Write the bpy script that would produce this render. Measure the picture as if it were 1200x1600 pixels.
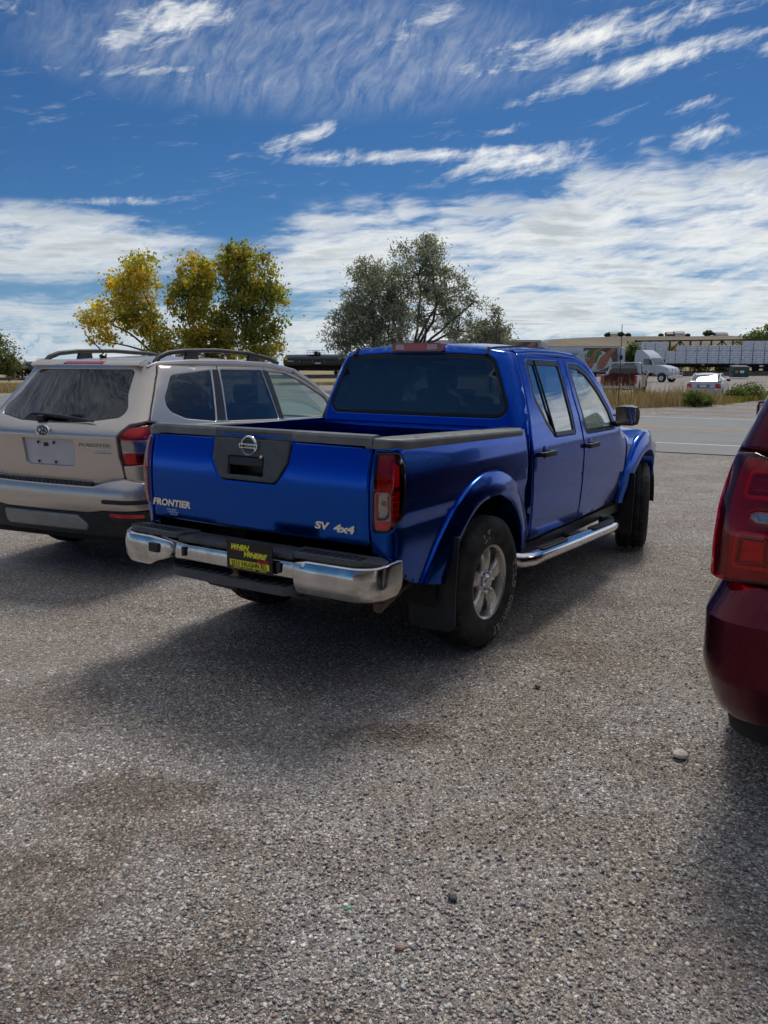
import bpy, bmesh, math, random
import numpy as np
from mathutils import Vector, Matrix
from mathutils.geometry import delaunay_2d_cdt

SC = bpy.context.scene
COL = SC.collection
for _o in list(bpy.data.objects):
    bpy.data.objects.remove(_o)
R = math.radians
PI = math.pi

# ------------------------------------------------------------------ camera
cam = bpy.data.cameras.new('camera')
cam_o = bpy.data.objects.new('camera', cam)
COL.objects.link(cam_o)
cam.sensor_fit = 'VERTICAL'
cam.sensor_height = 36.0
cam.lens = 1286.5 / 1600 * 36.0
cam.clip_start = 0.05
cam.clip_end = 6000
cam_o.matrix_world = Matrix.Translation((0, 0, 1.635)) @ Matrix.Rotation(PI / 2 - 0.1769, 4, 'X') @ Matrix.Rotation(0.0043, 4, 'Z')
SC.camera = cam_o
SC.render.engine = 'CYCLES'
SC.cycles.max_bounces = 8
SC.cycles.transparent_max_bounces = 16
SC.cycles.use_denoising = True
SC.cycles.use_adaptive_sampling = True
SC.cycles.adaptive_threshold = .025
SC.cycles.adaptive_min_samples = 12
SC.view_settings.view_transform = 'Standard'
SC.view_settings.look = 'None'
SC.view_settings.gamma = 1
SC.view_settings.use_curve_mapping = False
SC.view_settings.exposure = 0.0

# ------------------------------------------------------------------ sky and sun
SUN_EL, SUN_AZ = R(53), R(21)          # azimuth clockwise from +Y

SKY_TINT = (.25, .50, .77)

class NT:
    """tiny wrapper to write node math as expressions"""
    def __init__(s, tree): s.t = tree
    def new(s, typ, **kw):
        n = s.t.nodes.new(typ)
        for k, v in kw.items(): setattr(n, k, v)
        return n
    def put(s, sock, v):
        if hasattr(v, 'is_linked') or isinstance(v, bpy.types.NodeSocket): s.t.links.new(v, sock)
        else: sock.default_value = v
    def m(s, op, a, b=None, c=None, clamp=False):
        n = s.new('ShaderNodeMath', operation=op); n.use_clamp = clamp
        s.put(n.inputs[0], a)
        if b is not None: s.put(n.inputs[1], b)
        if c is not None: s.put(n.inputs[2], c)
        return n.outputs[0]
    def add(s, a, b): return s.m('ADD', a, b)
    def sub(s, a, b): return s.m('SUBTRACT', a, b)
    def mul(s, a, b): return s.m('MULTIPLY', a, b)
    def div(s, a, b): return s.m('DIVIDE', a, b)
    def mx(s, a, b): return s.m('MAXIMUM', a, b)
    def mn(s, a, b): return s.m('MINIMUM', a, b)
    def ss(s, v, a, b, lo=0.0, hi=1.0):
        n = s.new('ShaderNodeMapRange', interpolation_type='SMOOTHSTEP')
        s.put(n.inputs['Value'], v)
        for k, x in (('From Min', a), ('From Max', b), ('To Min', lo), ('To Max', hi)): s.put(n.inputs[k], x)
        return n.outputs[0]
    def lin(s, v, a, b, lo=0.0, hi=1.0):
        n = s.new('ShaderNodeMapRange'); n.clamp = True
        s.put(n.inputs['Value'], v)
        for k, x in (('From Min', a), ('From Max', b), ('To Min', lo), ('To Max', hi)): s.put(n.inputs[k], x)
        return n.outputs[0]
    def xyz(s, x, y, z):
        n = s.new('ShaderNodeCombineXYZ')
        for i, v in enumerate((x, y, z)): s.put(n.inputs[i], v)
        return n.outputs[0]
    def sep(s, v):
        n = s.new('ShaderNodeSeparateXYZ'); s.t.links.new(v, n.inputs[0]); return n.outputs
    def noise(s, vec, scale, detail=4, rough=.5, dist=0.0, lac=2.0, out=0):
        n = s.new('ShaderNodeTexNoise')
        if vec is not None: s.t.links.new(vec, n.inputs['Vector'])
        s.put(n.inputs['Scale'], scale); s.put(n.inputs['Detail'], detail); s.put(n.inputs['Roughness'], rough)
        s.put(n.inputs['Distortion'], dist); s.put(n.inputs['Lacunarity'], lac)
        return n.outputs[out]
    def vor(s, vec, scale, feature='F1', rnd=1.0, out='Distance'):
        n = s.new('ShaderNodeTexVoronoi', feature=feature)
        if vec is not None: s.t.links.new(vec, n.inputs['Vector'])
        s.put(n.inputs['Scale'], scale); s.put(n.inputs['Randomness'], rnd)
        return n.outputs[out]
    def mix(s, f, a, b, mode='MIX'):
        n = s.new('ShaderNodeMix', data_type='RGBA', blend_type=mode)
        s.put(n.inputs['Factor'], f)
        for sock, v in ((n.inputs[6], a), (n.inputs[7], b)):
            if isinstance(v, tuple): v = (*v, 1)[:4]
            s.put(sock, v)
        return n.outputs[2]
    def ramp(s, f, stops, interp='LINEAR'):
        n = s.new('ShaderNodeValToRGB'); n.color_ramp.interpolation = interp
        e = n.color_ramp.elements
        while len(e) < len(stops): e.new(.5)
        for k, (p, c) in zip(e, stops): k.position = p; k.color = (*c, 1)[:4]
        s.put(n.inputs[0], f)
        return n.outputs[0]
    def bump(s, h, strength=.5, dist=.01, normal=None):
        n = s.new('ShaderNodeBump'); s.put(n.inputs['Height'], h)
        s.put(n.inputs['Strength'], strength); s.put(n.inputs['Distance'], dist)
        if normal is not None: s.put(n.inputs['Normal'], normal)
        return n.outputs[0]

world = bpy.data.worlds.new('World'); SC.world = world; world.use_nodes = True
world.cycles.sampling_method = 'MANUAL'; world.cycles.sample_map_resolution = 512
wt = world.node_tree; wt.nodes.clear(); w = NT(wt)
sky = w.new('ShaderNodeTexSky', sky_type='NISHITA')
sky.sun_disc = False; sky.sun_elevation = SUN_EL; sky.sun_rotation = SUN_AZ
sky.altitude = 1000; sky.air_density = 1.0; sky.dust_density = 0.6; sky.ozone_density = 2.0
tc = w.new('ShaderNodeTexCoord')
dx, dy, dz = w.sep(tc.outputs['Generated'])
E_ = w.mul(w.m('ARCSINE', w.m('MINIMUM', w.m('MAXIMUM', dz, -1.0), 1.0)), 57.2958)      # elevation, degrees
A_ = w.mul(w.m('ARCTAN2', dx, dy), 57.2958)                                              # azimuth, degrees
zc = w.add(w.mx(dz, 0.0), .05)
px = w.div(dx, zc); py = w.div(dy, zc)                                                   # flat cloud deck seen in perspective
ae = w.xyz(A_, E_, 0.0)
wn = w.new('ShaderNodeTexNoise'); wt.links.new(ae, wn.inputs['Vector'])
wn.inputs['Scale'].default_value = .14; wn.inputs['Detail'].default_value = 3; wn.inputs['Roughness'].default_value = .55
warp = wn.outputs[0]
wv = w.new('ShaderNodeVectorMath', operation='MULTIPLY_ADD'); wt.links.new(wn.outputs[1], wv.inputs[0])
wv.inputs[1].default_value = (5.0, 2.2, 0); wt.links.new(ae, wv.inputs[2])
Aw, Ew, _z = w.sep(wv.outputs[0])                                                        # gently warped copy, for curled fibres
# altocumulus bank: a deck on the right whose ragged edge climbs towards the sun, a smaller lens on the left, haze cloud at the horizon
bank_n = w.noise(w.xyz(w.mul(Aw, .16), w.mul(Ew, .62), 5.0), .9, 5, .58)
ripple = w.noise(w.xyz(w.mul(px, .55), w.mul(py, 1.1), 1.0), 2.6, 4, .62)
wob = w.mul(w.sub(warp, .5), 5.0)
edge = w.add(w.mn(w.add(11.0, w.mul(A_, .095)), 14.0), wob)
deckR = w.mul(w.ss(w.sub(edge, E_), -1.3, 3.4), w.ss(w.add(A_, wob), -11.5, -4.0))
far = w.mul(w.ss(w.sub(w.add(4.2, w.mul(wob, 1.6)), E_), -1.5, 3.0), w.ss(w.m('ABSOLUTE', w.add(A_, 5.0)), 27.0, 36.0))
hz = w.ss(w.add(E_, w.mul(wob, .3)), 4.9, 3.4)
def lens(x, y, rx, ry):
    a0, e0 = deg(x, y)
    u = w.mul(w.sub(A_, a0), 1 / (rx * .0445)); v = w.mul(w.sub(E_, e0), 1 / (ry * .0445))
    return w.ss(w.add(w.mul(u, u), w.mul(v, v)), 1.25, .1)
def deg(x, y): return math.degrees(math.atan((x - 600) / 1286.5)), math.degrees(math.atan((800 - y) / 1286.5)) - 10.13
low = w.mx(w.mx(deckR, far), w.mx(w.mul(hz, .85), lens(60, 398, 290, 58)))
def rot(ax, sx, sy, seed):
    c, s = math.cos(ax), math.sin(ax)
    return w.xyz(w.add(w.mul(Aw, c * sx), w.mul(Ew, s * sx)), w.sub(w.mul(Ew, c * sy), w.mul(Aw, s * sy)), seed)
# the individual long streaks, as stretched tufts in azimuth and elevation
fib = w.noise(rot(R(11), .30, 1.5, 7.0), .9, 5, .68)
fib2 = w.noise(rot(R(38), .55, 1.2, 3.0), 1.0, 4, .62)
dens = w.add(w.add(w.mul(low, 1.06), w.mul(w.sub(bank_n, .5), 2.9)), w.add(w.mul(w.sub(ripple, .5), 1.3), w.mul(w.sub(fib, .5), 1.5)))
bank = w.mul(w.ss(dens, .12, 1.45), w.ss(low, 0.0, .40))
ell = None
for x0, y0, x1, y1, wd, st in ((120, 125, 450, -30, 1.9, 1.0), (-80, -10, 130, 70, 2.2, .8), (620, 125, 1260, 10, 1.5, .95), (720, 178, 1260, 60, 1.0, 1.0),
                               (280, 256, 1100, 228, .75, .9), (600, 285, 1000, 232, 1.3, .95), (1000, 245, 1140, 215, 1.3, 1.0), (540, 95, 760, -10, 1.4, .7),
                               (390, 250, 560, 190, 1.1, .85), (-60, 348, 380, 312, .5, .75), (1120, 120, 1260, 112, 1.0, .95), (0, 150, 520, 105, 1.0, .6),
                               (990, 205, 1100, 165, .6, .7), (730, 215, 820, 195, .5, .6)):
    (a0, e0), (a1, e1) = deg(x0, y0), deg(x1, y1)
    mp = w.new('ShaderNodeMapping', vector_type='TEXTURE')
    wt.links.new(ae, mp.inputs[0])
    mp.inputs['Location'].default_value = ((a0 + a1) / 2, (e0 + e1) / 2, 0)
    mp.inputs['Rotation'].default_value = (0, 0, math.atan2(e1 - e0, a1 - a0))
    mp.inputs['Scale'].default_value = (math.hypot(a1 - a0, e1 - e0) / 2, wd, 1)
    ln = w.new('ShaderNodeVectorMath', operation='LENGTH'); wt.links.new(mp.outputs[0], ln.inputs[0])
    s_ = w.lin(ln.outputs['Value'], 1.0, 0.0, 0.0, st)
    ell = s_ if ell is None else w.mx(ell, s_)
streak = w.mul(w.ss(w.add(w.mul(ell, 1.15), w.add(w.mul(w.sub(fib, .5), 1.9), w.mul(w.sub(fib2, .5), 1.5))), .22, 1.45), w.ss(ell, 0.0, .34))
# thin combed veil high up, and faint mares' tails
comb = w.noise(rot(R(58), .55, 2.3, 13.0), .8, 4, .66)
vl = w.mx(lens(470, 85, 420, 85), w.mul(w.ss(E_, 19.5, 26.0), .7))
veil = w.mul(w.mul(w.ss(w.add(comb, w.mul(w.sub(fib2, .5), .9)), .05, 1.35), vl), .46)
tails = w.mul(w.mul(w.ss(fib, .56, .86), w.ss(E_, 7.5, 11.0)), .34)
over = w.mul(w.mul(w.ss(E_, 21.0, 36.0), w.ss(w.add(fib2, w.mul(w.sub(warp, .5), .8)), .05, .85)), .85)      # the thin sheet that veils the sun
cirrus = w.mx(w.mx(veil, w.mx(tails, over)), streak)
# low cumulus heaps at the horizon
cum_n = w.noise(w.xyz(A_, w.mul(E_, 1.5), 3.0), .42, 5, .56)
cum = w.mul(w.ss(w.sub(cum_n, w.lin(E_, 0.0, 3.4, .43, .64)), -.01, .05), w.ss(E_, 4.0, 1.4))
cover = w.m('MAXIMUM', w.mx(bank, cirrus), w.mul(cum, .9), clamp=True)
sun_d = (math.sin(SUN_AZ) * math.cos(SUN_EL), math.cos(SUN_AZ) * math.cos(SUN_EL), math.sin(SUN_EL))
near_sun = w.add(w.add(w.mul(dx, sun_d[0]), w.mul(dy, sun_d[1])), w.mul(dz, sun_d[2]))
cl_lit = w.mix(w.ss(near_sun, .1, .95), (7.2, 8.0, 9.0), (13.6, 13.7, 13.2))
cl_sh = w.ss(w.add(w.mul(w.sub(bank_n, .5), 3.6), w.mul(w.sub(ripple, .5), 2.4)), -.15, .95)
cl_col = w.mix(w.mul(w.mul(cl_sh, bank), .85), cl_lit, (6.0, 6.8, 7.4))
cl_col = w.mix(w.mul(w.mul(cum, w.ss(cum_n, .72, .5)), .6), cl_col, (5.2, 7.0, 8.8))
blue = w.mix(1.0, sky.outputs[0], SKY_TINT, 'MULTIPLY')
haze_c = w.mix(w.mul(w.ss(E_, 9.0, 0.0), .50), blue, (4.4, 6.6, 9.0))
tot = w.mix(w.mul(cover, .95), haze_c, cl_col)
bg = w.new('ShaderNodeBackground'); wt.links.new(tot, bg.inputs[0]); bg.inputs[1].default_value = 0.074
wo = w.new('ShaderNodeOutputWorld'); wt.links.new(bg.outputs[0], wo.inputs[0])

sun = bpy.data.lights.new('sun', 'SUN'); sun.energy = 2.0; sun.angle = R(17.0); sun.color = (1.0, .95, .87)
sun_o = bpy.data.objects.new('sun', sun); COL.objects.link(sun_o)
sun_o.rotation_euler = Vector(sun_d).to_track_quat('Z', 'Y').to_euler()
sun_o.location = (20, 40, 60)
# ------------------------------------------------------------------ helpers
rng = np.random.default_rng(7)
random.seed(7)

def mk(name, verts, faces, mat, parent=None, smooth=True, sharp=None, loc=None, rot=None):
    me = bpy.data.meshes.new(name)
    me.from_pydata([tuple(map(float, v)) for v in verts], [], [tuple(map(int, f)) for f in faces])
    me.update()
    if smooth:
        me.shade_smooth()
        if sharp is not None: me.set_sharp_from_angle(angle=R(sharp))
    if mat is not None: me.materials.append(mat)
    o = bpy.data.objects.new(name, me); COL.objects.link(o)
    if parent is not None: o.parent = parent
    if loc is not None: o.location = loc
    if rot is not None: o.rotation_euler = rot
    return o

def tag(o, label=None, cat=None, group=None, kind=None):
    if label: o['label'] = label
    if cat: o['category'] = cat
    if group: o['group'] = group
    if kind: o['kind'] = kind
    return o

def thing(name, label, cat, loc=(0, 0, 0), rz=0.0, group=None):
    o = bpy.data.objects.new(name, None); COL.objects.link(o)
    o.location = loc; o.rotation_euler = (0, 0, rz); o.empty_display_size = .2
    return tag(o, label, cat, group)

class MB:
    """collects several shapes into one mesh"""
    def __init__(s): s.v = []; s.f = []
    def add(s, v, f):
        k = len(s.v); s.v += [tuple(map(float, a)) for a in v]; s.f += [tuple(int(i) + k for i in a) for a in f]; return s
    def box(s, c, d, rz=0.0, ry=0.0, rx=0.0, bev=0.0):
        v, f = box_mesh(d, bev)
        M = Matrix.Translation(c) @ Matrix.Rotation(rz, 4, 'Z') @ Matrix.Rotation(ry, 4, 'Y') @ Matrix.Rotation(rx, 4, 'X')
        return s.add([M @ Vector(a) for a in v], f)
    def tube(s, pts, r, n=8, cap=True): return s.add(*tube_mesh(pts, r, n, cap))
    def lathe(s, prof, n=32, axis='Y', c=(0, 0, 0), close=False):
        v, f = lathe_mesh(prof, n, axis, close); return s.add([Vector(a) + Vector(c) for a in v], f)
    def prism(s, outline, a, b, axis='Y', bev=0.0): return s.add(*prism_mesh(outline, a, b, axis))
    def build(s, name, mat, parent=None, smooth=True, sharp=40, **k): return mk(name, s.v, s.f, mat, parent, smooth, sharp, **k)

def box_mesh(d, bev=0.0):
    x, y, z = d[0] / 2, d[1] / 2, d[2] / 2
    if bev <= 0:
        v = [(sx * x, sy * y, sz * z) for sx in (-1, 1) for sy in (-1, 1) for sz in (-1, 1)]
        return v, [(0, 1, 3, 2), (4, 6, 7, 5), (0, 4, 5, 1), (2, 3, 7, 6), (0, 2, 6, 4), (1, 5, 7, 3)]
    b = min(bev, x * .98, y * .98, z * .98)
    bm = bmesh.new(); bmesh.ops.create_cube(bm, size=1.0)
    for q in bm.verts: q.co = Vector((q.co.x * 2 * x, q.co.y * 2 * y, q.co.z * 2 * z))
    bmesh.ops.bevel(bm, geom=list(bm.edges), offset=b, segments=2, affect='EDGES', profile=.6)
    bm.verts.index_update()
    v = [tuple(q.co) for q in bm.verts]; f = [tuple(q.index for q in p.verts) for p in bm.faces]
    bm.free(); return v, f

def tube_mesh(pts, r, n=8, cap=True):
    pts = [Vector(p) for p in pts]; k = len(pts)
    rr = r if hasattr(r, '__len__') else [r] * k
    v = []; f = []; up = None
    for i, p in enumerate(pts):
        t = (pts[min(i + 1, k - 1)] - pts[max(i - 1, 0)]).normalized()
        if up is None:
            up = Vector((0, 0, 1)) if abs(t.z) < .9 else Vector((1, 0, 0))
        a = t.cross(up)
        if a.length < 1e-6: a = t.orthogonal()
        a.normalize(); b = a.cross(t).normalized(); up = b
        for j in range(n):
            th = 2 * PI * j / n
            v.append(p + (a * math.cos(th) + b * math.sin(th)) * rr[i])
    for i in range(k - 1):
        for j in range(n):
            j2 = (j + 1) % n
            f.append((i * n + j, i * n + j2, (i + 1) * n + j2, (i + 1) * n + j))
    if cap:
        f.append(tuple(range(n))[::-1]); f.append(tuple((k - 1) * n + j for j in range(n)))
    return v, [tuple(reversed(q)) for q in f]

def lathe_mesh(prof, n=32, axis='Y', close=False):
    """prof: list of (radius, offset along axis)"""
    v = []; f = []; k = len(prof)
    for j in range(n):
        th = 2 * PI * j / n; c, s = math.cos(th), math.sin(th)
        for r, a in prof:
            v.append((r * c, a, r * s) if axis == 'Y' else (r * c, r * s, a) if axis == 'Z' else (a, r * c, r * s))
    for j in range(n):
        j2 = (j + 1) % n
        for i in range(k - 1 if not close else k):
            i2 = (i + 1) % k
            f.append((j * k + i, j * k + i2, j2 * k + i2, j2 * k + i))
    return v, f

def prism_mesh(outline, a, b, axis='Y'):
    n = len(outline)
    P = (lambda u, v_, t: (u, t, v_)) if axis == 'Y' else (lambda u, v_, t: (t, u, v_)) if axis == 'X' else (lambda u, v_, t: (u, v_, t))
    v = [P(u, q, a) for u, q in outline] + [P(u, q, b) for u, q in outline]
    f = [tuple(range(n)), tuple(range(2 * n - 1, n - 1, -1))] + [(i, i + n, (i + 1) % n + n, (i + 1) % n) for i in range(n)]
    bm = bmesh.new(); bv = [bm.verts.new(q) for q in v]
    for q in f: bm.faces.new([bv[i] for i in q])
    bmesh.ops.recalc_face_normals(bm, faces=list(bm.faces)); bm.verts.index_update()
    f = [tuple(x.index for x in p.verts) for p in bm.faces]; bm.free()
    return v, f

def grid_mesh(fn, us, vs, closed_u=False):
    v = [fn(a, b) for a in us for b in vs]; nv = len(vs); nu = len(us); f = []
    for i in range(nu if closed_u else nu - 1):
        i2 = (i + 1) % nu
        for j in range(nv - 1): f.append((i * nv + j, i2 * nv + j, i2 * nv + j + 1, i * nv + j + 1))
    return v, f

def fil(pts, seg=6):
    """polygon with rounded corners: points are (u, v) or (u, v, radius)"""
    out = []; n = len(pts)
    for i in range(n):
        p = np.array(pts[i][:2], float); r = pts[i][2] if len(pts[i]) > 2 else 0
        if r <= 0: out.append(tuple(p)); continue
        a = np.array(pts[i - 1][:2], float) - p; b = np.array(pts[(i + 1) % n][:2], float) - p
        la, lb = np.linalg.norm(a), np.linalg.norm(b); a /= la; b /= lb
        ang = math.acos(np.clip(a @ b, -1, 1))
        d = min(r / max(math.tan(ang / 2), 1e-3), la * .48, lb * .48)
        rr = d * math.tan(ang / 2)
        c = p + (a + b) / np.linalg.norm(a + b) * (rr / math.sin(ang / 2))
        s, e = p + a * d, p + b * d
        for k in range(seg + 1):
            t = k / seg
            q = (s - c) * (1 - t) + (e - c) * t
            out.append(tuple(c + q / max(np.linalg.norm(q), 1e-9) * rr))
    return out

def resample(poly, step):
    out = []; n = len(poly)
    for i in range(n):
        a, b = np.array(poly[i], float), np.array(poly[(i + 1) % n], float)
        L = np.linalg.norm(b - a)
        if L < 1e-6: continue
        k = max(1, int(math.ceil(L / step)))
        for j in range(k): out.append(a + (b - a) * j / k)
    return np.array(out)

def area2(p): return float(np.sum(p[:, 0] * np.roll(p[:, 1], -1) - np.roll(p[:, 0], -1) * p[:, 1]))

def offset_in(p, d):
    """move a CCW polygon inwards by d"""
    a = np.roll(p, 1, 0); b = np.roll(p, -1, 0)
    e1 = p - a; e2 = b - p
    e1 /= np.maximum(np.linalg.norm(e1, axis=1, keepdims=True), 1e-9); e2 /= np.maximum(np.linalg.norm(e2, axis=1, keepdims=True), 1e-9)
    n1 = np.stack([-e1[:, 1], e1[:, 0]], 1); n2 = np.stack([-e2[:, 1], e2[:, 0]], 1)
    m = n1 + n2; l2 = np.maximum((m * m).sum(1, keepdims=True), .5)
    return p + m * (2 * d / l2)

def inside(p, poly):
    x, y = p[:, 0][:, None], p[:, 1][:, None]
    x0, y0 = poly[:, 0][None], poly[:, 1][None]; x1, y1 = np.roll(poly[:, 0], -1)[None], np.roll(poly[:, 1], -1)[None]
    c = ((y0 > y) != (y1 > y)) & (x < (x1 - x0) * (y - y0) / np.where(y1 == y0, 1e-12, y1 - y0) + x0)
    return c.sum(1) % 2 == 1

def dist_poly(p, poly):
    a = poly[None]; b = np.roll(poly, -1, 0)[None]; q = p[:, None]
    ab = b - a; t = np.clip(((q - a) * ab).sum(2) / np.maximum((ab * ab).sum(2), 1e-12), 0, 1)
    return np.sqrt((((a + ab * t[..., None]) - q) ** 2).sum(2)).min(1)

def panel_mesh(outline, surf, holes=(), step=.05, r=.007, depth=.025, off=0.0, rows=(), cols=(), hint=None, back=False):
    """a sheet of bodywork: the outline (and holes) in surface coordinates, mapped by surf, with rounded and returned edges"""
    loops = [resample(list(outline), step)] + [resample(list(h), step) for h in holes]
    for i, l in enumerate(loops):
        if (area2(l) > 0) != (i == 0): loops[i] = l[::-1]
    ins = [offset_in(l, 1.5 * r) for l in loops]
    O = ins[0]
    us = np.arange(O[:, 0].min(), O[:, 0].max(), step); vs = np.arange(O[:, 1].min(), O[:, 1].max(), step)
    if len(rows): vs = np.array(sorted(set([v for v in vs if min(abs(v - q) for q in rows) > step * .3] + list(rows))))
    if len(cols): us = np.array(sorted(set([v for v in us if min(abs(v - q) for q in cols) > step * .3] + list(cols))))
    G = np.array([(a, b) for a in us for b in vs]) if len(us) and len(vs) else np.zeros((0, 2))
    if len(G):
        G = G[inside(G, O)]
        for h in ins[1:]:
            if len(G): G = G[~inside(G, h)]
        for h in ins:
            if len(G): G = G[dist_poly(G, h) > step * .3]
    pts = []; edges = []
    for h in ins:
        k = len(pts); pts += [tuple(q) for q in h]; n = len(h)
        edges += [(k + i, k + (i + 1) % n) for i in range(n)]
    pts += [tuple(q) for q in G]
    V2, _, F2, *_ = delaunay_2d_cdt([Vector(q) for q in pts], edges, [], 0, 1e-7)
    V2 = np.array([tuple(q) for q in V2]); F2 = [f for f in F2]
    C = np.array([V2[list(f)].mean(0) for f in F2])
    keep = inside(C, O)
    for h in ins[1:]: keep &= ~inside(C, h)
    F2 = [f for f, k in zip(F2, keep) if k]
    def P(q): return np.asarray(surf(q[:, 0], q[:, 1]), float)
    def Nrm(q):
        e = 1e-3
        du = P(q + (e, 0)) - P(q - (e, 0)); dv = P(q + (0, e)) - P(q - (0, e))
        n = np.cross(du, dv); n /= np.maximum(np.linalg.norm(n, axis=1, keepdims=True), 1e-12)
        return n
    X = P(V2); N = Nrm(V2)
    mid = X.mean(0)
    hv = hint(X) if callable(hint) else np.tile(np.asarray(hint, float), (len(X), 1))
    sgn = 1.0 if (N * hv).sum(1).mean() > 0 else -1.0
    v = list(X + N * sgn * off); f = []
    for t in F2: f.append(tuple(t) if sgn > 0 else tuple(reversed(t)))
    if back:
        k = len(v); v += list(X + N * sgn * (off - depth)); f += [tuple(k + i for i in reversed(q)) for q in f]
    for l in loops:
        rings = []
        for i_, d_ in ((1.5 * r, 0), (r, 0.0), (.35 * r, .25 * r), (0, .9 * r), (0, depth)):
            q = offset_in(l, i_); rings.append(P(q) + Nrm(q) * sgn * (off - d_))
        k = len(v); n = len(l)
        for rg in rings: v += list(rg)
        for a in range(len(rings) - 1):
            for i in range(n):
                j = (i + 1) % n
                q = (k + a * n + i, k + (a + 1) * n + i, k + (a + 1) * n + j, k + a * n + j)
                f.append(q if sgn > 0 else tuple(reversed(q)))
    return v, f

def panel(name, outline, surf, mat, parent, **k):
    sharp = k.pop('sharp', None)
    v, f = panel_mesh(outline, surf, **k)
    return mk(name, v, f, mat, parent, True, sharp)

class Wrap:
    """body skin that runs across the back, round the rear corner and along the side; U is measured from the rear centre, positive to the right"""
    def __init__(s, Y, xr, rc, bow=0.0):
        s.Y, s.xr, s.rc, s.bow = Y, xr, rc, bow
    def __call__(s, U, z):
        U = np.asarray(U, float); z = np.asarray(z, float)
        a = np.abs(U); sg = np.where(U >= 0, -1.0, 1.0)
        xr = s.xr(z); Yc = s.Y(xr + s.rc, z); b = Yc - s.rc; q = s.rc * PI / 2
        th = np.clip((a - b) / s.rc, 0, PI / 2)
        x = xr + s.rc * (1 - np.cos(th)) - s.bow * np.maximum(0, 1 - (a / b) ** 2)
        y = np.minimum(a, b) + s.rc * np.sin(th)
        over = np.maximum(a - b - q, 0)
        x = x + over
        y = np.where(over > 0, s.Y(x, z), y)
        return np.stack([x, y * sg, z + 0 * x], -1)
    def side(s, x, z):
        z = np.asarray(z, float); xr = s.xr(z); Yc = s.Y(xr + s.rc, z)
        return Yc - s.rc + s.rc * PI / 2 + (x - xr - s.rc)
    def sp(s, pts, sd=1, step=.03):
        """a polygon given as (x, z) on the flank -> (U, z)"""
        p = resample(pts, step); return [(sd * float(s.side(a, b)), float(b)) for a, b in p]
    def hint(s, X):
        c = X.copy(); c[:, 1] = 0; c[:, 0] = np.maximum(0, 0) + s.xr(X[:, 2]) + .6
        c[:, 0] = np.maximum(c[:, 0], X[:, 0] * .0 + np.minimum(X[:, 0], 1e9) * (X[:, 0] > c[:, 0]) + c[:, 0] * (X[:, 0] <= c[:, 0]))
        return X - c

def interp(zs, vs, sm=0.0):
    zs = np.array(zs, float); vs = np.array(vs, float)
    def fn(z):
        z = np.asarray(z, float)
        if sm <= 0: return np.interp(z, zs, vs)
        return sum(np.interp(z + d * sm, zs, vs) for d in (-1, -.5, 0, .5, 1)) / 5
    return fn

_txt = {}
def text_mesh(body, size=1.0, extrude=0.0, offset=0.0, shear=0.0, spacing=1.0, bevel=0.0):
    key = (body, size, extrude, offset, shear, spacing, bevel)
    if key in _txt: return _txt[key]
    c = bpy.data.curves.new('lettering', 'FONT')
    c.body = body; c.size = size; c.extrude = extrude; c.offset = offset; c.shear = shear; c.space_character = spacing
    c.bevel_depth = bevel; c.bevel_resolution = 0; c.resolution_u = 3; c.align_x = 'CENTER'; c.align_y = 'CENTER'
    o = bpy.data.objects.new('lettering', c); COL.objects.link(o)
    dg = bpy.context.evaluated_depsgraph_get(); dg.update()
    me = bpy.data.meshes.new_from_object(o.evaluated_get(dg))
    v = np.array([tuple(q.co) for q in me.vertices]); f = [tuple(p.vertices) for p in me.polygons]
    bpy.data.objects.remove(o); bpy.data.meshes.remove(me); bpy.data.curves.remove(c)
    _txt[key] = (v, f); return v, f

def letter(name, body, origin, right, up, width, height, mat, parent, extrude=.004, bold=.0, shear=0.0, spacing=1.0, surf=None):
    """text fitted into width x height, centred on origin, standing on the plane right/up"""
    v, f = text_mesh(body, 1.0, .05, bold, shear, spacing)
    lo, hi = v.min(0), v.max(0)
    sx, sy = width / (hi[0] - lo[0]), height / (hi[1] - lo[1])
    c = (lo + hi) / 2
    rt, u = Vector(right).normalized(), Vector(up).normalized(); n = rt.cross(u)
    out = []
    for q in v:
        a, b, t = (q[0] - c[0]) * sx, (q[1] - c[1]) * sy, (q[2] + .05) / .1 * extrude
        out.append(Vector(origin) + rt * a + u * b + n * t)
    return mk(name, out, f, mat, parent, False)
# ------------------------------------------------------------------ materials
def pm(name, col, rough=.5, metal=0.0, coat=0.0, spec=.5, var=0.0, vscale=8.0, bump=0.0, bscale=60.0, coat_r=.04, rvar=0.0, emis=None):
    m = bpy.data.materials.new(name); m.use_nodes = True
    t = m.node_tree; n = NT(t); b = t.nodes['Principled BSDF']
    b.inputs['Base Color'].default_value = (*col, 1); b.inputs['Roughness'].default_value = rough
    b.inputs['Metallic'].default_value = metal; b.inputs['Coat Weight'].default_value = coat
    b.inputs['Coat Roughness'].default_value = coat_r; b.inputs['Specular IOR Level'].default_value = spec
    tc = n.new('ShaderNodeTexCoord').outputs['Object']
    if var > 0:
        k = n.noise(tc, vscale, 5, .6)
        c = n.mix(n.ss(k, .3, .7), tuple(x * (1 - var) for x in col), tuple(min(1, x * (1 + var)) for x in col))
        t.links.new(c, b.inputs['Base Color'])
    if rvar > 0:
        k = n.noise(tc, vscale * 1.7, 6, .65)
        t.links.new(n.lin(k, .3, .7, max(.02, rough - rvar), min(1, rough + rvar)), b.inputs['Roughness'])
    if bump > 0:
        t.links.new(n.bump(n.noise(tc, bscale, 3, .5), bump, .004), b.inputs['Normal'])
    if emis: b.inputs['Emission Color'].default_value = (*emis[:3], 1); b.inputs['Emission Strength'].default_value = emis[3]
    return m

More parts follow.
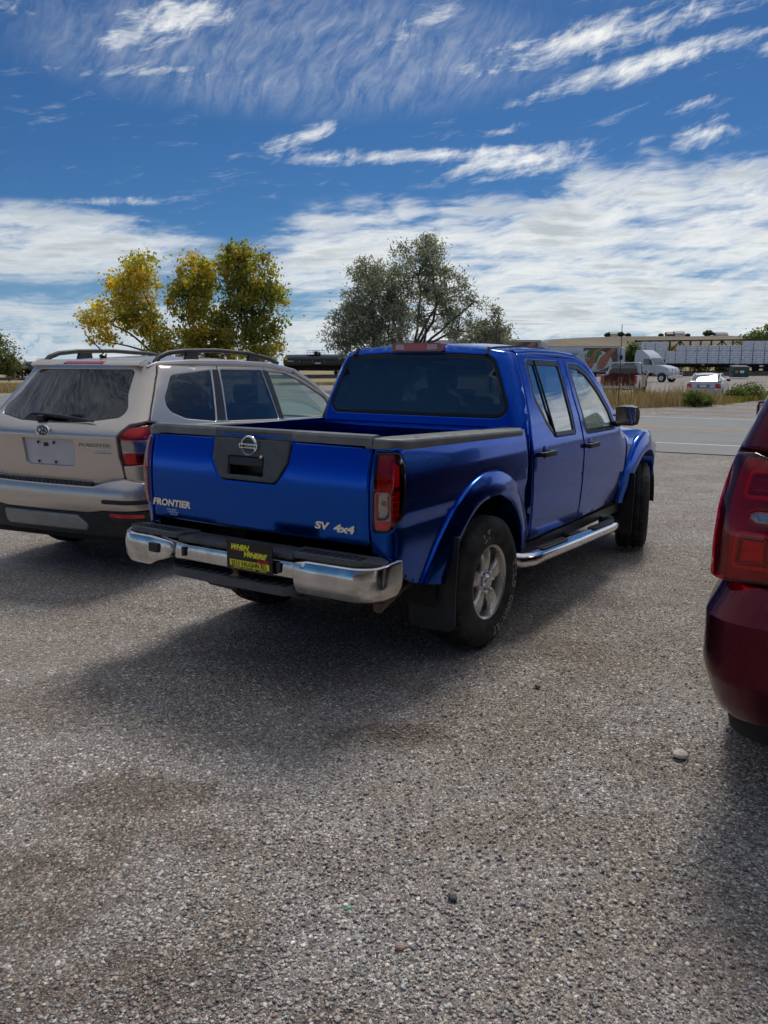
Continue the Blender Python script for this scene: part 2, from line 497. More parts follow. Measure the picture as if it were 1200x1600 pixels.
def paint(name, col, flake=.25, metal=.35, dust=.12, rough=.33):
    """metallic car paint under clear coat with a thin uneven film of road dust"""
    m = bpy.data.materials.new(name); m.use_nodes = True
    t = m.node_tree; n = NT(t); b = t.nodes['Principled BSDF']
    tc = n.new('ShaderNodeTexCoord').outputs['Object']
    k = n.noise(tc, 5.0, 6, .65)
    fl = n.noise(tc, 900.0, 1, .5)
    c = n.mix(n.mul(n.ss(fl, .35, .75), flake), col, tuple(min(1, x * 1.9 + .001) for x in col))
    geo = n.new('ShaderNodeNewGeometry')
    nz = n.sep(geo.outputs['Normal'])[2]
    d = n.mul(n.mul(n.ss(k, .35, .8), dust), n.ss(nz, -.4, .9, .5, 1.0))
    c = n.mix(d, c, (.23, .21, .18))
    t.links.new(c, b.inputs['Base Color'])
    b.inputs['Metallic'].default_value = metal; b.inputs['Roughness'].default_value = rough
    b.inputs['Coat Weight'].default_value = .5
    t.links.new(n.lin(k, .3, .75, .004, .03), b.inputs['Coat Roughness'])
    b.inputs['Coat IOR'].default_value = 1.38; b.inputs['Specular IOR Level'].default_value = .05
    return m

def glass(name, tint, refl=1.0, rough=.0, dirt=.05, pw=4.0):
    """thin glazing: tinted see-through plus mirror reflection growing towards grazing"""
    m = bpy.data.materials.new(name); m.use_nodes = True
    t = m.node_tree; n = NT(t); t.nodes.clear()
    lw = n.new('ShaderNodeLayerWeight'); lw.inputs['Blend'].default_value = .5
    f5 = n.m('POWER', lw.outputs['Facing'], pw)
    F = n.m('ADD', .055 * refl, n.mul(f5, .92), clamp=True)
    tr = n.new('ShaderNodeBsdfTransparent'); tr.inputs[0].default_value = (*tint, 1)
    gl = n.new('ShaderNodeBsdfGlossy'); gl.inputs['Roughness'].default_value = rough
    gl.inputs['Color'].default_value = (.95, .97, 1, 1)
    mx = n.new('ShaderNodeMixShader'); t.links.new(F, mx.inputs[0]); t.links.new(tr.outputs[0], mx.inputs[1]); t.links.new(gl.outputs[0], mx.inputs[2])
    df = n.new('ShaderNodeBsdfDiffuse'); df.inputs[0].default_value = (.25, .24, .21, 1)
    tc = n.new('ShaderNodeTexCoord').outputs['Object']
    k = n.mul(n.ss(n.noise(tc, 6.0, 7, .7), .4, .85), dirt)
    m2 = n.new('ShaderNodeMixShader'); t.links.new(k, m2.inputs[0]); t.links.new(mx.outputs[0], m2.inputs[1]); t.links.new(df.outputs[0], m2.inputs[2])
    o = n.new('ShaderNodeOutputMaterial'); t.links.new(m2.outputs[0], o.inputs[0])
    return m

def rubber(name, col=(.034, .033, .032), rough=.75):
    m = pm(name, col, rough, 0, 0, .3, var=.5, vscale=9, bump=.25, bscale=140)
    return m

def leafy(name, trans=.35, rough=.55):
    m = bpy.data.materials.new(name); m.use_nodes = True
    t = m.node_tree; n = NT(t); b = t.nodes['Principled BSDF']; out = t.nodes['Material Output']
    a = n.new('ShaderNodeAttribute'); a.attribute_name = 'Col'
    t.links.new(a.outputs['Color'], b.inputs['Base Color']); b.inputs['Roughness'].default_value = rough
    b.inputs['Specular IOR Level'].default_value = .35
    tl = n.new('ShaderNodeBsdfTranslucent'); c2 = n.mix(1.0, a.outputs['Color'], (1.5, 1.35, .7), 'MULTIPLY'); t.links.new(c2, tl.inputs[0])
    mx = n.new('ShaderNodeMixShader'); mx.inputs[0].default_value = trans
    t.links.new(b.outputs[0], mx.inputs[1]); t.links.new(tl.outputs[0], mx.inputs[2]); t.links.new(mx.outputs[0], out.inputs[0])
    return m

def colmat(name, rough=.8, bump=0.0, bscale=100):
    m = bpy.data.materials.new(name); m.use_nodes = True
    t = m.node_tree; n = NT(t); b = t.nodes['Principled BSDF']
    a = n.new('ShaderNodeAttribute'); a.attribute_name = 'Col'
    tc = n.new('ShaderNodeTexCoord').outputs['Object']
    c = n.mix(n.ss(n.noise(tc, bscale, 4, .6), .3, .7), a.outputs['Color'], n.mix(1.0, a.outputs['Color'], (.72, .72, .72), 'MULTIPLY'))
    t.links.new(c, b.inputs['Base Color']); b.inputs['Roughness'].default_value = rough
    if bump: t.links.new(n.bump(n.noise(tc, bscale, 3), bump, .003), b.inputs['Normal'])
    return m

M = {}
M['blue'] = paint('blue_paint', (.0010, .070, .43), .2, .95, .0, .18)
M['taupe'] = paint('taupe_paint', (.60, .535, .48), .2, .75, .03, .28)
M['wine'] = paint('wine_paint', (.078, .004, .015), .25, .80, .004, .24)
M['maroon'] = paint('maroon_paint', (.085, .010, .014), .1, .1, .2)
M['white_paint'] = paint('white_paint', (.72, .73, .74), .05, .0, .12, .4)
M['silver_white'] = paint('pearl_paint_and_glint', (.62, .64, .66), .1, .25, .10, .35)  # the coupe's own paint, and the glint coloured onto the maroon pickup
M['black_plastic'] = pm('black_plastic', (.022, .023, .025), .55, var=.25, vscale=14, bump=.15, bscale=420)
M['grey_plastic'] = pm('grey_plastic', (.075, .08, .085), .5, var=.2, vscale=10, bump=.2, bscale=380, rvar=.12)
M['cap_plastic'] = pm('cap_plastic', (.15, .157, .15), .42, var=.18, vscale=7, bump=.2, bscale=380, rvar=.1)
M['trim_black'] = pm('trim_black', (.012, .012, .013), .35)
M['gasket'] = pm('gasket', (.008, .008, .009), .6)
M['dark'] = pm('underbody', (.012, .012, .013), .8, var=.4, vscale=5)
M['chrome'] = pm('chrome', (.74, .74, .75), .10, 1.0, var=.06, vscale=4, rvar=.05)
M['chrome_dusty'] = pm('dusty_chrome', (.60, .59, .57), .16, 1.0, var=.16, vscale=9, rvar=.08)
M['badge'] = pm('badge_chrome', (.78, .77, .74), .14, 1.0)
M['alloy'] = pm('alloy', (.62, .60, .58), .30, .80, coat=.3, var=.12, vscale=9, rvar=.08)
M['steel'] = pm('brushed_steel', (.42, .42, .42), .38, .9, var=.2, vscale=10)
M['rust'] = pm('rusty_ball', (.16, .10, .065), .6, .35, var=.35, vscale=60)
M['tyre'] = rubber('tyre_rubber')
M['tyre_letter'] = pm('tyre_letter', (.45, .45, .44), .7)
M['flap'] = pm('mud_flap', (.020, .021, .023), .55, var=.3, vscale=6)
M['glass_dark'] = glass('dark_glass', (.045, .055, .06), 2.0)
M['glass_clear'] = glass('clear_glass', (.74, .86, .80), 1.2)
M['glass_tint'] = glass('tinted_glass', (.07, .085, .09), 1.2, pw=3.6, dirt=.02)
M['glass_mid'] = glass('side_glass', (.42, .50, .48), 1.6)
M['glass_side'] = glass('privacy_glass', (.16, .19, .19), 3.6, pw=2.4, dirt=.02)
M['glass_front'] = glass('front_side_glass', (.66, .80, .74), 2.2, pw=2.8, dirt=.02)
M['lens_red'] = glass('red_lens', (.92, .022, .04), .8, .02, .03)
M['lens_clear'] = glass('clear_lens', (.86, .86, .86), .9, .02, .06)
M['reflector'] = pm('lamp_reflector', (.50, .50, .50), .22, .9, bump=.6, bscale=55)
M['red_block'] = pm('red_reflector', (.62, .015, .025), .25, 0, 1.0, bump=.35, bscale=120)
M['red_dark'] = pm('dark_red_reflector', (.30, .010, .018), .3, 0, 1.0)
M['amber'] = pm('amber_bulb', (.55, .18, .03), .3, 0, .5)
M['mirror'] = pm('mirror_glass', (.75, .78, .80), .015, 1.0)
M['seat'] = pm('grey_seat_cloth', (.16, .16, .155), .9, var=.2, vscale=20, bump=.3, bscale=300)
M['seat_light'] = pm('beige_seat_cloth', (.24, .235, .22), .85, var=.15)
M['interior'] = pm('interior_plastic', (.045, .046, .047), .7)
M['yellow_tag'] = pm('yellow_tag', (.72, .62, .05), .6)
M['print_yellow'] = pm('print_yellow', (.85, .82, .03), .45)
M['print_red'] = pm('print_red', (.62, .02, .03), .45)
M['print_black'] = pm('print_black', (.008, .008, .008), .4)
M['print_white'] = pm('print_white', (.75, .76, .78), .5)
M['sticker'] = pm('sticker_blue_grey', (.32, .42, .62), .5)
M['badge_dark'] = pm('badge_dark_chrome', (.34, .34, .33), .2, 1.0)
M['emblem_blue'] = pm('emblem_blue', (.01, .025, .09), .2, 0, 1.0)
M['lens_rim'] = pm('lens_rim', (.42, .22, .21), .3, 0, .8)
# ------------------------------------------------------------------ wheels
def wheel(parent, loc, sd, Rt, W, Rr, spokes=5, steer=0.0, detail=2, rim_mat='alloy', text=None, camber=0.0, style='blade'):
    """sd -1: outer face towards -y; local outer axis is -Y, turned round for the other flank"""
    hub = MB()
    hub.lathe([(.0, W * .18), (.15, W * .18), (.155, W * .05), (.15, -W * .12), (.0, -W * .12)], 24)
    wh = hub.build('wheel', M['dark'], parent)
    wh.location = loc; wh.rotation_euler = (0, 0, (0 if sd < 0 else PI) + steer)
    h = W / 2
    n = 144 if detail > 1 else 64
    # tyre: carcass, shoulders, tread blocks
    prof = [(Rr - .012, h * .80), (Rr + .004, h * .88), (Rr + .02, h * .93), (Rr + (Rt - Rr) * .45, h * 1.03), (Rr + (Rt - Rr) * .75, h * .98), (Rt - .028, h * .90), (Rt - .012, h * .84)]
    tread = [(Rt - .004, h * .78), (Rt, h * .55), (Rt, h * .50), (Rt - .010, h * .46), (Rt - .010, h * .40), (Rt, h * .36), (Rt + .001, h * .14), (Rt - .010, h * .10), (Rt - .010, h * .03)]
    half = prof + tread
    full = half + [(r, -a) for r, a in reversed(half)]
    v, f = lathe_mesh(full, n, 'Y'); v = [list(q) for q in v]; k = len(full); np_ = len(prof)
    for j in range(n):
        for i in range(np_ - 1, k - np_ + 1):
            ph = (j + (3 if i > k // 2 else 0) + i) % 4
            if ph == 0 and full[i][0] > Rt - .008 or (i in (np_ - 1, k - np_) and ph < 2):
                s = (Rt - .011) / Rt; v[j * k + i][0] *= s; v[j * k + i][2] *= s
    # flatten a little where it meets the ground
    for q in v:
        if q[2] < -Rt + .012: q[2] = -Rt + .012 + (q[2] + Rt - .012) * .15
    ty = mk('tyre', v, f, M['tyre'], wh, True, 50)
    # rim: barrel and lip
    rp = [(Rr + .006, -h * .80), (Rr + .010, -h * .84), (Rr - .004, -h * .86), (Rr - .016, -h * .80), (Rr - .026, -h * .45), (Rr - .03, h * .5), (Rr + .004, h * .8)]
    b = MB(); b.lathe(rp, 72 if detail > 1 else 40)
    yo = -h * .62                                   # spoke face plane
    if style == 'blade':
        for s in range(spokes):
            th = 2 * PI * s / spokes + .32
            er = Vector((math.cos(th), 0, math.sin(th))); et = Vector((-math.sin(th), 0, math.cos(th)))
            st = [(.055, .036, .00), (.085, .036, -.010), (.125, .044, -.014), (.165, .053, -.010), (Rr - .014, .064, .004)]
            vv = []; ff = []
            for rr_, hw, dy_ in st:
                y_ = yo + dy_ * .9
                for a, yy in ((-hw, y_ + .016), (-hw * .80, y_ + .001), (0, y_ - .004), (hw * .80, y_ + .001), (hw, y_ + .016), (hw * .9, y_ + .05), (-hw * .9, y_ + .05)):
                    vv.append(er * rr_ + et * a + Vector((0, yy, 0)))
            m_ = 7
            for a in range(len(st) - 1):
                for c in range(m_):
                    d = (c + 1) % m_
                    ff.append((a * m_ + c, (a + 1) * m_ + c, (a + 1) * m_ + d, a * m_ + d))
            b.add(vv, ff)
    else:
        for s in range(spokes):
            th = 2 * PI * s / spokes + .2
            er = Vector((math.cos(th), 0, math.sin(th))); et = Vector((-math.sin(th), 0, math.cos(th)))
            vv = []; ff = []
            for rr_, hw in ((.05, .03), (.12, .026), (Rr - .014, .03)):
                for a, yy in ((-hw, yo + .012), (-hw * .6, yo), (hw * .6, yo), (hw, yo + .012), (hw, yo + .05), (-hw, yo + .05)): vv.append(er * rr_ + et * a + Vector((0, yy, 0)))
            for a in range(2):
                for c in range(6):
                    d = (c + 1) % 6; ff.append((a * 6 + c, (a + 1) * 6 + c, (a + 1) * 6 + d, a * 6 + d))
            b.add(vv, ff)
    b.lathe([(.078, yo + .05), (.080, yo + .01), (.072, yo - .004), (.05, yo - .006), (.046, yo - .018), (.036, yo - .026), (0, yo - .028)], 36)
    rim = b.build('rim', M[rim_mat], wh, True, 35)
    nuts = MB()
    for s in range(6):
        th = 2 * PI * s / 6 + .1
        nuts.lathe([(.0115, .0), (.0115, -.016), (.007, -.022), (0, -.022)], 6, 'Y', (.060 * math.cos(th), yo - .005, .060 * math.sin(th)))
    tag(nuts.build('lug_nuts', M['chrome'], wh, False), kind='stuff')
    bd = MB(); bd.lathe([(0, yo + .075), (Rr * .70, yo + .075), (Rr * .70, yo + .09), (0, yo + .09)], 36)
    bd.build('brake_disc', M['steel'] if detail > 1 else M['dark'], wh, True, 30)
    bk = MB(); bk.lathe([(0, yo + .12), (Rr - .028, yo + .12)], 36); bk.build('backing_plate', M['dark'], wh)
    if text:
        tb = MB(); rm = Rr + (Rt - Rr) * .50; hgt = .050
        for word, start, per in text:
            for i, ch in enumerate(word):
                if ch == ' ': continue
                tv, tf = text_mesh(ch, 1.0, .02, .012)
                iv, if_ = tv, tf
                lo, hi = tv.min(0), tv.max(0)
                th = start - per * i
                er = Vector((math.cos(th), 0, math.sin(th))); et = Vector((math.sin(th), 0, -math.cos(th)))
                wdt = per * rm * .74; c = (lo + hi) / 2; sx = wdt / max(hi[0] - lo[0], .25); sy = hgt / (hi[1] - lo[1])
                # outlined letter: walk the silhouette of the glyph as a thin raised band
                bmx = {}
                for q in tf:
                    for a, b2 in zip(q, q[1:] + q[:1]):
                        if tv[a][2] > .01 and tv[b2][2] > .01: bmx[tuple(sorted((a, b2)))] = bmx.get(tuple(sorted((a, b2))), 0) + (1 if all(tv[z][2] > .01 for z in q) else 0)
                for (a, b2), cnt in bmx.items():
                    if cnt != 1: continue
                    qs = []
                    for z in (a, b2):
                        uu, vv_ = (tv[z][0] - c[0]) * sx, (tv[z][1] - c[1]) * sy
                        rr_ = rm + vv_; tfrac = (rr_ - Rr) / (Rt - Rr)
                        yy = -np.interp(tfrac, [0, .12, .45, .75, .95], [h * .9, h * .93, h * 1.03, h * .98, h * .88]) - .0022
                        qs.append(er * rr_ + et * uu + Vector((0, float(yy), 0)))
                    d = (qs[1] - qs[0])
                    if d.length < 1e-5: continue
                    nn = d.normalized().cross(Vector((0, 1, 0))) * .0021
                    k0 = len(tb.v); tb.v += [tuple(qs[0] - nn), tuple(qs[1] - nn), tuple(qs[1] + nn), tuple(qs[0] + nn)]; tb.f.append((k0, k0 + 1, k0 + 2, k0 + 3))
        tag(tb.build('sidewall_lettering', M['tyre_letter'], wh, False), kind='stuff')
    return wh
# ------------------------------------------------------------------ terrain
def sstep(x, a, b):
    t = np.clip((np.asarray(x, float) - a) / (b - a), 0, 1); return t * t * (3 - 2 * t)
def terr(X, Y):
    X = np.asarray(X, float); Y = np.asarray(Y, float)
    return sstep(Y, 48, 130) * (-.90 + .0205 * np.clip(X, -120, 90))
RN = np.array([.468, .8837]); RD = np.array([.8837, -.468])        # across and along the road

def np_mesh(name, V, F, mat, parent=None, cols=None, smooth=False):
    V = np.ascontiguousarray(V, dtype=np.float32); F = np.ascontiguousarray(F, dtype=np.int32)
    me = bpy.data.meshes.new(name); k = F.shape[1]
    me.vertices.add(len(V)); me.vertices.foreach_set('co', V.ravel())
    me.loops.add(F.size); me.loops.foreach_set('vertex_index', F.ravel())
    me.polygons.add(len(F)); me.polygons.foreach_set('loop_start', np.arange(0, F.size, k, dtype=np.int32))
    me.update(calc_edges=True)
    if smooth: me.shade_smooth()
    if cols is not None:
        a = me.color_attributes.new('Col', 'FLOAT_COLOR', 'POINT')
        c = np.ones((len(V), 4), np.float32); c[:, :3] = cols; a.data.foreach_set('color', c.ravel())
    me.materials.append(mat)
    o = bpy.data.objects.new(name, me); COL.objects.link(o)
    if parent is not None: o.parent = parent
    return o

def ground_material():
    m = bpy.data.materials.new('gravel_lot'); m.use_nodes = True
    t = m.node_tree; n = NT(t); b = t.nodes['Principled BSDF']
    P = n.new('ShaderNodeNewGeometry').outputs['Position']
    X, Y, Z = n.sep(P)
    P2 = n.xyz(X, Y, 0.0)
    v1 = n.new('ShaderNodeTexVoronoi'); t.links.new(P2, v1.inputs['Vector']); v1.inputs['Scale'].default_value = 62
    v2 = n.new('ShaderNodeTexVoronoi'); t.links.new(P2, v2.inputs['Vector']); v2.inputs['Scale'].default_value = 170
    big = n.noise(P2, .55, 5, .6); mid = n.noise(P2, 3.1, 5, .62); fin = n.noise(P2, 420, 2, .6)
    rr = n.sep(v1.outputs['Color'])[0]; r2 = n.sep(v2.outputs['Color'])[1]
    stone = n.ramp(rr, [(0, (.035, .035, .040)), (.20, (.10, .092, .09)), (.42, (.20, .182, .17)), (.60, (.20, .15, .125)), (.74, (.31, .285, .26)), (.88, (.46, .43, .39)), (1, (.70, .67, .62))])
    grit = n.ramp(r2, [(0, (.05, .046, .045)), (.4, (.16, .145, .132)), (.8, (.28, .255, .23)), (1, (.60, .56, .51))])
    has = n.ss(n.sep(v1.outputs['Color'])[2], .28, .40)
    edge = n.ss(v1.outputs['Distance'], .62, .34)
    c = n.mix(n.mul(has, edge), grit, stone)
    # packed fines and damp, oily or worn patches with shapes of their own
    c = n.mix(n.mul(n.ss(big, .42, .68), .30), c, (.25, .225, .20))
    mot = n.noise(n.xyz(X, n.mul(Y, 1.4), 3.0), 1.5, 6, .68)
    c = n.mix(n.ss(mot, .40, .66), n.mix(1.0, c, (.90, .84, .785), 'MULTIPLY'), n.mix(1.0, c, (1.10, 1.10, 1.12), 'MULTIPLY'))
    spots = None
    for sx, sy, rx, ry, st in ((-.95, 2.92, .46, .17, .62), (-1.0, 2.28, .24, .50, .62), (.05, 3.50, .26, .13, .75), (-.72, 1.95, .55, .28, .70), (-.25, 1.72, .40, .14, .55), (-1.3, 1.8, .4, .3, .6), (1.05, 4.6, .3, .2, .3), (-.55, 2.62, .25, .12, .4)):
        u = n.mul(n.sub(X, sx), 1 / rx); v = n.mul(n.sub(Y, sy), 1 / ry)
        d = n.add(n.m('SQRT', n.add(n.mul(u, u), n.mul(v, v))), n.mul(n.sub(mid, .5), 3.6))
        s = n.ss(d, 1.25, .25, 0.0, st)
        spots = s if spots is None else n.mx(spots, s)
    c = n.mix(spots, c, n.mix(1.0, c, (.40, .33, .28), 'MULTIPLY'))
    c = n.mix(n.mul(n.ss(mid, .52, .75), .35), c, n.mix(1.0, c, (.70, .68, .66), 'MULTIPLY'))
    # far side of the road: drive lanes worn in the lot, dry grass to the left and beyond
    nr = n.add(n.mul(X, float(RN[0])), n.mul(Y, float(RN[1]))); al = n.add(n.mul(X, float(RD[0])), n.mul(Y, float(RD[1])))
    rut = n.noise(n.xyz(n.mul(al, .06), n.mul(nr, .9), 0.0), 1.0, 4, .6)
    c = n.mix(n.mul(n.ss(nr, 29, 31), n.mul(n.ss(rut, .46, .62), .5)), c, (.105, .094, .085))
    gr_n = n.noise(P2, .8, 6, .7)
    gcol = n.ramp(gr_n, [(.25, (.115, .095, .045)), (.5, (.225, .175, .085)), (.75, (.29, .235, .12))])
    left = n.mul(n.ss(nr, 30.5, 32.0), n.ss(n.add(X, n.add(n.mul(Y, .145), n.mul(n.sub(gr_n, .5), 4))), -2.0, -4.0))
    gmask = n.m('MAXIMUM', left, n.ss(Y, 133, 139), clamp=True)
    c = n.mix(gmask, c, gcol)
    c = n.mix(1.0, c, (1.44, 1.44, 1.44), 'MULTIPLY'); t.links.new(c, b.inputs['Base Color']); b.inputs['Roughness'].default_value = .88; b.inputs['Specular IOR Level'].default_value = .35
    h1 = n.mul(n.mul(n.ss(v1.outputs['Distance'], .75, .05), has), 1.0)
    h = n.add(h1, n.add(n.mul(n.ss(v2.outputs['Distance'], .8, .1), .40), n.mul(fin, .12)))
    t.links.new(n.bump(h, .85, .007), b.inputs['Normal'])
    return m

def axis(lo, hi, fine_lo, fine_hi, fs, grow=1.35):
    a = list(np.arange(fine_lo, fine_hi, fs)); s = fs
    x = fine_hi
    while x < hi: a.append(x); s *= grow; x += s
    a.append(hi); x = fine_lo; s = fs; b = []
    while x > lo: b.append(x); s *= grow; x -= s
    b.append(lo); return np.array(sorted(set(b + a)))
gx = axis(-3500, 3500, -12, 12, 1.0); gy = axis(-400, 5000, -3, 140, 1.0, 1.3)
GX, GY = np.meshgrid(gx, gy, indexing='ij'); GZ = terr(GX, GY)
near = (np.abs(GX) < 12) & (GY < 14)
GZ = GZ + np.where(near, .008 * np.sin(GX * 1.3 + .4) * np.cos(GY * .9), 0)
ny = len(gy); I = np.arange(len(gx) * ny).reshape(len(gx), ny)
F = np.stack([I[:-1, :-1].ravel(), I[1:, :-1].ravel(), I[1:, 1:].ravel(), I[:-1, 1:].ravel()], 1)
ground = np_mesh('ground', np.stack([GX.ravel(), GY.ravel(), GZ.ravel() - .010], 1), F, ground_material(), smooth=True)
tag(ground, kind='structure')

# the road beyond the lot, with its lines
def strip(name, n0, n1, mat, z, a0=-260, a1=160, seg=70, wob=0.0, seed=0):
    V = []; rr = np.random.default_rng(seed)
    for a in np.linspace(a0, a1, seg):
        for q in (n0, n1):
            p = RN * (q + (rr.normal() * wob)) + RD * a
            V.append((p[0], p[1], float(terr(*p)) + z))
    F = [(2 * i, 2 * i + 2, 2 * i + 3, 2 * i + 1) for i in range(seg - 1)]
    o = mk(name, V, F, mat); return tag(o, kind='structure')
def asphalt():
    m = bpy.data.materials.new('asphalt'); m.use_nodes = True
    t = m.node_tree; n = NT(t); b = t.nodes['Principled BSDF']
    P = n.new('ShaderNodeNewGeometry').outputs['Position']; X, Y, Z = n.sep(P)
    nr = n.add(n.mul(X, float(RN[0])), n.mul(Y, float(RN[1]))); al = n.add(n.mul(X, float(RD[0])), n.mul(Y, float(RD[1])))
    st = n.noise(n.xyz(n.mul(al, .05), n.mul(nr, 1.6), 0.0), 1.0, 5, .6); fi = n.noise(P, 60, 3, .7); pt = n.noise(P, .7, 4, .6)
    c = n.mix(st, (.168, .166, .164), (.24, .238, .234)); c = n.mix(n.mul(n.ss(fi, .35, .75), .5), c, (.30, .295, .285))
    c = n.mix(n.mul(n.ss(pt, .55, .7), .35), c, (.105, .105, .11))
    t.links.new(c, b.inputs['Base Color']); b.inputs['Roughness'].default_value = .8
    t.links.new(n.bump(fi, .3, .004), b.inputs['Normal']); return m
strip('road', 16.6, 28.7, asphalt(), .004, wob=.06, seed=2)
def linepaint(name, col):
    m = bpy.data.materials.new(name); m.use_nodes = True
    t = m.node_tree; n = NT(t); b = t.nodes['Principled BSDF']; P = n.new('ShaderNodeNewGeometry').outputs['Position']
    c = n.mix(n.mul(n.ss(n.noise(P, 7, 6, .7), .45, .75), .55), col, (.2, .2, .2)); t.links.new(c, b.inputs['Base Color']); b.inputs['Roughness'].default_value = .7; return m
wl = linepaint('white_line_paint', (.62, .62, .60)); yl = linepaint('yellow_line_paint', (.62, .33, .07))
for nm, q, wd, m_ in (('road_edge_line', 18.45, .14, wl), ('road_centre_line', 23.10, .12, yl), ('road_centre_line', 23.36, .12, yl), ('road_edge_line', 27.85, .14, wl)): strip(nm, q, q + wd, m_, .008)

# ------------------------------------------------------------------ loose stones in the gravel
def icosa():
    p = (1 + 5 ** .5) / 2
    v = np.array([(-1, p, 0), (1, p, 0), (-1, -p, 0), (1, -p, 0), (0, -1, p), (0, 1, p), (0, -1, -p), (0, 1, -p), (p, 0, -1), (p, 0, 1), (-p, 0, -1), (-p, 0, 1)], float)
    f = np.array([(0, 11, 5), (0, 5, 1), (0, 1, 7), (0, 7, 10), (0, 10, 11), (1, 5, 9), (5, 11, 4), (11, 10, 2), (10, 7, 6), (7, 1, 8), (3, 9, 4), (3, 4, 2), (3, 2, 6), (3, 6, 8), (3, 8, 9), (4, 9, 5), (2, 4, 11), (6, 2, 10), (8, 6, 7), (9, 8, 1)])
    return v / np.linalg.norm(v[0]), f
IV, IF = icosa()
PAL = np.array([(.10, .098, .10), (.17, .16, .155), (.24, .225, .21), (.30, .28, .255), (.22, .165, .14), (.34, .27, .22), (.42, .40, .375), (.19, .20, .215), (.55, .53, .50), (.30, .20, .165)])
PW = np.array([.07, .14, .20, .18, .08, .08, .11, .06, .05, .03]); PW = PW / PW.sum()
def stones(name, n, d0, d1, rmin, rmax, half=.60, power=1.0):
    d = d0 + (d1 - d0) * rng.random(n) ** power; a = (rng.random(n) - .5) * 2 * half
    x = d * np.tan(a); y = d
    r = rmin + (rmax - rmin) * rng.random(n) ** 5.0
    q = rng.normal(size=(n, 4)); q /= np.linalg.norm(q, axis=1, keepdims=True)
    ax = r[:, None] * np.stack([1 + .35 * rng.random(n), .75 + .3 * rng.random(n), .28 + .16 * rng.random(n)], 1)
    th = rng.random(n) * 2 * PI; tl = rng.normal(size=n) * .22
    V = IV[None] * (1 + .16 * rng.normal(size=(n, 12, 1))) * ax[:, None]
    ct, st = np.cos(tl)[:, None], np.sin(tl)[:, None]
    vx = V[..., 0] * ct + V[..., 2] * st; vz = -V[..., 0] * st + V[..., 2] * ct
    c, s = np.cos(th)[:, None], np.sin(th)[:, None]
    X = vx * c - V[..., 1] * s + x[:, None]; Y = vx * s + V[..., 1] * c + y[:, None]
    Z = vz + (r * .10)[:, None] - .0085
    W = np.stack([X, Y, Z], -1).reshape(-1, 3)
    FF = (IF[None] + 12 * np.arange(n)[:, None, None]).reshape(-1, 3)
    col = PAL[rng.choice(len(PAL), n, p=PW)] * 1.75 * (.80 + .4 * rng.random((n, 1)))
    o = np_mesh(name, W, FF, M['stone'], cols=np.repeat(np.minimum(col, .75), 12, 0), smooth=False)
    return o
M['stone'] = colmat('pebble', .8, .3, 160)
g1 = stones('gravel', 105000, 1.45, 11.0, .0018, .0082, power=1.6)
tag(g1, 'loose grey and brown pebbles strewn over the parking lot', 'gravel', kind='stuff')
def one_stone(name, label, x, y, r, col, sc=(1.25, 1, .72), seed=0):
    bm = bmesh.new(); bmesh.ops.create_icosphere(bm, subdivisions=3, radius=1.0); rr = random.Random(seed)
    ph = [rr.uniform(0, 6) for _ in range(4)]
    for v in bm.verts:
        c = v.co; k = 1 + .07 * math.sin(2.3 * c.x + ph[0]) + .06 * math.sin(3.1 * c.y + ph[1]) + .05 * math.sin(4.0 * c.z + 2 * c.x + ph[2])
        v.co = Vector((c.x * k * r * sc[0], c.y * k * r * sc[1], c.z * k * r * sc[2]))
    me = bpy.data.meshes.new(name); bm.to_mesh(me); bm.free(); me.shade_smooth(); me.materials.append(pm(name + '_stone', col, .75, var=.3, vscale=40, bump=.5, bscale=120))
    o = bpy.data.objects.new(name, me); COL.objects.link(o); o.location = (x, y, r * sc[2] * .7 - .01); o.rotation_euler = (0, 0, rr.uniform(0, 3)); return tag(o, label, 'stone')
one_stone('stone', 'rounded tan cobble lying alone beside the dark red vehicle', 1.27, 3.28, .029, (.62, .55, .47), sc=(1.25, 1, .62), seed=3)
one_stone('stone', 'brown pebble in front of the blue pickup\'s rear wheel', .80, 4.05, .014, (.20, .14, .11), seed=5)
one_stone('stone', 'dark oval pebble in the right foreground gravel', .22, 2.32, .013, (.06, .065, .07), seed=8)
one_stone('stone', 'pinkish flat pebble in the bottom foreground gravel', .052, 2.10, .012, (.42, .27, .22), seed=9)
one_stone('stone', 'pale pebble at the bottom edge of the picture', -.085, 1.72, .013, (.50, .48, .45), seed=11)
b = MB(); b.box((0, 0, 0), (.022, .010, .004), bev=.0015); o = b.build('plastic_scrap', pm('green_plastic', (.02, .30, .16), .4)); o.location = (-.105, 2.26, .004); o.rotation_euler = (.2, -.1, .5); tag(o, 'tiny green plastic scrap lying in the foreground gravel', 'scrap')

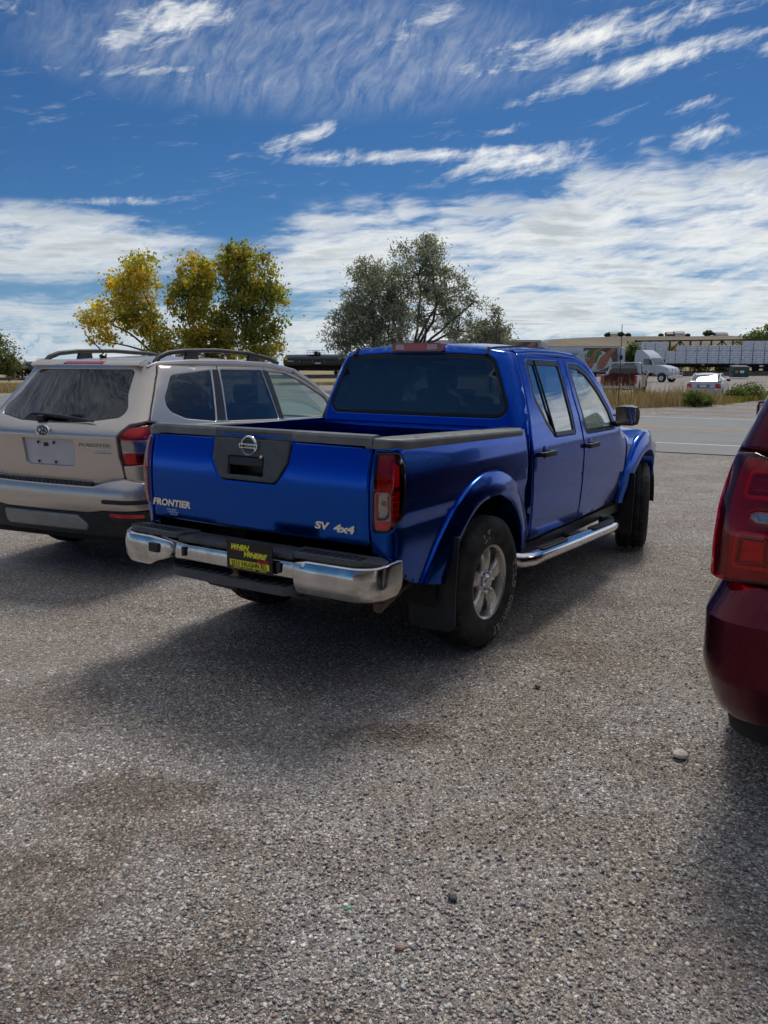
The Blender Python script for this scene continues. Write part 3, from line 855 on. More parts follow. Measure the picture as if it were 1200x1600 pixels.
# ------------------------------------------------------------------ grass
def blades(name, pts, hts, cols, wid=.012, lean=.35, mat=None, heads=False):
    n = len(pts); th = rng.random(n) * 2 * PI; le = lean * (.3 + rng.random(n))
    dirx, diry = np.cos(th), np.sin(th); s = rng.random(n) * 2 * PI; sx, sy = np.cos(s) * wid, np.sin(s) * wid
    b0 = pts - np.stack([sx, sy, 0 * sx], 1); b1 = pts + np.stack([sx, sy, 0 * sx], 1)
    mid = pts + np.stack([dirx * le * hts * .35, diry * le * hts * .35, hts * .62], 1)
    m0 = mid - np.stack([sx, sy, 0 * sx], 1) * .8; m1 = mid + np.stack([sx, sy, 0 * sx], 1) * .8
    tip = pts + np.stack([dirx * le * hts, diry * le * hts, hts], 1)
    V = np.stack([b0, b1, m1, m0, tip], 1).reshape(-1, 3); k = 5 * np.arange(n)[:, None]
    F = np.concatenate([k + np.array([[0, 1, 2]]), k + np.array([[0, 2, 3]]), k + np.array([[3, 2, 4]])], 0)
    return np_mesh(name, V, F, mat or M['leaf'], cols=np.repeat(cols, 5, 0))
M['leaf'] = leafy('leaf', .55); M['dry'] = leafy('dry_grass', .30, .8)
def scatter(n, fn): return np.array([fn() for _ in range(n)])
def tufted(n_tuft, per, region, hmean, spread):
    """clumped positions inside region() -> points and heights"""
    P = []; H = []
    for _ in range(n_tuft):
        x, y, hs = region(); k = rng.integers(per // 2, per + per // 2)
        q = rng.normal(size=(k, 2)) * spread; hh = hmean * hs * (.55 + .6 * rng.random(k))
        P.append(np.stack([x + q[:, 0], y + q[:, 1], terr(x + q[:, 0], y + q[:, 1]) - .02], 1)); H.append(hh)
    return np.concatenate(P), np.concatenate(H)
DRY = np.array([(.40, .32, .19), (.33, .26, .15), (.46, .38, .25), (.27, .21, .12), (.38, .25, .18), (.20, .19, .09)])
def at_px(x, d): return (x - 600) / 1286.5 * d
def reg_weeds():
    x = rng.uniform(900, 1115) + rng.normal() * 12; d = np.interp(x, [900, 950, 1110], [31.0, 31.8, 35.6]) + 6.5 * rng.random() ** 1.2
    k = .5 + .5 * math.sin(x * .11 + 1.3 * math.sin(x * .037)) * math.cos(d * .9 + x * .05)
    return at_px(x, d), d, (.35 + 1.0 * k + (1.0 if rng.random() < .07 else 0)) * (1.15 if x < 1060 else .85)
P, H = tufted(600, 22, reg_weeds, .46, .30)
w_ = blades('dry_weeds', P, H, DRY[rng.integers(0, len(DRY), len(P))] * (.7 + .6 * rng.random((len(P), 1))), .010, .30, M['dry'])
tag(w_, 'tall dry tan weeds between the road and the far lot', 'weeds', kind='stuff')
def reg_green():
    x = rng.uniform(1105, 1245); d = np.interp(x, [1100, 1190, 1245], [35.3, 41.5, 45]) + 4 * rng.random()
    return at_px(x, d), d, 1.0
P, H = tufted(330, 34, reg_green, .30, .22)
GC = np.array([(.20, .20, .045), (.30, .26, .06), (.13, .15, .04), (.34, .28, .08)])
w_ = blades('low_weeds', P, H, GC[rng.integers(0, 4, len(P))] * (.7 + .6 * rng.random((len(P), 1))), .012, .5, M['dry'])
tag(w_, 'low yellow green weeds at the edge of the far lot, right of the tall weeds', 'weeds', kind='stuff')
def bush_mass(name, label, cx, cy, rx, ry, h, n, pal, size=.05, cat='weed clump', kind=None, group=None, stem=True):
    """a low leafy plant: stems plus many small leaves"""
    base = thing(name, label, cat, (cx, cy, float(terr(cx, cy))), 0, group)
    u = rng.normal(size=(n, 3)); u /= np.linalg.norm(u, axis=1, keepdims=True); r = rng.random(n) ** .45
    lump = 1 + .25 * np.sin(u[:, 0] * 7 + u[:, 2] * 5) * np.cos(u[:, 1] * 6)
    p = u * (r * lump)[:, None] * np.array([rx, ry, h * .55]) + np.array([0, 0, h * .52]); p[:, 2] = np.maximum(p[:, 2], .02)
    leaf_cloud('foliage', p, size, pal, base)
    b = MB()
    for k in range(9):
        t = rng.random() * 2 * PI; e = (math.cos(t) * rx * .6, math.sin(t) * ry * .6, h * (.6 + .3 * rng.random()))
        b.tube([(0, 0, -.02), (e[0] * .3, e[1] * .3, e[2] * .5), e], [.02 * h, .014 * h, .004 * h], 5)
    b.build('stems', M['bark'], base)
    return base
def leaf_cloud(name, p, size, pal, parent, aspect=.66, mat='leaf', droop=0.0, colmix=None):
    n = len(p); s = size * (.6 + .8 * rng.random(n))
    a = rng.normal(size=(n, 3)); a[:, 2] -= droop; a /= np.linalg.norm(a, axis=1, keepdims=True)
    q = rng.normal(size=(n, 3)); bb = np.cross(a, q); bb /= np.maximum(np.linalg.norm(bb, axis=1, keepdims=True), 1e-6)
    A_v = a * s[:, None]; B_v = bb * (s * aspect)[:, None]
    V = np.stack([p - A_v, p - B_v * .9 + A_v * .1, p + A_v, p + B_v * .9 + A_v * .1], 1).reshape(-1, 3)
    F = 4 * np.arange(n)[:, None] + np.arange(4)[None]
    pal = np.array(pal)
    c = pal[rng.integers(0, len(pal), n)] if colmix is None else colmix
    c = c * 1.75 * (.72 + .56 * rng.random((n, 1)))
    return np_mesh(name, V, F, M[mat], parent, np.repeat(c, 4, 0))
M['bark'] = pm('bark', (.10, .082, .066), .9, var=.4, vscale=6, bump=.8, bscale=20)
GREENS = [(.055, .085, .025), (.075, .105, .03), (.045, .07, .022), (.10, .12, .035)]
for k, (x, d, rx, h) in enumerate(((1080, 34.0, .5, .62), (1096, 34.6, .4, .40), (1165, 41.0, .9, .85), (1146, 40.0, .6, .6))):
    bush_mass('weed_clump', ('dark green leafy weed at the front of the dry weeds', 'small dark green weed right of the leafy one at the verge', 'largest green weed clump at the right end of the verge', 'green weed clump beside the largest one on the verge')[k], at_px(x, d), d, rx, .45, h, 1500, GREENS, .045, group='green weeds on the verge')
# dry field at the left, beyond the road
def reg_left():
    d = 47 + 70 * rng.random() ** 1.6; x = rng.uniform(-60, 80) if rng.random() < .75 else rng.uniform(440, 530)
    if x > 300: d = max(d, 88)
    return at_px(x, d), d, .8
P, H = tufted(900, 26, reg_left, .42, .5)
w_ = blades('dry_grass', P, H, DRY[rng.integers(0, 4, len(P))] * (.7 + .6 * rng.random((len(P), 1))), .022, .5, M['dry'])
tag(w_, 'dry tan grass of the field beyond the road at left', 'grass', kind='stuff')

# ------------------------------------------------------------------ trees
def limb(b, p0, p1, r0, r1, bend=.12, seg=6, n=7):
    p0, p1 = np.array(p0, float), np.array(p1, float); L = np.linalg.norm(p1 - p0)
    off = rng.normal(size=3) * bend * L; off[2] = abs(off[2]) * .4
    pts = []; rad = []
    for i in range(seg + 1):
        t = i / seg; pts.append(p0 + (p1 - p0) * t + off * math.sin(PI * t) + rng.normal(size=3) * L * .012 * (0 < i < seg)); rad.append(r0 + (r1 - r0) * t ** .8)
    b.tube(pts, rad, n, cap=False); return pts
def tree(name, label, x, y, blobs, n_leaf, size, pals, trunk_top, r_trunk, aspect=.7, clump=.45, forks=7, group=None, droop=0.0, mat='leaf', lean=(0, 0), clumps=None, inner=.30):
    """blobs: (dx, dy, z, rx, rz, palette index, weight)"""
    base = thing(name, label, 'tree', (x, y, float(terr(x, y))), 0, group)
    b = MB(); b.tube([(0, 0, -.3), (lean[0] * .3, lean[1] * .3, trunk_top * .35), (lean[0] * .7, lean[1] * .7, trunk_top * .7), (lean[0], lean[1], trunk_top)], [r_trunk * 1.25, r_trunk, r_trunk * .85, r_trunk * .6], 10)
    P = []; C = []; tot = sum(q[6] for q in blobs)
    for dx, dy, z, rx, rz, pi, wgt in blobs:
        nb = int(n_leaf * wgt / tot); nc = max(8, int(nb / (clumps or 90)))
        u = rng.normal(size=(nc, 3)); u /= np.linalg.norm(u, axis=1, keepdims=True)
        cc = u * (inner + (1 - inner) * rng.random((nc, 1)) ** .6) * np.array([rx, rx, rz]) + np.array([dx, dy, z])
        start = np.array([lean[0], lean[1], trunk_top * .8])
        hub = np.array([dx, dy, z - rz * .35])
        limb(b, start, hub, r_trunk * .55, r_trunk * .25)
        for k in range(min(forks, nc)):
            pts = limb(b, hub, cc[k] * .92 + hub * .08, r_trunk * .22, .012, .10)
            if k % 2 == 0 and nc > forks + k: limb(b, pts[3], cc[forks + k], r_trunk * .10, .010, .10, 5, 5)
        own = rng.integers(0, nc, nb); cs = clump * (.6 + .8 * rng.random(nc))
        p = cc[own] + rng.normal(size=(nb, 3)) * cs[own][:, None] * np.array([1, 1, .8])
        pal = np.array(pals[pi]); tone = rng.integers(0, len(pal), nc)
        pick = np.where(rng.random(nb) < .65, tone[own], rng.integers(0, len(pal), nb))
        P.append(p); C.append(pal[pick] * (.8 + .4 * rng.random(nc))[own][:, None])
    b.build('trunk', M['bark'], base)
    leaf_cloud('crown', np.concatenate(P), size, None, base, aspect, mat, droop, np.concatenate(C))
    return base
GOLD = [(.36, .31, .05), (.30, .28, .05), (.24, .25, .05), (.40, .30, .05), (.17, .20, .045)]
MIXG = [(.27, .26, .05), (.19, .21, .045), (.13, .15, .038), (.32, .24, .045), (.09, .11, .03)]
GRNC = [(.12, .145, .04), (.09, .12, .032), (.16, .165, .042), (.24, .20, .045), (.07, .095, .027)]
D = 78
def tz(y): return 1.635 + (569 - y) / 1286.5 * D * 1.0
def tx_(x): return at_px(x, D)
tree('cottonwood_tree', 'golden leaning cottonwood, leftmost of the three behind the silver SUV', tx_(262), D, [(tx_(215) - tx_(262), 0, tz(455), 2.6, 2.6, 0, 1.1), (tx_(228) - tx_(262), .4, tz(425), 1.6, 1.7, 0, .5), (tx_(180) - tx_(262), 0, tz(492), 2.5, 1.5, 0, .7), (tx_(240) - tx_(262), .5, tz(500), 2.3, 2.0, 1, .8), (tx_(262) - tx_(262), 0, tz(535), 2.0, 1.2, 1, .4), (tx_(170) - tx_(262), 0, tz(525), 1.3, .8, 0, .15)], 10000, .155, [GOLD, MIXG, GRNC], 3.2, .22, clump=.46, lean=(-.8, 0), group='autumn cottonwoods')
tree('cottonwood_tree', 'slender yellow green cottonwood between the two larger ones behind the silver SUV', tx_(322), D + 1.5, [(tx_(310) - tx_(322), 0, tz(425), 1.7, 1.8, 0, .6), (tx_(305) - tx_(322), 0, tz(465), 2.3, 2.2, 1, 1.0), (tx_(320) - tx_(322), 0, tz(510), 2.4, 2.3, 1, 1.0), (tx_(330) - tx_(322), 0, tz(545), 2.2, 1.2, 2, .5)], 9500, .165, [GOLD, MIXG, GRNC], 3.5, .20, clump=.42, group='autumn cottonwoods')
tree('cottonwood_tree', 'tallest greener cottonwood with pale trunk, right of the three', tx_(398), D + .5, [(tx_(368) - tx_(398), 0, tz(402), 1.6, 1.6, 1, .55), (tx_(395) - tx_(398), 0, tz(415), 1.8, 1.9, 1, .6), (tx_(372) - tx_(398), 0, tz(455), 2.5, 2.3, 2, 1.0), (tx_(418) - tx_(398), 0, tz(462), 2.1, 2.0, 1, .8), (tx_(375) - tx_(398), 0, tz(510), 2.6, 2.2, 2, 1.0), (tx_(420) - tx_(398), 0, tz(515), 1.9, 2.1, 2, .6), (tx_(405) - tx_(398), 0, tz(545), 2.2, 1.0, 1, .4)], 13500, .155, [GOLD, MIXG, GRNC], 5.0, .26, clump=.44, group='autumn cottonwoods')
OLV = [(.12, .135, .10), (.155, .17, .13), (.09, .105, .075), (.21, .225, .18)]
D = 55
M['olive_leaf'] = leafy('olive_leaf', .34, .45)
tree('olive_tree', 'tall grey green olive tree behind the pickup cab', tx_(640), D, [(tx_(650) - tx_(640), 0, tz(420), 1.9, 1.9, 0, .9), (tx_(610) - tx_(640), 0, tz(455), 1.4, 1.6, 0, .55), (tx_(685) - tx_(640), 0, tz(450), 1.7, 1.8, 0, .75), (tx_(655) - tx_(640), .5, tz(485), 2.4, 1.5, 0, .75), (tx_(712) - tx_(640), 0, tz(505), 1.5, 1.5, 0, .6), (tx_(735) - tx_(640), 0, tz(470), .8, .5, 0, .12), (tx_(660) - tx_(640), 0, tz(398), 1.2, .8, 0, .25)], 15000, .12, [OLV], 2.6, .20, .30, .26, 12, 'grey olive trees', .25, 'olive_leaf', clumps=62)
tree('olive_tree', 'dense dark olive tree at the left of the tall grey one', tx_(585), D - 1.2, [(tx_(580) - tx_(585), 0, tz(470), 1.9, 1.9, 0, .9), (tx_(575) - tx_(585), 0, tz(435), 1.2, .9, 0, .25), (tx_(556) - tx_(585), 0, tz(508), 1.8, 1.7, 0, .9), (tx_(605) - tx_(585), 0, tz(512), 1.7, 1.5, 0, .9), (tx_(540) - tx_(585), 0, tz(530), 1.2, 1.2, 0, .4)], 18000, .12, [OLV], 2.2, .18, .30, .27, 10, 'grey olive trees', .25, 'olive_leaf', clumps=62)
tree('olive_tree', 'small olive shrub right of the tall grey tree', tx_(765), D + .5, [(tx_(760) - tx_(765), 0, tz(518), 1.0, 1.2, 0, .8), (tx_(780) - tx_(765), 0, tz(528), .9, .7, 0, .4), (tx_(748) - tx_(765), 0, tz(535), 1.2, 1.0, 0, .5), (tx_(768) - tx_(765), 0, tz(490), .3, .6, 0, .12)], 4600, .12, [OLV], 1.6, .10, .30, .22, 9, 'grey olive trees', .25, 'olive_leaf', clumps=50)
D = 92
tree('green_tree', 'round dark green tree at the left edge of the picture', tx_(-10), D, [(0, 0, tz(540), 2.9, 2.3, 0, 1.0), (tx_(18) - tx_(-10), 0, tz(555), 1.6, 1.5, 0, .5), (-1.5, 0, tz(550), 2.2, 2.0, 0, .6), (.5, 0, tz(522), 1.5, 1.0, 0, .25)], 9000, .13, [[(.055, .08, .028), (.075, .10, .035), (.04, .06, .022), (.10, .105, .05)]], 2.0, .25, .7, .40, 7)
# ------------------------------------------------------------------ blue crew-cab pickup
A_TRUCK = .5745
truck = thing('pickup_truck', 'blue crew cab pickup with chrome rear bumper and dealer plate, in the middle', 'pickup truck', (-.1327, 5.154, 0), PI / 2 - A_TRUCK)

Y_bed = interp([.40, .50, .62, .78, .885, .90, 1.02, 1.10, 1.14, 1.20, 1.26, 1.30], [.80, .832, .850, .860, .862, .875, .877, .873, .866, .856, .838, .80], .006)
x_bed = interp([.50, .66, .76, .90, 1.04, 1.12, 1.25, 1.31], [-1.010, -1.028, -1.038, -1.050, -1.050, -1.041, -1.012, -1.000], .022)
bedS = Wrap(lambda x, z: Y_bed(z) + 0 * x, x_bed, .105, .012)
Y_cab = interp([.40, .50, .62, .80, 1.0, 1.10, 1.16, 1.22, 1.30, 1.50, 1.65, 1.70, 1.735, 1.78], [.79, .832, .852, .866, .872, .866, .852, .836, .812, .738, .672, .648, .612, .45], .012)
Y_fen = interp([.40, .50, .62, .80, .96, 1.02, 1.06, 1.09, 1.12], [.78, .820, .845, .862, .862, .846, .815, .770, .70], .012)
def Ycab(x, z):
    x = np.asarray(x, float) + 0 * np.asarray(z, float)
    t = np.clip((x - 2.45) / .35, 0, 1); t = t * t * (3 - 2 * t)
    return Y_cab(z) * (1 - t) + Y_fen(np.minimum(z, 1.12)) * t - .20 * np.clip((x - 3.15) / .9, 0, 1.2) ** 2
x_cab = interp([.40, 1.10, 1.22, 1.30, 1.69, 1.735, 1.79], [.565, .572, .585, .60, .655, .68, .73], .02)
cabS = Wrap(Ycab, x_cab, .11, .014)

RB = .53                       # arch cut radius, hidden by the flares
def arc(cx, cz, r, a0, a1, n=28): return [(cx + r * math.cos(a0 + (a1 - a0) * i / n), cz + r * math.sin(a0 + (a1 - a0) * i / n)) for i in range(n + 1)]

lamp_out = fil([(.770, .848, .012), (.770, 1.226, .010), (.885, 1.226, .05), (.952, 1.150, .05), (.958, 1.02, .1), (.925, .905, .06), (.868, .848, .05)], 5)
for sd in (1, -1):             # +1 right flank
    g = .757
    side = [(.556, 1.248), (.556, .50), (.515, .50)] + arc(0, .40, RB, math.asin(.1 / RB), PI - math.asin(.1 / RB)) + [(-.56, .505), (-.75, .53), (-.90, .60)]
    ol = bedS.sp(side, 1)
    # drop the closing edge added by resampling between last and first point
    cut = len(ol)
    for i in range(len(ol) - 1, 0, -1):
        if ol[i][1] <= .601: cut = i + 1; break
    ol = ol[:cut] + [(.86, .70), (g + .005, .735), (g, .77), (g, 1.248)]
    lamp = [(u * sd, z) for u, z in lamp_out]
    panel('bed_side', [(u * sd, z) for u, z in ol], bedS, M['blue'], truck, holes=[lamp], step=.045, r=.008, depth=.05, hint=bedS.hint, rows=(.885, .90, 1.10, 1.14, 1.20))
    # tail lamp
    tl = panel('tail_lamp', offset_in(np.array(lamp if sd > 0 else lamp[::-1]) if area2(np.array(lamp)) > 0 else np.array(lamp)[::-1], .003), bedS, M['reflector'], truck, step=.03, r=.004, depth=.03, off=-.026, hint=bedS.hint)
    clear = fil([(.789, .905, .012), (.789, 1.036, .01), (.857, 1.036, .022), (.857, .905, .03)], 4)
    low = fil([(.789, .862, .008), (.789, .902), (.857, .902), (.850, .862, .02)], 4)
    frame = fil([(.785, .858, .012), (.785, 1.041, .012), (.862, 1.041, .024), (.862, .90, .03), (.852, .858, .02)], 4)
    S = lambda p: [(u * sd, z) for u, z in p]
    panel('red_lens', S(lamp_out), bedS, M['lens_red'], tl, holes=[S(frame)], step=.03, r=.006, depth=.016, off=.005, hint=bedS.hint)
    panel('lens_frame', S(frame), bedS, M['lens_rim'], tl, holes=[S(clear), S(low)], step=.03, r=.002, depth=.012, off=.004, hint=bedS.hint)
    panel('clear_lens', S(clear), bedS, M['lens_clear'], tl, step=.03, r=.003, depth=.01, off=.004, hint=bedS.hint)
    panel('lower_reflector', S(low), bedS, M['red_block'], tl, step=.03, r=.003, depth=.01, off=.004, hint=bedS.hint)
    panel('brake_lamp_bowl', S(fil([(.797, 1.06, .01), (.797, 1.205, .01), (.850, 1.205, .02), (.850, 1.06, .01)], 3)), bedS, M['red_dark'], tl, step=.03, r=.004, depth=.012, off=-.012, hint=bedS.hint)
    panel('side_reflector', S(fil([(.870, 1.062, .005), (.870, 1.18, .005), (.915, 1.16, .02), (.925, 1.062, .005)], 3)), bedS, M['red_block'], tl, step=.03, r=.004, depth=.012, off=-.012, hint=bedS.hint)
    panel('lamp_backing', S(fil([(.868, .87, .005), (.868, 1.04, .005), (.94, 1.04, .005), (.93, .92, .01), (.89, .87, .01)], 3)), bedS, M['red_dark'], tl, step=.03, r=.004, depth=.012, off=-.016, hint=bedS.hint)
    for k in range(4):
        z_ = .925 + .03 * k
        panel('lens_rib', S([(.872, z_), (.872, z_ + .007), (.915, z_ + .009), (.915, z_ + .002)]), bedS, M['red_block'], tl, step=.03, r=.001, depth=.006, off=-.004, hint=bedS.hint)
    bl = MB(); bl.tube([bedS(np.array([.815 * sd]), np.array([.985]))[0] + (.022, 0, 0), bedS(np.array([.832 * sd]), np.array([.985]))[0] + (.004, 0, 0)], .011, 10); bl.build('bulb', M['amber'], tl)
    # rail cap
    y0, y1 = .700, .862
    pl = fil([(-1.012, y0, .01), (-1.012, .765, .02), (-.985, .822, .05), (-.90, y1 - .004, .1), (.50, y1, .10), (.60, .82, .06), (.60, y0, .01)], 6)
    panel('rail_cap', [(u, v * -sd) for u, v in pl], lambda u, v: np.stack([u, v, 1.292 - .045 * (u + 1) / 1.6 - .012 * np.maximum(0, (np.abs(v) - .78) / .09) ** 2], -1), M['cap_plastic'], truck, step=.05, r=.016, depth=.050, hint=(0, 0, 1))
    # inside of the bed
    b = MB(); b.box((-.22, -sd * .72, 1.05), (1.50, .05, .42)); b.box((.0, -sd * .60, .95), (.80, .22, .20), bev=.04)
    b.build('bed_inner_wall', M['blue'], truck)

# tailgate
tg_out = fil([(-.748, .768, .02), (-.748, 1.252, .006), (.748, 1.252, .006), (.748, .768, .02)], 4)
bez = fil([(-.268, 1.252, .004), (-.262, 1.14, .05), (-.205, 1.035, .045), (.180, 1.035, .045), (.250, 1.14, .05), (.262, 1.252, .004)], 6)
hnd = fil([(-.150, 1.062, .008), (-.150, 1.160, .006), (.098, 1.160, .006), (.098, 1.062, .008)], 3)
tg = panel('tailgate', tg_out, bedS, M['blue'], truck, holes=[offset_in(np.array(bez) if area2(np.array(bez)) > 0 else np.array(bez)[::-1], -.002)], step=.06, r=.012, depth=.055, hint=(-1, 0, 0))
bz = panel('handle_bezel', bez, bedS, M['grey_plastic'], tg, holes=[hnd], step=.05, r=.008, depth=.03, off=.006, hint=(-1, 0, 0))
b = MB()
b.box((-.955, .026, 1.11), (.01, .26, .12)); b.box((-.985, .026, 1.058), (.06, .26, .008)); b.box((-.985, .026, 1.165), (.06, .26, .008)); b.box((-.985, .154, 1.11), (.06, .008, .11)); b.box((-.985, -.102, 1.11), (.06, .008, .11))
b.build('handle_pocket', M['trim_black'], tg)
panel('handle', fil([(-.147, 1.112, .01), (-.147, 1.158, .006), (.095, 1.158, .006), (.095, 1.112, .01)], 3), bedS, M['black_plastic'], tg, step=.04, r=.008, depth=.02, off=.002, hint=(-1, 0, 0))
def cap_piece(name, ya, yb, mat, par):
    prof = [(-1.020, 1.254), (-1.018, 1.290), (-1.008, 1.302), (-.965, 1.306), (-.945, 1.298), (-.940, 1.25)]
    b = MB(); b.prism(prof, ya, yb, 'Y'); return b.build(name, mat, par, True, 28)
cap_piece('tailgate_cap', .266, .748, M['cap_plastic'], tg); cap_piece('tailgate_cap', -.748, -.264, M['cap_plastic'], tg); cap_piece('tailgate_cap', -.2625, .2645, M['grey_plastic'], tg)
b = MB(); b.box((-.935, 0, 1.01), (.02, 1.49, .48)); b.build('tailgate_inner', M['blue'], tg)
tail_n = Vector((-1, 0, -.078)).normalized(); tail_u = Vector((.078, 0, 1)).normalized()
def on_tail(y, z, o=.008): p = bedS(np.array([-y]), np.array([z]))[0]; return Vector(p) + tail_n * o
rt = (0, -1, 0)
# round emblem with a bar
eo = on_tail(.004, 1.218, .012)
b = MB(); ring = [(.043, 0), (.045, -.008), (.050, -.010), (.055, -.006), (.056, 0)]
v, f = lathe_mesh(ring, 48, 'X'); b.add([Vector(eo) + Vector((q[0], q[1] * 1.0, q[2] * .98)) for q in v], [tuple(reversed(q)) for q in f])
b.build('emblem_ring', M['badge'], tg, True, 50)
b = MB(); b.box(eo + Vector((-.006, 0, 0)), (.010, .126, .026), bev=.003); bar = b.build('emblem_bar', M['badge'], tg)
letter('emblem_lettering', 'NISSAN', eo + Vector((-.0115, 0, 0)), rt, (0, 0, 1), .108, .016, M['print_black'], tg, .0015, .012)
b = MB(); b.lathe([(0, -.004), (.007, -.004), (.009, 0)], 16, 'X', on_tail(-.083, 1.165, .010)); b.build('lock', M['badge'], tg)
letter('model_lettering', 'FRONTIER', on_tail(.585, .862, .001), rt, tail_u, .300, .040, M['badge'], tg, .006, .045, .10, 1.02)
letter('trim_lettering', 'SV', on_tail(-.480, .850, .001), rt, tail_u, .092, .038, M['badge'], tg, .006, .045, .12)
letter('trim_lettering', '4x4', on_tail(-.610, .846, .001), rt, tail_u, .126, .040, M['badge'], tg, .006, .045, .12)
b = MB()
for k, (yy, ww, hh) in enumerate(((.598, .075, .010), (.588, .085, .009), (.583, .060, .006))): b.box(on_tail(yy, .822 - .0135 * k, .0012), (.0012, ww, hh))
b.build('dealer_decal', M['sticker'], tg, False)

# bed floor and front wall
b = MB(); b.box((-.22, 0, .82), (1.52, 1.40, .03))
for k in range(11): b.box((-.22, -.55 + .11 * k, .842), (1.50, .05, .014))
b.build('bed_floor', M['dark'], truck)
b = MB(); b.box((.535, 0, 1.02), (.03, 1.44, .46)); b.box((.515, 0, 1.215), (.05, 1.40, .05), bev=.012); b.box((.52, 0, 1.06), (.02, 1.30, .06), bev=.008); b.build('bed_bulkhead', M['blue'], truck)

# cab shell: back wall, corners and rear pillars in one pressing
gap = [(.70, .50), (.665, .80), (.635, 1.04), (.652, 1.17), (.700, 1.316), (.782, 1.557), (.838, 1.700), (.850, 1.722)]
rg = [(float(cabS.side(a, z)), z) for a, z in gap]
rear_win = fil([(-.735, 1.300, .075), (-.572, 1.700, .10), (.572, 1.700, .10), (.735, 1.300, .075)], 8)
# bow the top edge of the glass a little
rear_win = [(u, z + (.018 * (1 - (u / .5) ** 2) if z > 1.6 and abs(u) < .5 else 0)) for u, z in [tuple(q) for q in resample(rear_win, .06)]]
top = [(u, 1.768 - .040 * (abs(u) / .66) ** 2.2) for u in np.linspace(.66, -.66, 23)]
shell = rg + top + [(-u, z) for u, z in reversed(rg)]
panel('cab_shell', shell, cabS, M['blue'], truck, holes=[rear_win], step=.045, r=.008, depth=.03, hint=cabS.hint)
rw_in = offset_in(np.array(rear_win)[::-1] if area2(np.array(rear_win)) < 0 else np.array(rear_win), .022)
rwf = panel('rear_window_seal', rear_win, cabS, M['gasket'], truck, holes=[rw_in], step=.06, r=.003, depth=.02, off=-.003, hint=cabS.hint)
panel('rear_window', rw_in, cabS, M['glass_dark'], truck, step=.08, r=.002, depth=.006, off=-.004, hint=cabS.hint)
# high brake lamp on the back edge of the roof
def roof_z(x, y):
    x = np.asarray(x, float); y = np.asarray(y, float)
    zc = np.interp(x, [.60, .70, .80, 1.2, 1.6, 1.85, 2.0, 2.1], [1.745, 1.767, 1.778, 1.792, 1.785, 1.762, 1.735, 1.708])
    return zc - .045 * (np.abs(y) / .615) ** 2.6 - .0 * x
roofS = lambda u, v: np.stack([u, v, roof_z(u, v)], -1)
panel('roof', fil([(.700, -.600, .05), (2.00, -.590, .05), (2.05, 0, .5), (2.00, .590, .05), (.700, .600, .05), (.690, 0, .5)], 5), roofS, M['blue'], truck, step=.06, r=.010, depth=.03, hint=(0, 0, 1))
for sd in (1, -1):
    b = MB(); b.tube([(x, -sd * .512, float(roof_z(x, .512)) + .002) for x in np.linspace(.70, 1.98, 14)], .008, 6)
    b.tube([(.700, -sd * .512, 1.745), (.672, -sd * .515, 1.722), (.655, -sd * .52, 1.70)], .014, 6)
    b.build('roof_ditch_trim', M['trim_black'], truck)
b = MB(); b.prism(fil([(-.205, 1.726, .006), (-.190, 1.782, .012), (.190, 1.782, .012), (.205, 1.726, .006)], 3), .640, .72, 'X')
hb = b.build('high_brake_lamp', M['red_dark'], truck, True, 40)
b = MB(); b.prism([(-.075, 1.738), (-.075, 1.772), (.085, 1.772), (.085, 1.738)], .637, .66, 'X'); b.build('brake_lens', M['red_block'], hb)
for a, c in ((-.165, -.080), (.09, .165)):
    b = MB(); b.prism([(a, 1.738), (a + .006, 1.772), (c - .004, 1.772), (c, 1.738)], .637, .66, 'X'); b.build('cargo_lens', pm('pink_lens', (.62, .36, .38), .2, 0, 1.0), hb)

# doors with windows
rdoor = [(.712, .50), (1.60, .50), (1.585, 1.15), (1.582, 1.41), (1.622, 1.690), (.866, 1.716), (.850, 1.700), (.794, 1.557), (.712, 1.316), (.664, 1.17), (.647, 1.04), (.677, .80)]
rwin = fil([(.945, 1.672, .03), (1.535, 1.662, .03), (1.480, 1.42, .1), (1.455, 1.155, .02), (1.06, 1.160, .05), (.955, 1.255, .05), (.862, 1.43, .1)], 5)
fdoor = fil([(1.612, .50), (2.56, .525), (2.63, .80, .1), (2.665, 1.06), (2.66, 1.11), (2.50, 1.20), (2.40, 1.29), (2.26, 1.47, .1), (2.06, 1.640, .1), (1.90, 1.685, .1), (1.634, 1.690), (1.594, 1.41), (1.597, 1.15)], 5)
fwin = fil([(1.692, 1.652, .03), (1.90, 1.640, .10), (2.03, 1.590, .1), (2.20, 1.435, .2), (2.30, 1.30, .1), (2.36, 1.138, .02), (1.672, 1.148, .03), (1.665, 1.40, .2)], 5)
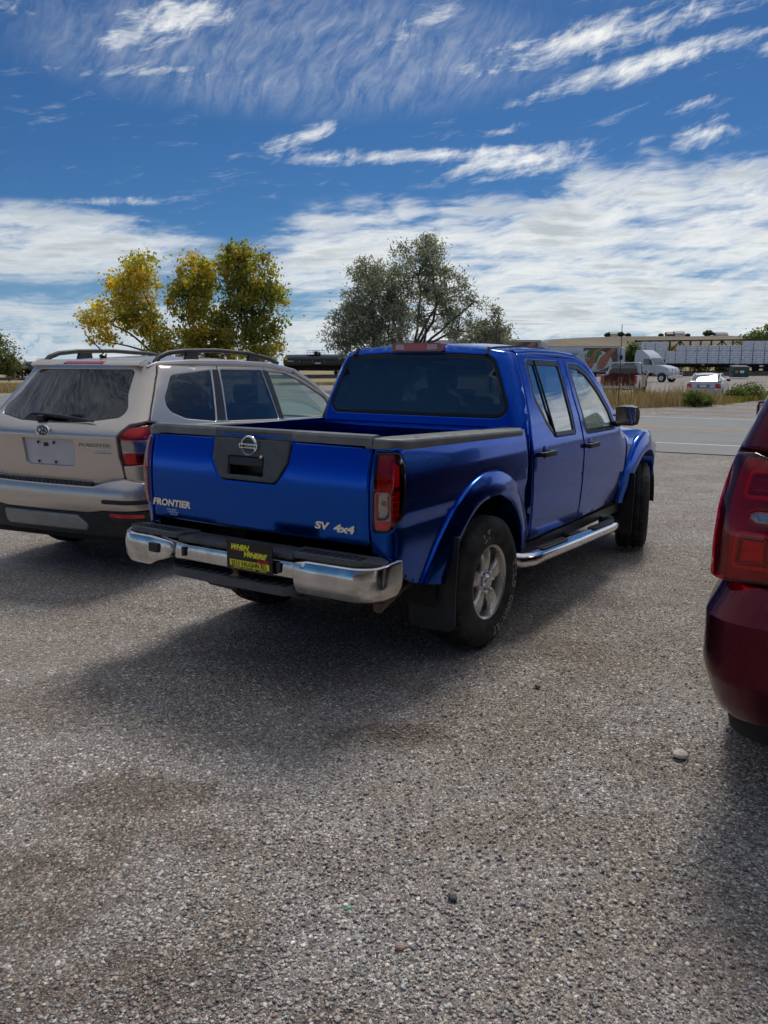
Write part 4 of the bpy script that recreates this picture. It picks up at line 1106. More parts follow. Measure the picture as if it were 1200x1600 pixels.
for sd in (1, -1):
    for nm, dr, win, hx, hz_, gl in (('rear_door', rdoor, rwin, .86, 1.065, 'glass_side'), ('front_door', fdoor, fwin, 1.73, 1.055, 'glass_front')):
        wo_ = cabS.sp(win, sd)
        d = panel(nm, cabS.sp(dr, sd), cabS, M['blue'], truck, holes=[wo_], step=.045, r=.008, depth=.03, hint=cabS.hint, rows=(1.10, 1.16))
        a = np.array(wo_); a = a if area2(a) > 0 else a[::-1]
        wi = offset_in(a, .030)
        panel('window_trim', a, cabS, M['trim_black'], d, holes=[wi], step=.05, r=.004, depth=.02, off=-.002, hint=cabS.hint)
        panel('window', wi, cabS, M[gl], d, step=.08, r=.002, depth=.006, off=-.010, hint=cabS.hint)
        if nm == 'rear_door':
            b = MB(); pts = [cabS(np.array([float(cabS.side(x, z)) * sd]), np.array([z]))[0] for x, z in ((1.085, 1.665), (1.06, 1.50), (1.055, 1.35), (1.075, 1.16))]
            b.tube(pts, .008, 8); b.build('division_bar', M['trim_black'], d)
        # grab handle over a scooped cup
        p = cabS(np.array([float(cabS.side(hx, hz_)) * sd]), np.array([hz_]))[0]
        b = MB(); b.box((p[0], p[1] - sd * .032, p[2]), (.205, .024, .036), bev=.010); b.box((p[0] - .088, p[1] - sd * .014, p[2]), (.03, .04, .030), bev=.006); b.box((p[0] + .088, p[1] - sd * .014, p[2]), (.03, .04, .030), bev=.006)
        b.build('door_handle', M['black_plastic'], d)
        v, f = grid_mesh(lambda a_, b_: (p[0] + .050 * math.cos(b_) * math.sin(a_), p[1] - sd * (.001 + .003 * math.cos(a_)), p[2] + .052 * math.sin(b_) * math.sin(a_)), np.linspace(0.02, PI / 2, 6), np.linspace(0, 2 * PI, 25))
        mk('handle_cup', v, f, M['blue'], d)
    # sill and rocker
    b = MB(); b.prism([(-sd * .80, .40), (-sd * .835, .42), (-sd * .835, .492), (-sd * .78, .498), (-sd * .70, .42)], .58, 2.62, 'X'); b.build('rocker_panel', M['trim_black'], truck)
    # front wing
    wing = [(2.605, .53), (2.665, .80), (2.698, 1.06), (2.695, 1.10), (3.2, 1.085), (3.7, 1.035), (4.0, .97), (4.02, .80), (3.95, .62), (3.72, .55)] + arc(3.2, .40, RB, math.asin(.12 / RB), PI - math.asin(.12 / RB))
    panel('front_wing', cabS.sp(wing, sd), cabS, M['blue'], truck, step=.05, r=.008, depth=.03, hint=cabS.hint)
    # windscreen pillar
    b = MB(); b.tube([(2.66, -sd * .770, 1.09), (2.52, -sd * .770, 1.20), (2.42, -sd * .752, 1.30), (2.27, -sd * .708, 1.47), (2.08, -sd * .655, 1.63), (1.90, -sd * .618, 1.692), (1.6, -sd * .612, 1.710), (1.1, -sd * .610, 1.715), (.86, -sd * .606, 1.705)], [.03, .036, .036, .036, .036, .034, .030, .030, .028], 10); b.build('windscreen_pillar', M['blue'], truck)
    # door mirror
    b = MB(); b.box((2.285, -sd * .970, 1.250), (.12, .190, .165), bev=.058); mr = b.build('door_mirror', M['black_plastic'], truck)
    b = MB(); b.prism(fil([(-sd * .895, 1.185, .02), (-sd * .892, 1.318, .02), (-sd * 1.048, 1.320, .03), (-sd * 1.050, 1.188, .03)], 4), 2.224, 2.229, 'X'); b.build('mirror_glass', M['mirror'], mr)
    b = MB(); b.tube([(2.31, -sd * .93, 1.20), (2.36, -sd * .86, 1.175)], .028, 8); b.box((2.43, -sd * .822, 1.20), (.16, .02, .10), bev=.008); b.build('mirror_arm', M['black_plastic'], mr)

# wheel flares, arches, flaps, wheels
def flare(cx, cz, R1, sd, a0, a1, name, front):
    n = 40; sec = [(1.0, -.006), (.985, .010), (.955, .016), (.74, .027), (.48, .038), (.22, .046), (.06, .048), (.015, .045), (0, .034), (.0, .0), (.02, -.10)]
    v = []; f = []
    for i in range(n + 1):
        t = i / n; ph = a0 + (a1 - a0) * t
        wdt = .145 + (.06 * max(0, (t - .78) / .22) ** 1.5 if not front else .02 * math.sin(t * PI))
        r1 = R1 + (.02 * max(0, (t - .8) / .2))
        for k, (s, o) in enumerate(sec):
            rr = r1 + wdt * s; x = cx + rr * math.cos(ph); z = max(cz + rr * math.sin(ph), .495)
            base = float((bedS if not front else cabS).Y(x, np.array(min(max(z, .52), 1.0)))) if not front else float(Ycab(np.array(x), np.array(min(max(z, .52), .97))))
            v.append((x, -sd * (base + o), z))
    m_ = len(sec)
    for i in range(n):
        for k in range(m_ - 1):
            q = (i * m_ + k, i * m_ + k + 1, (i + 1) * m_ + k + 1, (i + 1) * m_ + k); f.append(q if sd > 0 else tuple(reversed(q)))
    for i in (0, n):
        q = tuple(i * m_ + k for k in range(m_)); f.append(q if (i == 0) == (sd > 0) else tuple(reversed(q)))
    return mk(name, v, f, M['blue'], truck, True, 34)
WT = [('WILD COUNTRY', R(8), R(-10.2))]
for sd in (1, -1):
    flare(0, .40, .495, sd, R(8), R(170), 'wheel_flare', False)
    flare(3.2, .40, .495, sd, R(8), R(172), 'wheel_flare', True)
    for cx in (0, 3.2):
        b = MB(); v, f = grid_mesh(lambda a_, y_: (cx + .535 * math.cos(a_), -sd * y_, .40 + .535 * math.sin(a_)), np.linspace(R(-5), R(185), 24), [.56, .70, .835]); b.add(v, f)
        b.prism(arc(cx, .40, .535, R(-5), R(185)), -sd * .55, -sd * .56, 'Y'); b.build('wheel_arch_liner', M['dark'], truck)
        xf = cx - .475
        pts = fil([(-sd * .64, .205, .05), (-sd * .64, .50, .02), (-sd * .84, .50), (-sd * .875, .60), (-sd * .885, .735, .01), (-sd * .925, .735, .01), (-sd * .935, .50), (-sd * .925, .215, .05)], 4)
        b = MB(); v, f = prism_mesh(pts, -.006, .006, 'X'); b.add([(xf + q[0] + .06 * max(0, (q[2] - .45)) / .3 - .03 * math.sin((q[2] - .2) * 4), q[1], q[2]) for q in v], f); b.build('mud_flap', M['flap'], truck, True, 30)
    wheel(truck, (0, -sd * .785, .388), -sd, .388, .265, .222, 5, 0.0, 2, text=[('WILD COUNTRY', R(12), R(8.6)), ('LT', R(112), R(8.6))] if sd > 0 else None)
    wheel(truck, (3.2, -sd * .785, .388), -sd, .388, .265, .222, 5, R(17), 2)
    # side step bar
    st = MB(); st.tube([(.30, -sd * .72, .47), (.36, -sd * .84, .450), (.41, -sd * .905, .436), (.50, -sd * .938, .430), (.62, -sd * .94, .428), (1.3, -sd * .94, .405), (2.05, -sd * .938, .378), (2.20, -sd * .93, .372), (2.30, -sd * .895, .374), (2.36, -sd * .82, .385)], .048, 16)
    bar = st.build('step_bar', M['chrome'], truck)
    for xa, xb in ((.62, 1.10), (1.62, 2.10)):
        def zt(x): return .430 - .0335 * (x - .55)
        b = MB(); b.prism(fil([(xa, -sd * .905, .04), (xa, -sd * .972, .03), (xb, -sd * .972, .03), (xb, -sd * .905, .04)], 4), 0, .010, 'Z'); b.v = [(q[0], q[1], q[2] + zt(q[0]) + .042) for q in b.v]
        for k in range(9): b.box((xa + .03 + (xb - xa - .06) * k / 8, -sd * .938, zt(xa + .03 + (xb - xa - .06) * k / 8) + .054), (.028, .045, .005))
        b.build('step_pad', M['black_plastic'], bar, True, 30)
    for x in (.55, 1.35, 2.15): b = MB(); b.tube([(x, -sd * .93, .40), (x, -sd * .80, .44)], .02, 6); b.build('step_bracket', M['dark'], bar)

# windscreen, bonnet, nose
def wsS(u, t):
    hw = .715 - .115 * t
    y = u * hw
    return np.stack([2.80 - .84 * t - .16 * u ** 2 * (1 - .4 * t) + .08 * t * (1 - t), y, 1.115 + .625 * t + .03 * t * (1 - t) - .035 * u ** 2], -1)
panel('windscreen', fil([(-.97, .03, .05), (.97, .03, .05), (.97, .97, .05), (-.97, .97, .05)], 4), wsS, glass('windscreen_glass', (.80, .90, .86), 1.0), truck, step=.12, r=.004, depth=.006, hint=(1, 0, 1))
def hoodS(u, v): return np.stack([u, v, 1.135 - .115 * np.clip((u - 2.72) / 1.3, 0, 1.2) ** 1.7 - .045 * (np.abs(v) / .74) ** 5 + .012 * np.exp(-((np.abs(v) - .42) / .05) ** 2)], -1)
panel('bonnet', fil([(2.76, -.735, .03), (3.40, -.715, .3), (3.93, -.58, .15), (4.02, 0, .6), (3.93, .58, .15), (3.40, .715, .3), (2.76, .735, .03)], 5), hoodS, M['blue'], truck, step=.06, r=.010, depth=.03, hint=(0, 0, 1))
b = MB(); b.prism(fil([(-.62, .40, .08), (-.66, .58, .08), (-.62, .96, .10), (.62, .96, .10), (.66, .58, .08), (.62, .40, .08)], 5), 3.86, 4.04, 'X'); b.build('front_bumper', M['blue'], truck, True, 30)
b = MB(); b.prism([(-.40, .66), (-.34, .93), (.34, .93), (.40, .66)], 4.05, 4.085, 'X'); b.build('grille', M['chrome'], truck)
for sd in (1, -1):
    b = MB(); b.prism(fil([(sd * .46, .70, .03), (sd * .44, .92, .03), (sd * .74, .90, .03), (sd * .74, .72, .03)], 3), 4.04, 4.075, 'X'); b.build('headlight', M['lens_clear'], truck)

# rear bumper
DB, ZB = -.065, -.028
x_bmp = interp([.52 + ZB, .555 + ZB, .60 + ZB, .68 + ZB, .722 + ZB, .742 + ZB], [-1.105 + DB, -1.138 + DB, -1.158 + DB, -1.160 + DB, -1.148 + DB, -1.115 + DB], .006)
bmp0 = Wrap(lambda x, z: .882 - .012 * np.clip((.60 + ZB - z) / .05, 0, 1) + 0 * x, x_bmp, .14, .015)
class _B:
    hint = staticmethod(bmp0.hint)
    def __call__(s, U, z): return bmp0(U, np.asarray(z, float) + ZB)
bmpS = _B()
bh = bmpS.hint
cr = fil([(.425, .556, .02), (.425, .722, .02), (.50, .737), (.98, .737), (1.105, .735, .05), (1.105, .600, .08), (1.04, .556, .03)], 5)
bump = panel('rear_bumper', cr, bmpS, M['chrome_dusty'], truck, step=.03, r=.010, depth=.05, hint=bh)
lf = fil([(-1.105, .735, .05), (-.60, .737), (-.405, .722, .02), (-.405, .640, .04), (-.56, .585, .06), (-.62, .556, .05), (-1.04, .556, .03), (-1.105, .600, .08)], 5)
panel('chrome_face', lf, bmpS, M['chrome_dusty'], bump, step=.03, r=.010, depth=.05, hint=bh)
panel('chrome_centre', fil([(-.403, .628, .01), (-.403, .720, .01), (.423, .720, .01), (.423, .628, .01)], 3), bmpS, M['chrome_dusty'], bump, step=.05, r=.006, depth=.04, off=-.016, hint=bh)
b = MB(); p = bmpS(np.array([-.545]), np.array([.672]))[0]; b.box((p[0] - .003, p[1], p[2]), (.02, .075, .052), bev=.008); b.build('bumper_plug', M['black_plastic'], bump)
for s_ in (.335, -.325):
    b = MB(); p = bmpS(np.array([s_]), np.array([.676]))[0]; b.box((p[0] + .010, p[1], p[2]), (.012, .022, .05), bev=.004); b.build('plate_lamp', M['black_plastic'], bump)
def padS(u, v): return np.stack([v, u, .742 + .006 * np.cos((v + 1.09) * 14) - .05 * np.clip((np.abs(u) - .78) / .12, 0, 1) ** 2 + 0 * u], -1)
for sd in (1, -1):
    po = fil([(-sd * .36, -.985, .01), (-sd * .40, -1.135, .03), (-sd * .76, -1.128, .05), (-sd * .862, -1.060, .05), (-sd * .865, -.955, .02), (-sd * .80, -.955), (-sd * .78, -.985)], 5)
    pd = panel('step_top', po, padS, M['grey_plastic'], bump, step=.035, r=.008, depth=.03, hint=(0, 0, 1))
    for k in range(9):
        for j in range(2):
            b = MB(); b.box((-1.070 - .032 * j, -sd * (.44 + .042 * k), .749), (.022, .028, .005), rz=.35); b.build('tread_rib', M['black_plastic'], bump, False)
b = MB(); b.box((-1.05, 0, .715), (.16, .80, .03), bev=.01); b.build('bumper_centre_ledge', M['grey_plastic'], bump)
b = MB(); b.prism(fil([(-1.06, -.445, .01), (-1.195, -.415, .05), (-1.205, .10, .2), (-1.195, .365, .05), (-1.10, .47, .05), (-1.06, .475, .01)], 5), .548, .590, 'Z')
lowstep = b.build('lower_step', M['grey_plastic'], bump, True, 30)
for k in range(14):
    b = MB(); b.box((-1.14, -.37 + .056 * k, .594), (.075, .026, .008), bev=.002); b.build('step_rib', M['black_plastic'], bump, False)
b = MB(); b.lathe([(.030, .589), (.030, .598), (.018, .604), (.014, .616), (.016, .622), (.0235, .630), (.027, .645), (.0235, .661), (.012, .670), (0, .672)], 20, 'Z', (-1.155, -.045, 0)); b.build('hitch_ball', M['rust'], bump)
b = MB(); b.box((-1.02, 0, .60), (.10, .8, .06)); b.build('bumper_mount', M['dark'], bump)
for _o in list(bump.children):
    if _o.name.split('.')[0] in ('step_top', 'tread_rib', 'bumper_centre_ledge', 'lower_step', 'step_rib', 'hitch_ball', 'bumper_mount'): _o.location = (DB, 0, ZB if _o.name.split('.')[0] not in ('step_top', 'tread_rib', 'bumper_centre_ledge') else -.012)
# dealer plate
px_, py_, pz_ = -1.178 + DB, -.158, .682
b = MB(); b.prism(fil([(py_ - .152, pz_ - .076, .012), (py_ - .152, pz_ + .076, .012), (py_ + .152, pz_ + .076, .012), (py_ + .152, pz_ - .076, .012)], 3), px_, px_ + .006, 'X')
plate = b.build('dealer_plate', M['print_black'], truck, True, 30)
def pl_text(s, dy, dz_, w_, h_, mat, shear=0, bold=.02, tilt=0.0):
    letter('plate_lettering', s, (px_ - .0015, py_ - dy, pz_ + dz_), (0, -math.cos(tilt), math.sin(tilt)), (0, math.sin(tilt), math.cos(tilt)), w_, h_, M[mat], plate, .001, bold, shear)
pl_text('WHEN', -.056, .044, .125, .030, 'print_yellow', .45, .06)
pl_text('N', .0, .0265, .020, .016, 'print_yellow', .45, .03)
pl_text('WHERE', .045, .012, .155, .028, 'print_yellow', .45, .06)
pl_text('Auto', .088, -.0125, .085, .028, 'print_red', .35, .02, .10)
b = MB()
for k in range(30):
    if abs(k - 14.5) > 1.8: b.box((px_ - .0012, py_ + .118 - .0081 * k, pz_ + .0255 + .00012 * k), (.001, .0055, .0022 + .0012 * math.exp(-((k - 14.5) / 7) ** 2)))
b.build('plate_dots', M['print_red'], plate, False)
b = MB(); b.box((px_ - .0008, py_, pz_ - .0395), (.001, .262, .033)); b.build('plate_band', M['print_yellow'], plate, False)
pl_text('2513 VAUGHN RD.', 0, -.0395, .240, .025, 'print_black', 0, .022)
pl_text('GREAT FALLS, MT  59404', 0, -.0635, .225, .0095, 'print_yellow', 0, .01)

# running gear
b = MB()
for y in (-.42, .42): b.box((1.55, y, .47), (4.8, .09, .14))
for x in (-.85, .2, 1.2, 2.2, 3.4): b.box((x, 0, .47), (.10, .84, .10))
b.tube([(0, -.70, .388), (0, .70, .388)], .05, 10); b.lathe([(0, -.14), (.10, -.10), (.14, 0), (.10, .10), (0, .14)], 16, 'Y', (0, .0, .39))
for y in (-.55, .55): b.tube([(-.72, y, .50), (-.35, y, .40), (0, y, .33), (.35, y, .40), (.66, y, .47)], .03, 6)
b.box((1.65, 0, .52), (2.2, 1.5, .06)); b.box((3.3, 0, .60), (1.2, 1.0, .4))
b.build('chassis', M['dark'], truck)
b = MB(); b.lathe([(.10, -.10), (.33, -.11), (.37, -.06), (.375, 0), (.37, .06), (.33, .11), (.10, .10)], 40, 'Z', (-.58, 0, .50), close=True); b.build('spare_tyre', M['tyre'], truck)
b = MB(); b.tube([(.5, -.62, .42), (-.3, -.64, .50), (-.75, -.74, .50), (-1.04, -.80, .475)], .028, 10); b.build('exhaust_pipe', M['rust'], truck)
b = MB(); b.box((1.65, 0, .60), (2.1, 1.56, .06)); b.build('cab_floor', M['interior'], truck)

# inside the cab
def seat(par, x, y, wdt, back_h=.62, mat='seat', z0=.78, head=True):
    b = MB(); b.box((x + .22, y, z0 + .08), (.50, wdt, .16), bev=.05); b.box((x - .06, y, z0 + .40), (.15, wdt, back_h), ry=-.16, bev=.06)
    o = b.build('seat', M[mat], par)
    if head:
        hd = MB(); hd.box((x - .150, y, z0 + .80), (.095, .26, .19), ry=-.1, bev=.045); hd.tube([(x - .13, y - .06, z0 + .68), (x - .14, y - .06, z0 + .76)], .007, 6); hd.tube([(x - .13, y + .06, z0 + .68), (x - .14, y + .06, z0 + .76)], .007, 6)
        hd.build('headrest', M[mat], par)
    return o
seat(truck, 1.85, .38, .52, z0=.74); seat(truck, 1.85, -.38, .52, z0=.74)
seat(truck, .90, .36, .62, .52, z0=.72, head=False); seat(truck, .90, -.36, .62, .52, z0=.72, head=False)
for y in (.38, -.38):
    hd = MB(); hd.box((.80, y, 1.36), (.09, .24, .14), bev=.04); hd.build('headrest', M['seat'], truck)
b = MB(); b.box((2.52, 0, 1.00), (.50, 1.40, .30), bev=.10); b.box((2.42, .38, 1.14), (.20, .40, .10), bev=.05); b.build('dashboard', M['interior'], truck)
b = MB(); b.lathe([(.185, -.012), (.20, 0), (.185, .012), (.172, 0)], 32, 'X', close=True); b.box((0, 0, 0), (.03, .34, .04), bev=.01)
o = b.build('steering_wheel', M['interior'], truck); o.location = (2.20, .38, 1.10); o.rotation_euler = (0, -.45, 0)
# whip aerial
b = MB(); b.tube([(2.88, -.705, 1.06), (2.885, -.705, 1.12)], .012, 8); b.tube([(2.885, -.705, 1.10), (2.86, -.71, 1.98)], [.0042, .0032], 6); b.build('aerial', M['trim_black'], truck)
# ------------------------------------------------------------------ taupe SUV at the left
suv = thing('suv', 'taupe silver SUV with roof rails and an empty plate recess, left of the pickup', 'SUV', (-2.205, 7.24, 0), PI / 2 - .423)
Ys_ = interp([.30, .45, .60, .75, .95, 1.05, 1.12, 1.16, 1.25, 1.45, 1.60, 1.64, 1.68], [.80, .855, .875, .885, .888, .880, .866, .848, .815, .735, .668, .640, .56], .014)
def Ysuv(x, z):
    x = np.asarray(x, float) + 0 * np.asarray(z, float)
    return Ys_(z) - .10 * np.clip((x - 2.4) / 1.1, 0, 1.1) ** 2 - .05 * np.clip((.25 - x) / 1.2, 0, 1) ** 2
x_suv = interp([.30, .68, .72, .85, 1.0, 1.09, 1.11, 1.15, 1.20, 1.236, 1.40, 1.581, 1.62, 1.66], [-.90, -.90, -.905, -.93, -.94, -.955, -.955, -.93, -.87, -.83, -.68, -.53, -.52, -.52], .012)
suvS = Wrap(Ysuv, x_suv, .15, .05)
sh = suvS.hint
glass_o = fil([(-.505, 1.590, .05), (.505, 1.590, .05), (.560, 1.40), (.665, 1.245, .05), (.33, 1.200, .3), (0, 1.192, .5), (-.33, 1.200, .3), (-.665, 1.245, .05), (-.560, 1.40)], 6)
hatch_r = [(.668, 1.632), (.718, 1.50), (.800, 1.32), (.862, 1.206), (.725, 1.190), (.672, 1.10), (.672, .95), (.690, .89), (.700, .80), (.665, .715), (.60, .690)]
hatch = hatch_r + [(-u, z) for u, z in reversed(hatch_r)]
plate_o = fil([(-.245, 1.062, .02), (.285, 1.062, .02), (.268, .860, .03), (-.225, .860, .03)], 4)
ht = panel('tailgate', hatch, suvS, M['taupe'], suv, holes=[glass_o, plate_o], step=.045, r=.008, depth=.03, hint=sh, rows=(1.09, 1.11, 1.15))
panel('rear_window', glass_o, suvS, M['glass_tint'], ht, step=.07, r=.004, depth=.01, off=-.004, hint=sh)
panel('plate_recess', plate_o, suvS, pm('plate_recess_paint', (.56, .56, .60), .4, .2, .6, var=.06), ht, step=.07, r=.004, depth=.01, off=-.020, hint=sh)
def on_suv(y, z, o=.004):
    p = suvS(np.array([-y]), np.array([z]))[0]; return Vector(p) + Vector((-o, 0, 0))
b = MB()
for y, z in ((.085, 1.035), (-.075, 1.035), (.10, .885), (-.075, .885)): b.lathe([(0, -.004), (.010, -.004), (.012, 0)], 10, 'X', on_suv(y, z, -.012))
b.box(on_suv(.01, 1.020, -.016), (.004, .045, .030)); b.build('plate_bolts', M['trim_black'], ht)
eo = on_suv(.006, 1.128, .006)
b = MB(); b.lathe([(0, -.008), (.040, -.006), (.046, 0)], 36, 'X'); b.v = [(eo[0] + q[0], eo[1] + q[1] * 1.42, eo[2] + q[2] * .86) for q in b.v]; b.build('emblem', M['emblem_blue'], ht)
b = MB(); v, f = lathe_mesh([(.041, -.004), (.044, -.010), (.049, -.009), (.051, 0)], 40, 'X'); b.add([(eo[0] + q[0], eo[1] + q[1] * 1.42, eo[2] + q[2] * .86) for q in v], f); b.build('emblem_rim', M['badge'], ht)
def star(b, y, z, r):
    pts = []
    for k in range(12):
        a = PI / 2 + k * PI / 6; rr = r * (1.0 if k % 2 == 0 else .38)
        if k % 6 == 3 or k % 6 == 0: rr = r * (1.25 if k % 2 == 0 else .5)
        pts.append((eo[1] - y + rr * math.cos(a), eo[2] + z + rr * math.sin(a)))
    b.prism(pts, eo[0] - .011, eo[0] - .007, 'X')
b = MB(); star(b, -.026, .006, .017)
for y, z in ((.006, .016), (.036, .012), (.002, -.012), (.030, -.014), (.046, -.002)): star(b, y, z, .008)
b.build('emblem_stars', M['badge'], ht, False)
def side_text(s, ya, yb, z, h_, mat, bold=.01, shear=0.0):
    pa, pb = on_suv(ya, z, .002), on_suv(yb, z, .002); d = pb - pa
    letter('badge_lettering', s, (pa + pb) / 2, d, (0, 0, 1), d.length, h_, M[mat], ht, .004, bold, shear)
side_text('FORESTER', -.335, -.615, 1.033, .028, 'badge_dark', .02)
side_text('PZEV', -.470, -.610, .992, .024, 'print_white', .018, .4)
b = MB(); pa, pb = on_suv(-.465, .974), on_suv(-.615, .974); b.tube([pa, pb], .0025, 4); b.build('badge_underline', M['badge'], ht)
side_text('2.5i', .625, .545, 1.025, .024, 'badge', .012)
b = MB()
for k, (yy, ww) in enumerate(((.575, .06), (.565, .05))):
    pa, pb = on_suv(yy + ww / 2, .775 - .022 * k), on_suv(yy - ww / 2, .775 - .022 * k); b.tube([pa, pb], .005, 4)
b.build('dealer_decal', M['print_white'], ht)
# rear wiper
pts = [on_suv(y, z, .03) for y, z in ((.13, 1.246), (-.05, 1.236), (-.25, 1.222), (-.43, 1.205))]
b = MB(); b.tube(pts, [.012, .017, .013, .006], 8); b.box(on_suv(.10, 1.215, .02), (.05, .07, .05), bev=.015); b.build('wiper', M['black_plastic'], ht)
# spoiler lip with the brake light
b = MB(); b.prism([(-.553, 1.622), (-.535, 1.645), (-.46, 1.668), (-.40, 1.64), (-.50, 1.61)], -.570, .570, 'Y'); b.build('roof_spoiler', M['taupe'], ht, True, 40)
b = MB(); b.prism([(-.562, 1.620), (-.553, 1.642), (-.51, 1.655), (-.51, 1.61)], -.20, .20, 'Y'); b.build('high_brake_lamp', M['red_block'], ht)
for sd in (1, -1):
    S = lambda p: [(u * sd, z) for u, z in p]
    # tail lamp that wraps the corner
    lo_ = fil([(.705, .888, .03), (.690, .96, .03), (.688, 1.10, .04), (.725, 1.176, .03), (.88, 1.186, .03), (1.075, 1.155, .05), (1.085, 1.02, .05), (.985, .900, .05)], 5)
    tl = panel('tail_lamp', S(lo_), suvS, M['reflector'], suv, step=.035, r=.004, depth=.03, off=-.022, hint=sh)
    up_ = fil([(.697, 1.075, .01), (.703, 1.11, .03), (.735, 1.168, .03), (.88, 1.178, .03), (1.065, 1.148, .05), (1.07, 1.09, .02), (.96, 1.075, .01)], 4)
    cl_ = fil([(.697, .985, .01), (.697, 1.069, .01), (.955, 1.069, .02), (.985, 1.02, .03), (.95, .985, .01)], 4)
    dn_ = fil([(.712, .895, .02), (.698, .975, .01), (.95, .979, .01), (1.05, 1.06, .03), (1.075, 1.03, .03), (.98, .907, .04)], 4)
    panel('upper_lens', S(up_), suvS, M['lens_red'], tl, step=.035, r=.004, depth=.02, off=.004, hint=sh)
    panel('clear_lens', S(cl_), suvS, M['lens_clear'], tl, step=.035, r=.004, depth=.02, off=.004, hint=sh)
    panel('lower_lens', S(dn_), suvS, M['lens_red'], tl, step=.035, r=.004, depth=.02, off=.004, hint=sh)
    # rear wing, with the fixed window
    qwin = fil([(-.31, 1.545, .08), (.235, 1.586, .02), (.055, 1.165, .02), (-.30, 1.205, .2), (-.55, 1.300, .12)], 6)
    wing = [(.345, 1.625), (.12, 1.12), (.20, .90), (.42, .62), (.40, .50)] + arc(0, .35, .375, .42, PI - .45) + [(-.40, .58), (-.62, .62)]
    ol = suvS.sp(wing, 1); c = max(i for i in range(len(ol)) if ol[i][1] <= .625)
    ol = ol[:c + 1] + [(.73, .68), (.712, .80), (.708, .884)] + [q for q in lo_ if False]
    ol += [(.985, .894), (1.092, 1.02), (1.082, 1.164), (.95, 1.194), (.876, 1.206), (.813, 1.322), (.731, 1.50), (.680, 1.632)]
    panel('rear_wing', S(ol), suvS, M['taupe'], suv, holes=[suvS.sp(qwin, sd)], step=.045, r=.007, depth=.03, hint=sh)
    panel('quarter_window', suvS.sp(qwin, sd), suvS, M['glass_tint'], suv, step=.07, r=.003, depth=.01, off=-.004, hint=sh)
    rd = [(.355, 1.622), (.132, 1.12), (.212, .90), (.432, .62), (.42, .42), (1.22, .42), (1.20, .90), (1.075, 1.12), (1.085, 1.614)]
    rdw = fil([(.375, 1.590, .02), (1.030, 1.582, .02), (1.030, 1.130, .02), (.215, 1.160, .02)], 4)
    fd = fil([(1.098, 1.612), (1.088, 1.12), (1.213, .90), (1.232, .42), (2.20, .46), (2.28, .75, .1), (2.30, 1.06), (2.12, 1.335), (1.66, 1.535, .2)], 4)
    fdw = fil([(1.140, 1.575, .02), (1.42, 1.558, .1), (1.66, 1.488, .1), (2.08, 1.300, .05), (2.16, 1.110, .05), (1.130, 1.125, .02)], 5)
    for nm, dr, wn_, gl in (('rear_door', rd, rdw, 'glass_tint'), ('front_door', fd, fdw, 'glass_clear')):
        d = panel(nm, suvS.sp(dr, sd), suvS, M['taupe'], suv, holes=[suvS.sp(wn_, sd)], step=.05, r=.007, depth=.03, hint=sh)
        panel('window', suvS.sp(wn_, sd), suvS, M[gl], d, step=.08, r=.003, depth=.01, off=-.006, hint=sh)
        p = suvS(np.array([float(suvS.side(.55 if nm == 'rear_door' else 1.42, .98)) * sd]), np.array([.98]))[0]
        b = MB(); b.box((p[0], p[1] - sd * .025, p[2]), (.20, .028, .036), bev=.012); b.build('door_handle', M['taupe'], d)
    # black pillar covers
    for pa in ([(.255, 1.592), (.345, 1.590), (.195, 1.165), (.075, 1.170)], [(1.038, 1.583), (1.132, 1.576), (1.122, 1.128), (1.040, 1.132)]):
        panel('pillar_cover', suvS.sp(pa, sd), suvS, M['trim_black'], suv, step=.06, r=.003, depth=.02, off=.003, hint=sh)
    fw = [(2.212, .46), (2.292, .75), (2.312, 1.06), (2.30, 1.08), (2.9, 1.02), (3.35, .90), (3.42, .70), (3.40, .50)] + arc(2.64, .35, .375, .40, PI - .32)
    panel('front_wing', suvS.sp(fw, sd), suvS, M['taupe'], suv, step=.06, r=.007, depth=.03, hint=sh)
    b = MB(); b.tube([(2.38, -sd * .78, 1.06), (2.16, -sd * .775, 1.28), (1.90, -sd * .735, 1.43), (1.60, -sd * .675, 1.565)], [.03, .035, .036, .034], 10); b.build('windscreen_pillar', M['taupe'], suv)
    b = MB(); b.tube([(1.62, -sd * .668, 1.565), (1.25, -sd * .640, 1.615), (.6, -sd * .632, 1.640), (0, -sd * .628, 1.640), (-.40, -sd * .612, 1.628), (-.50, -sd * .60, 1.612)], [.03, .034, .034, .033, .024, .005], 8); b.build('roof_edge', M['taupe'], suv)
    # roof rail
    b = MB(); b.tube([(-.38, -sd * .585, 1.645), (-.33, -sd * .585, 1.688), (-.22, -sd * .585, 1.722), (0, -sd * .585, 1.742), (.45, -sd * .585, 1.752), (.95, -sd * .585, 1.735), (1.30, -sd * .585, 1.69), (1.46, -sd * .585, 1.645)], [.022, .022, .021, .020, .020, .020, .021, .022], 10)
    for x, z in ((.08, 1.70), (1.02, 1.70)): b.prism([(x - .10, z - .06), (x - .06, z + .04), (x + .08, z + .04), (x + .10, z - .06)], -sd * .575, -sd * .600, 'Y')
    b.build('roof_rail', M['black_plastic'], suv)
    b = MB(); b.box((2.05, -sd * .985, 1.16), (.11, .19, .14), bev=.04); mr = b.build('door_mirror', M['taupe'], suv)
    b = MB(); b.box((1.992, -sd * .985, 1.16), (.004, .15, .105)); b.build('mirror_glass', M['mirror'], mr)
    b = MB(); b.tube([(2.06, -sd * .92, 1.11), (2.08, -sd * .82, 1.10)], .022, 8); b.build('mirror_arm', M['black_plastic'], mr)
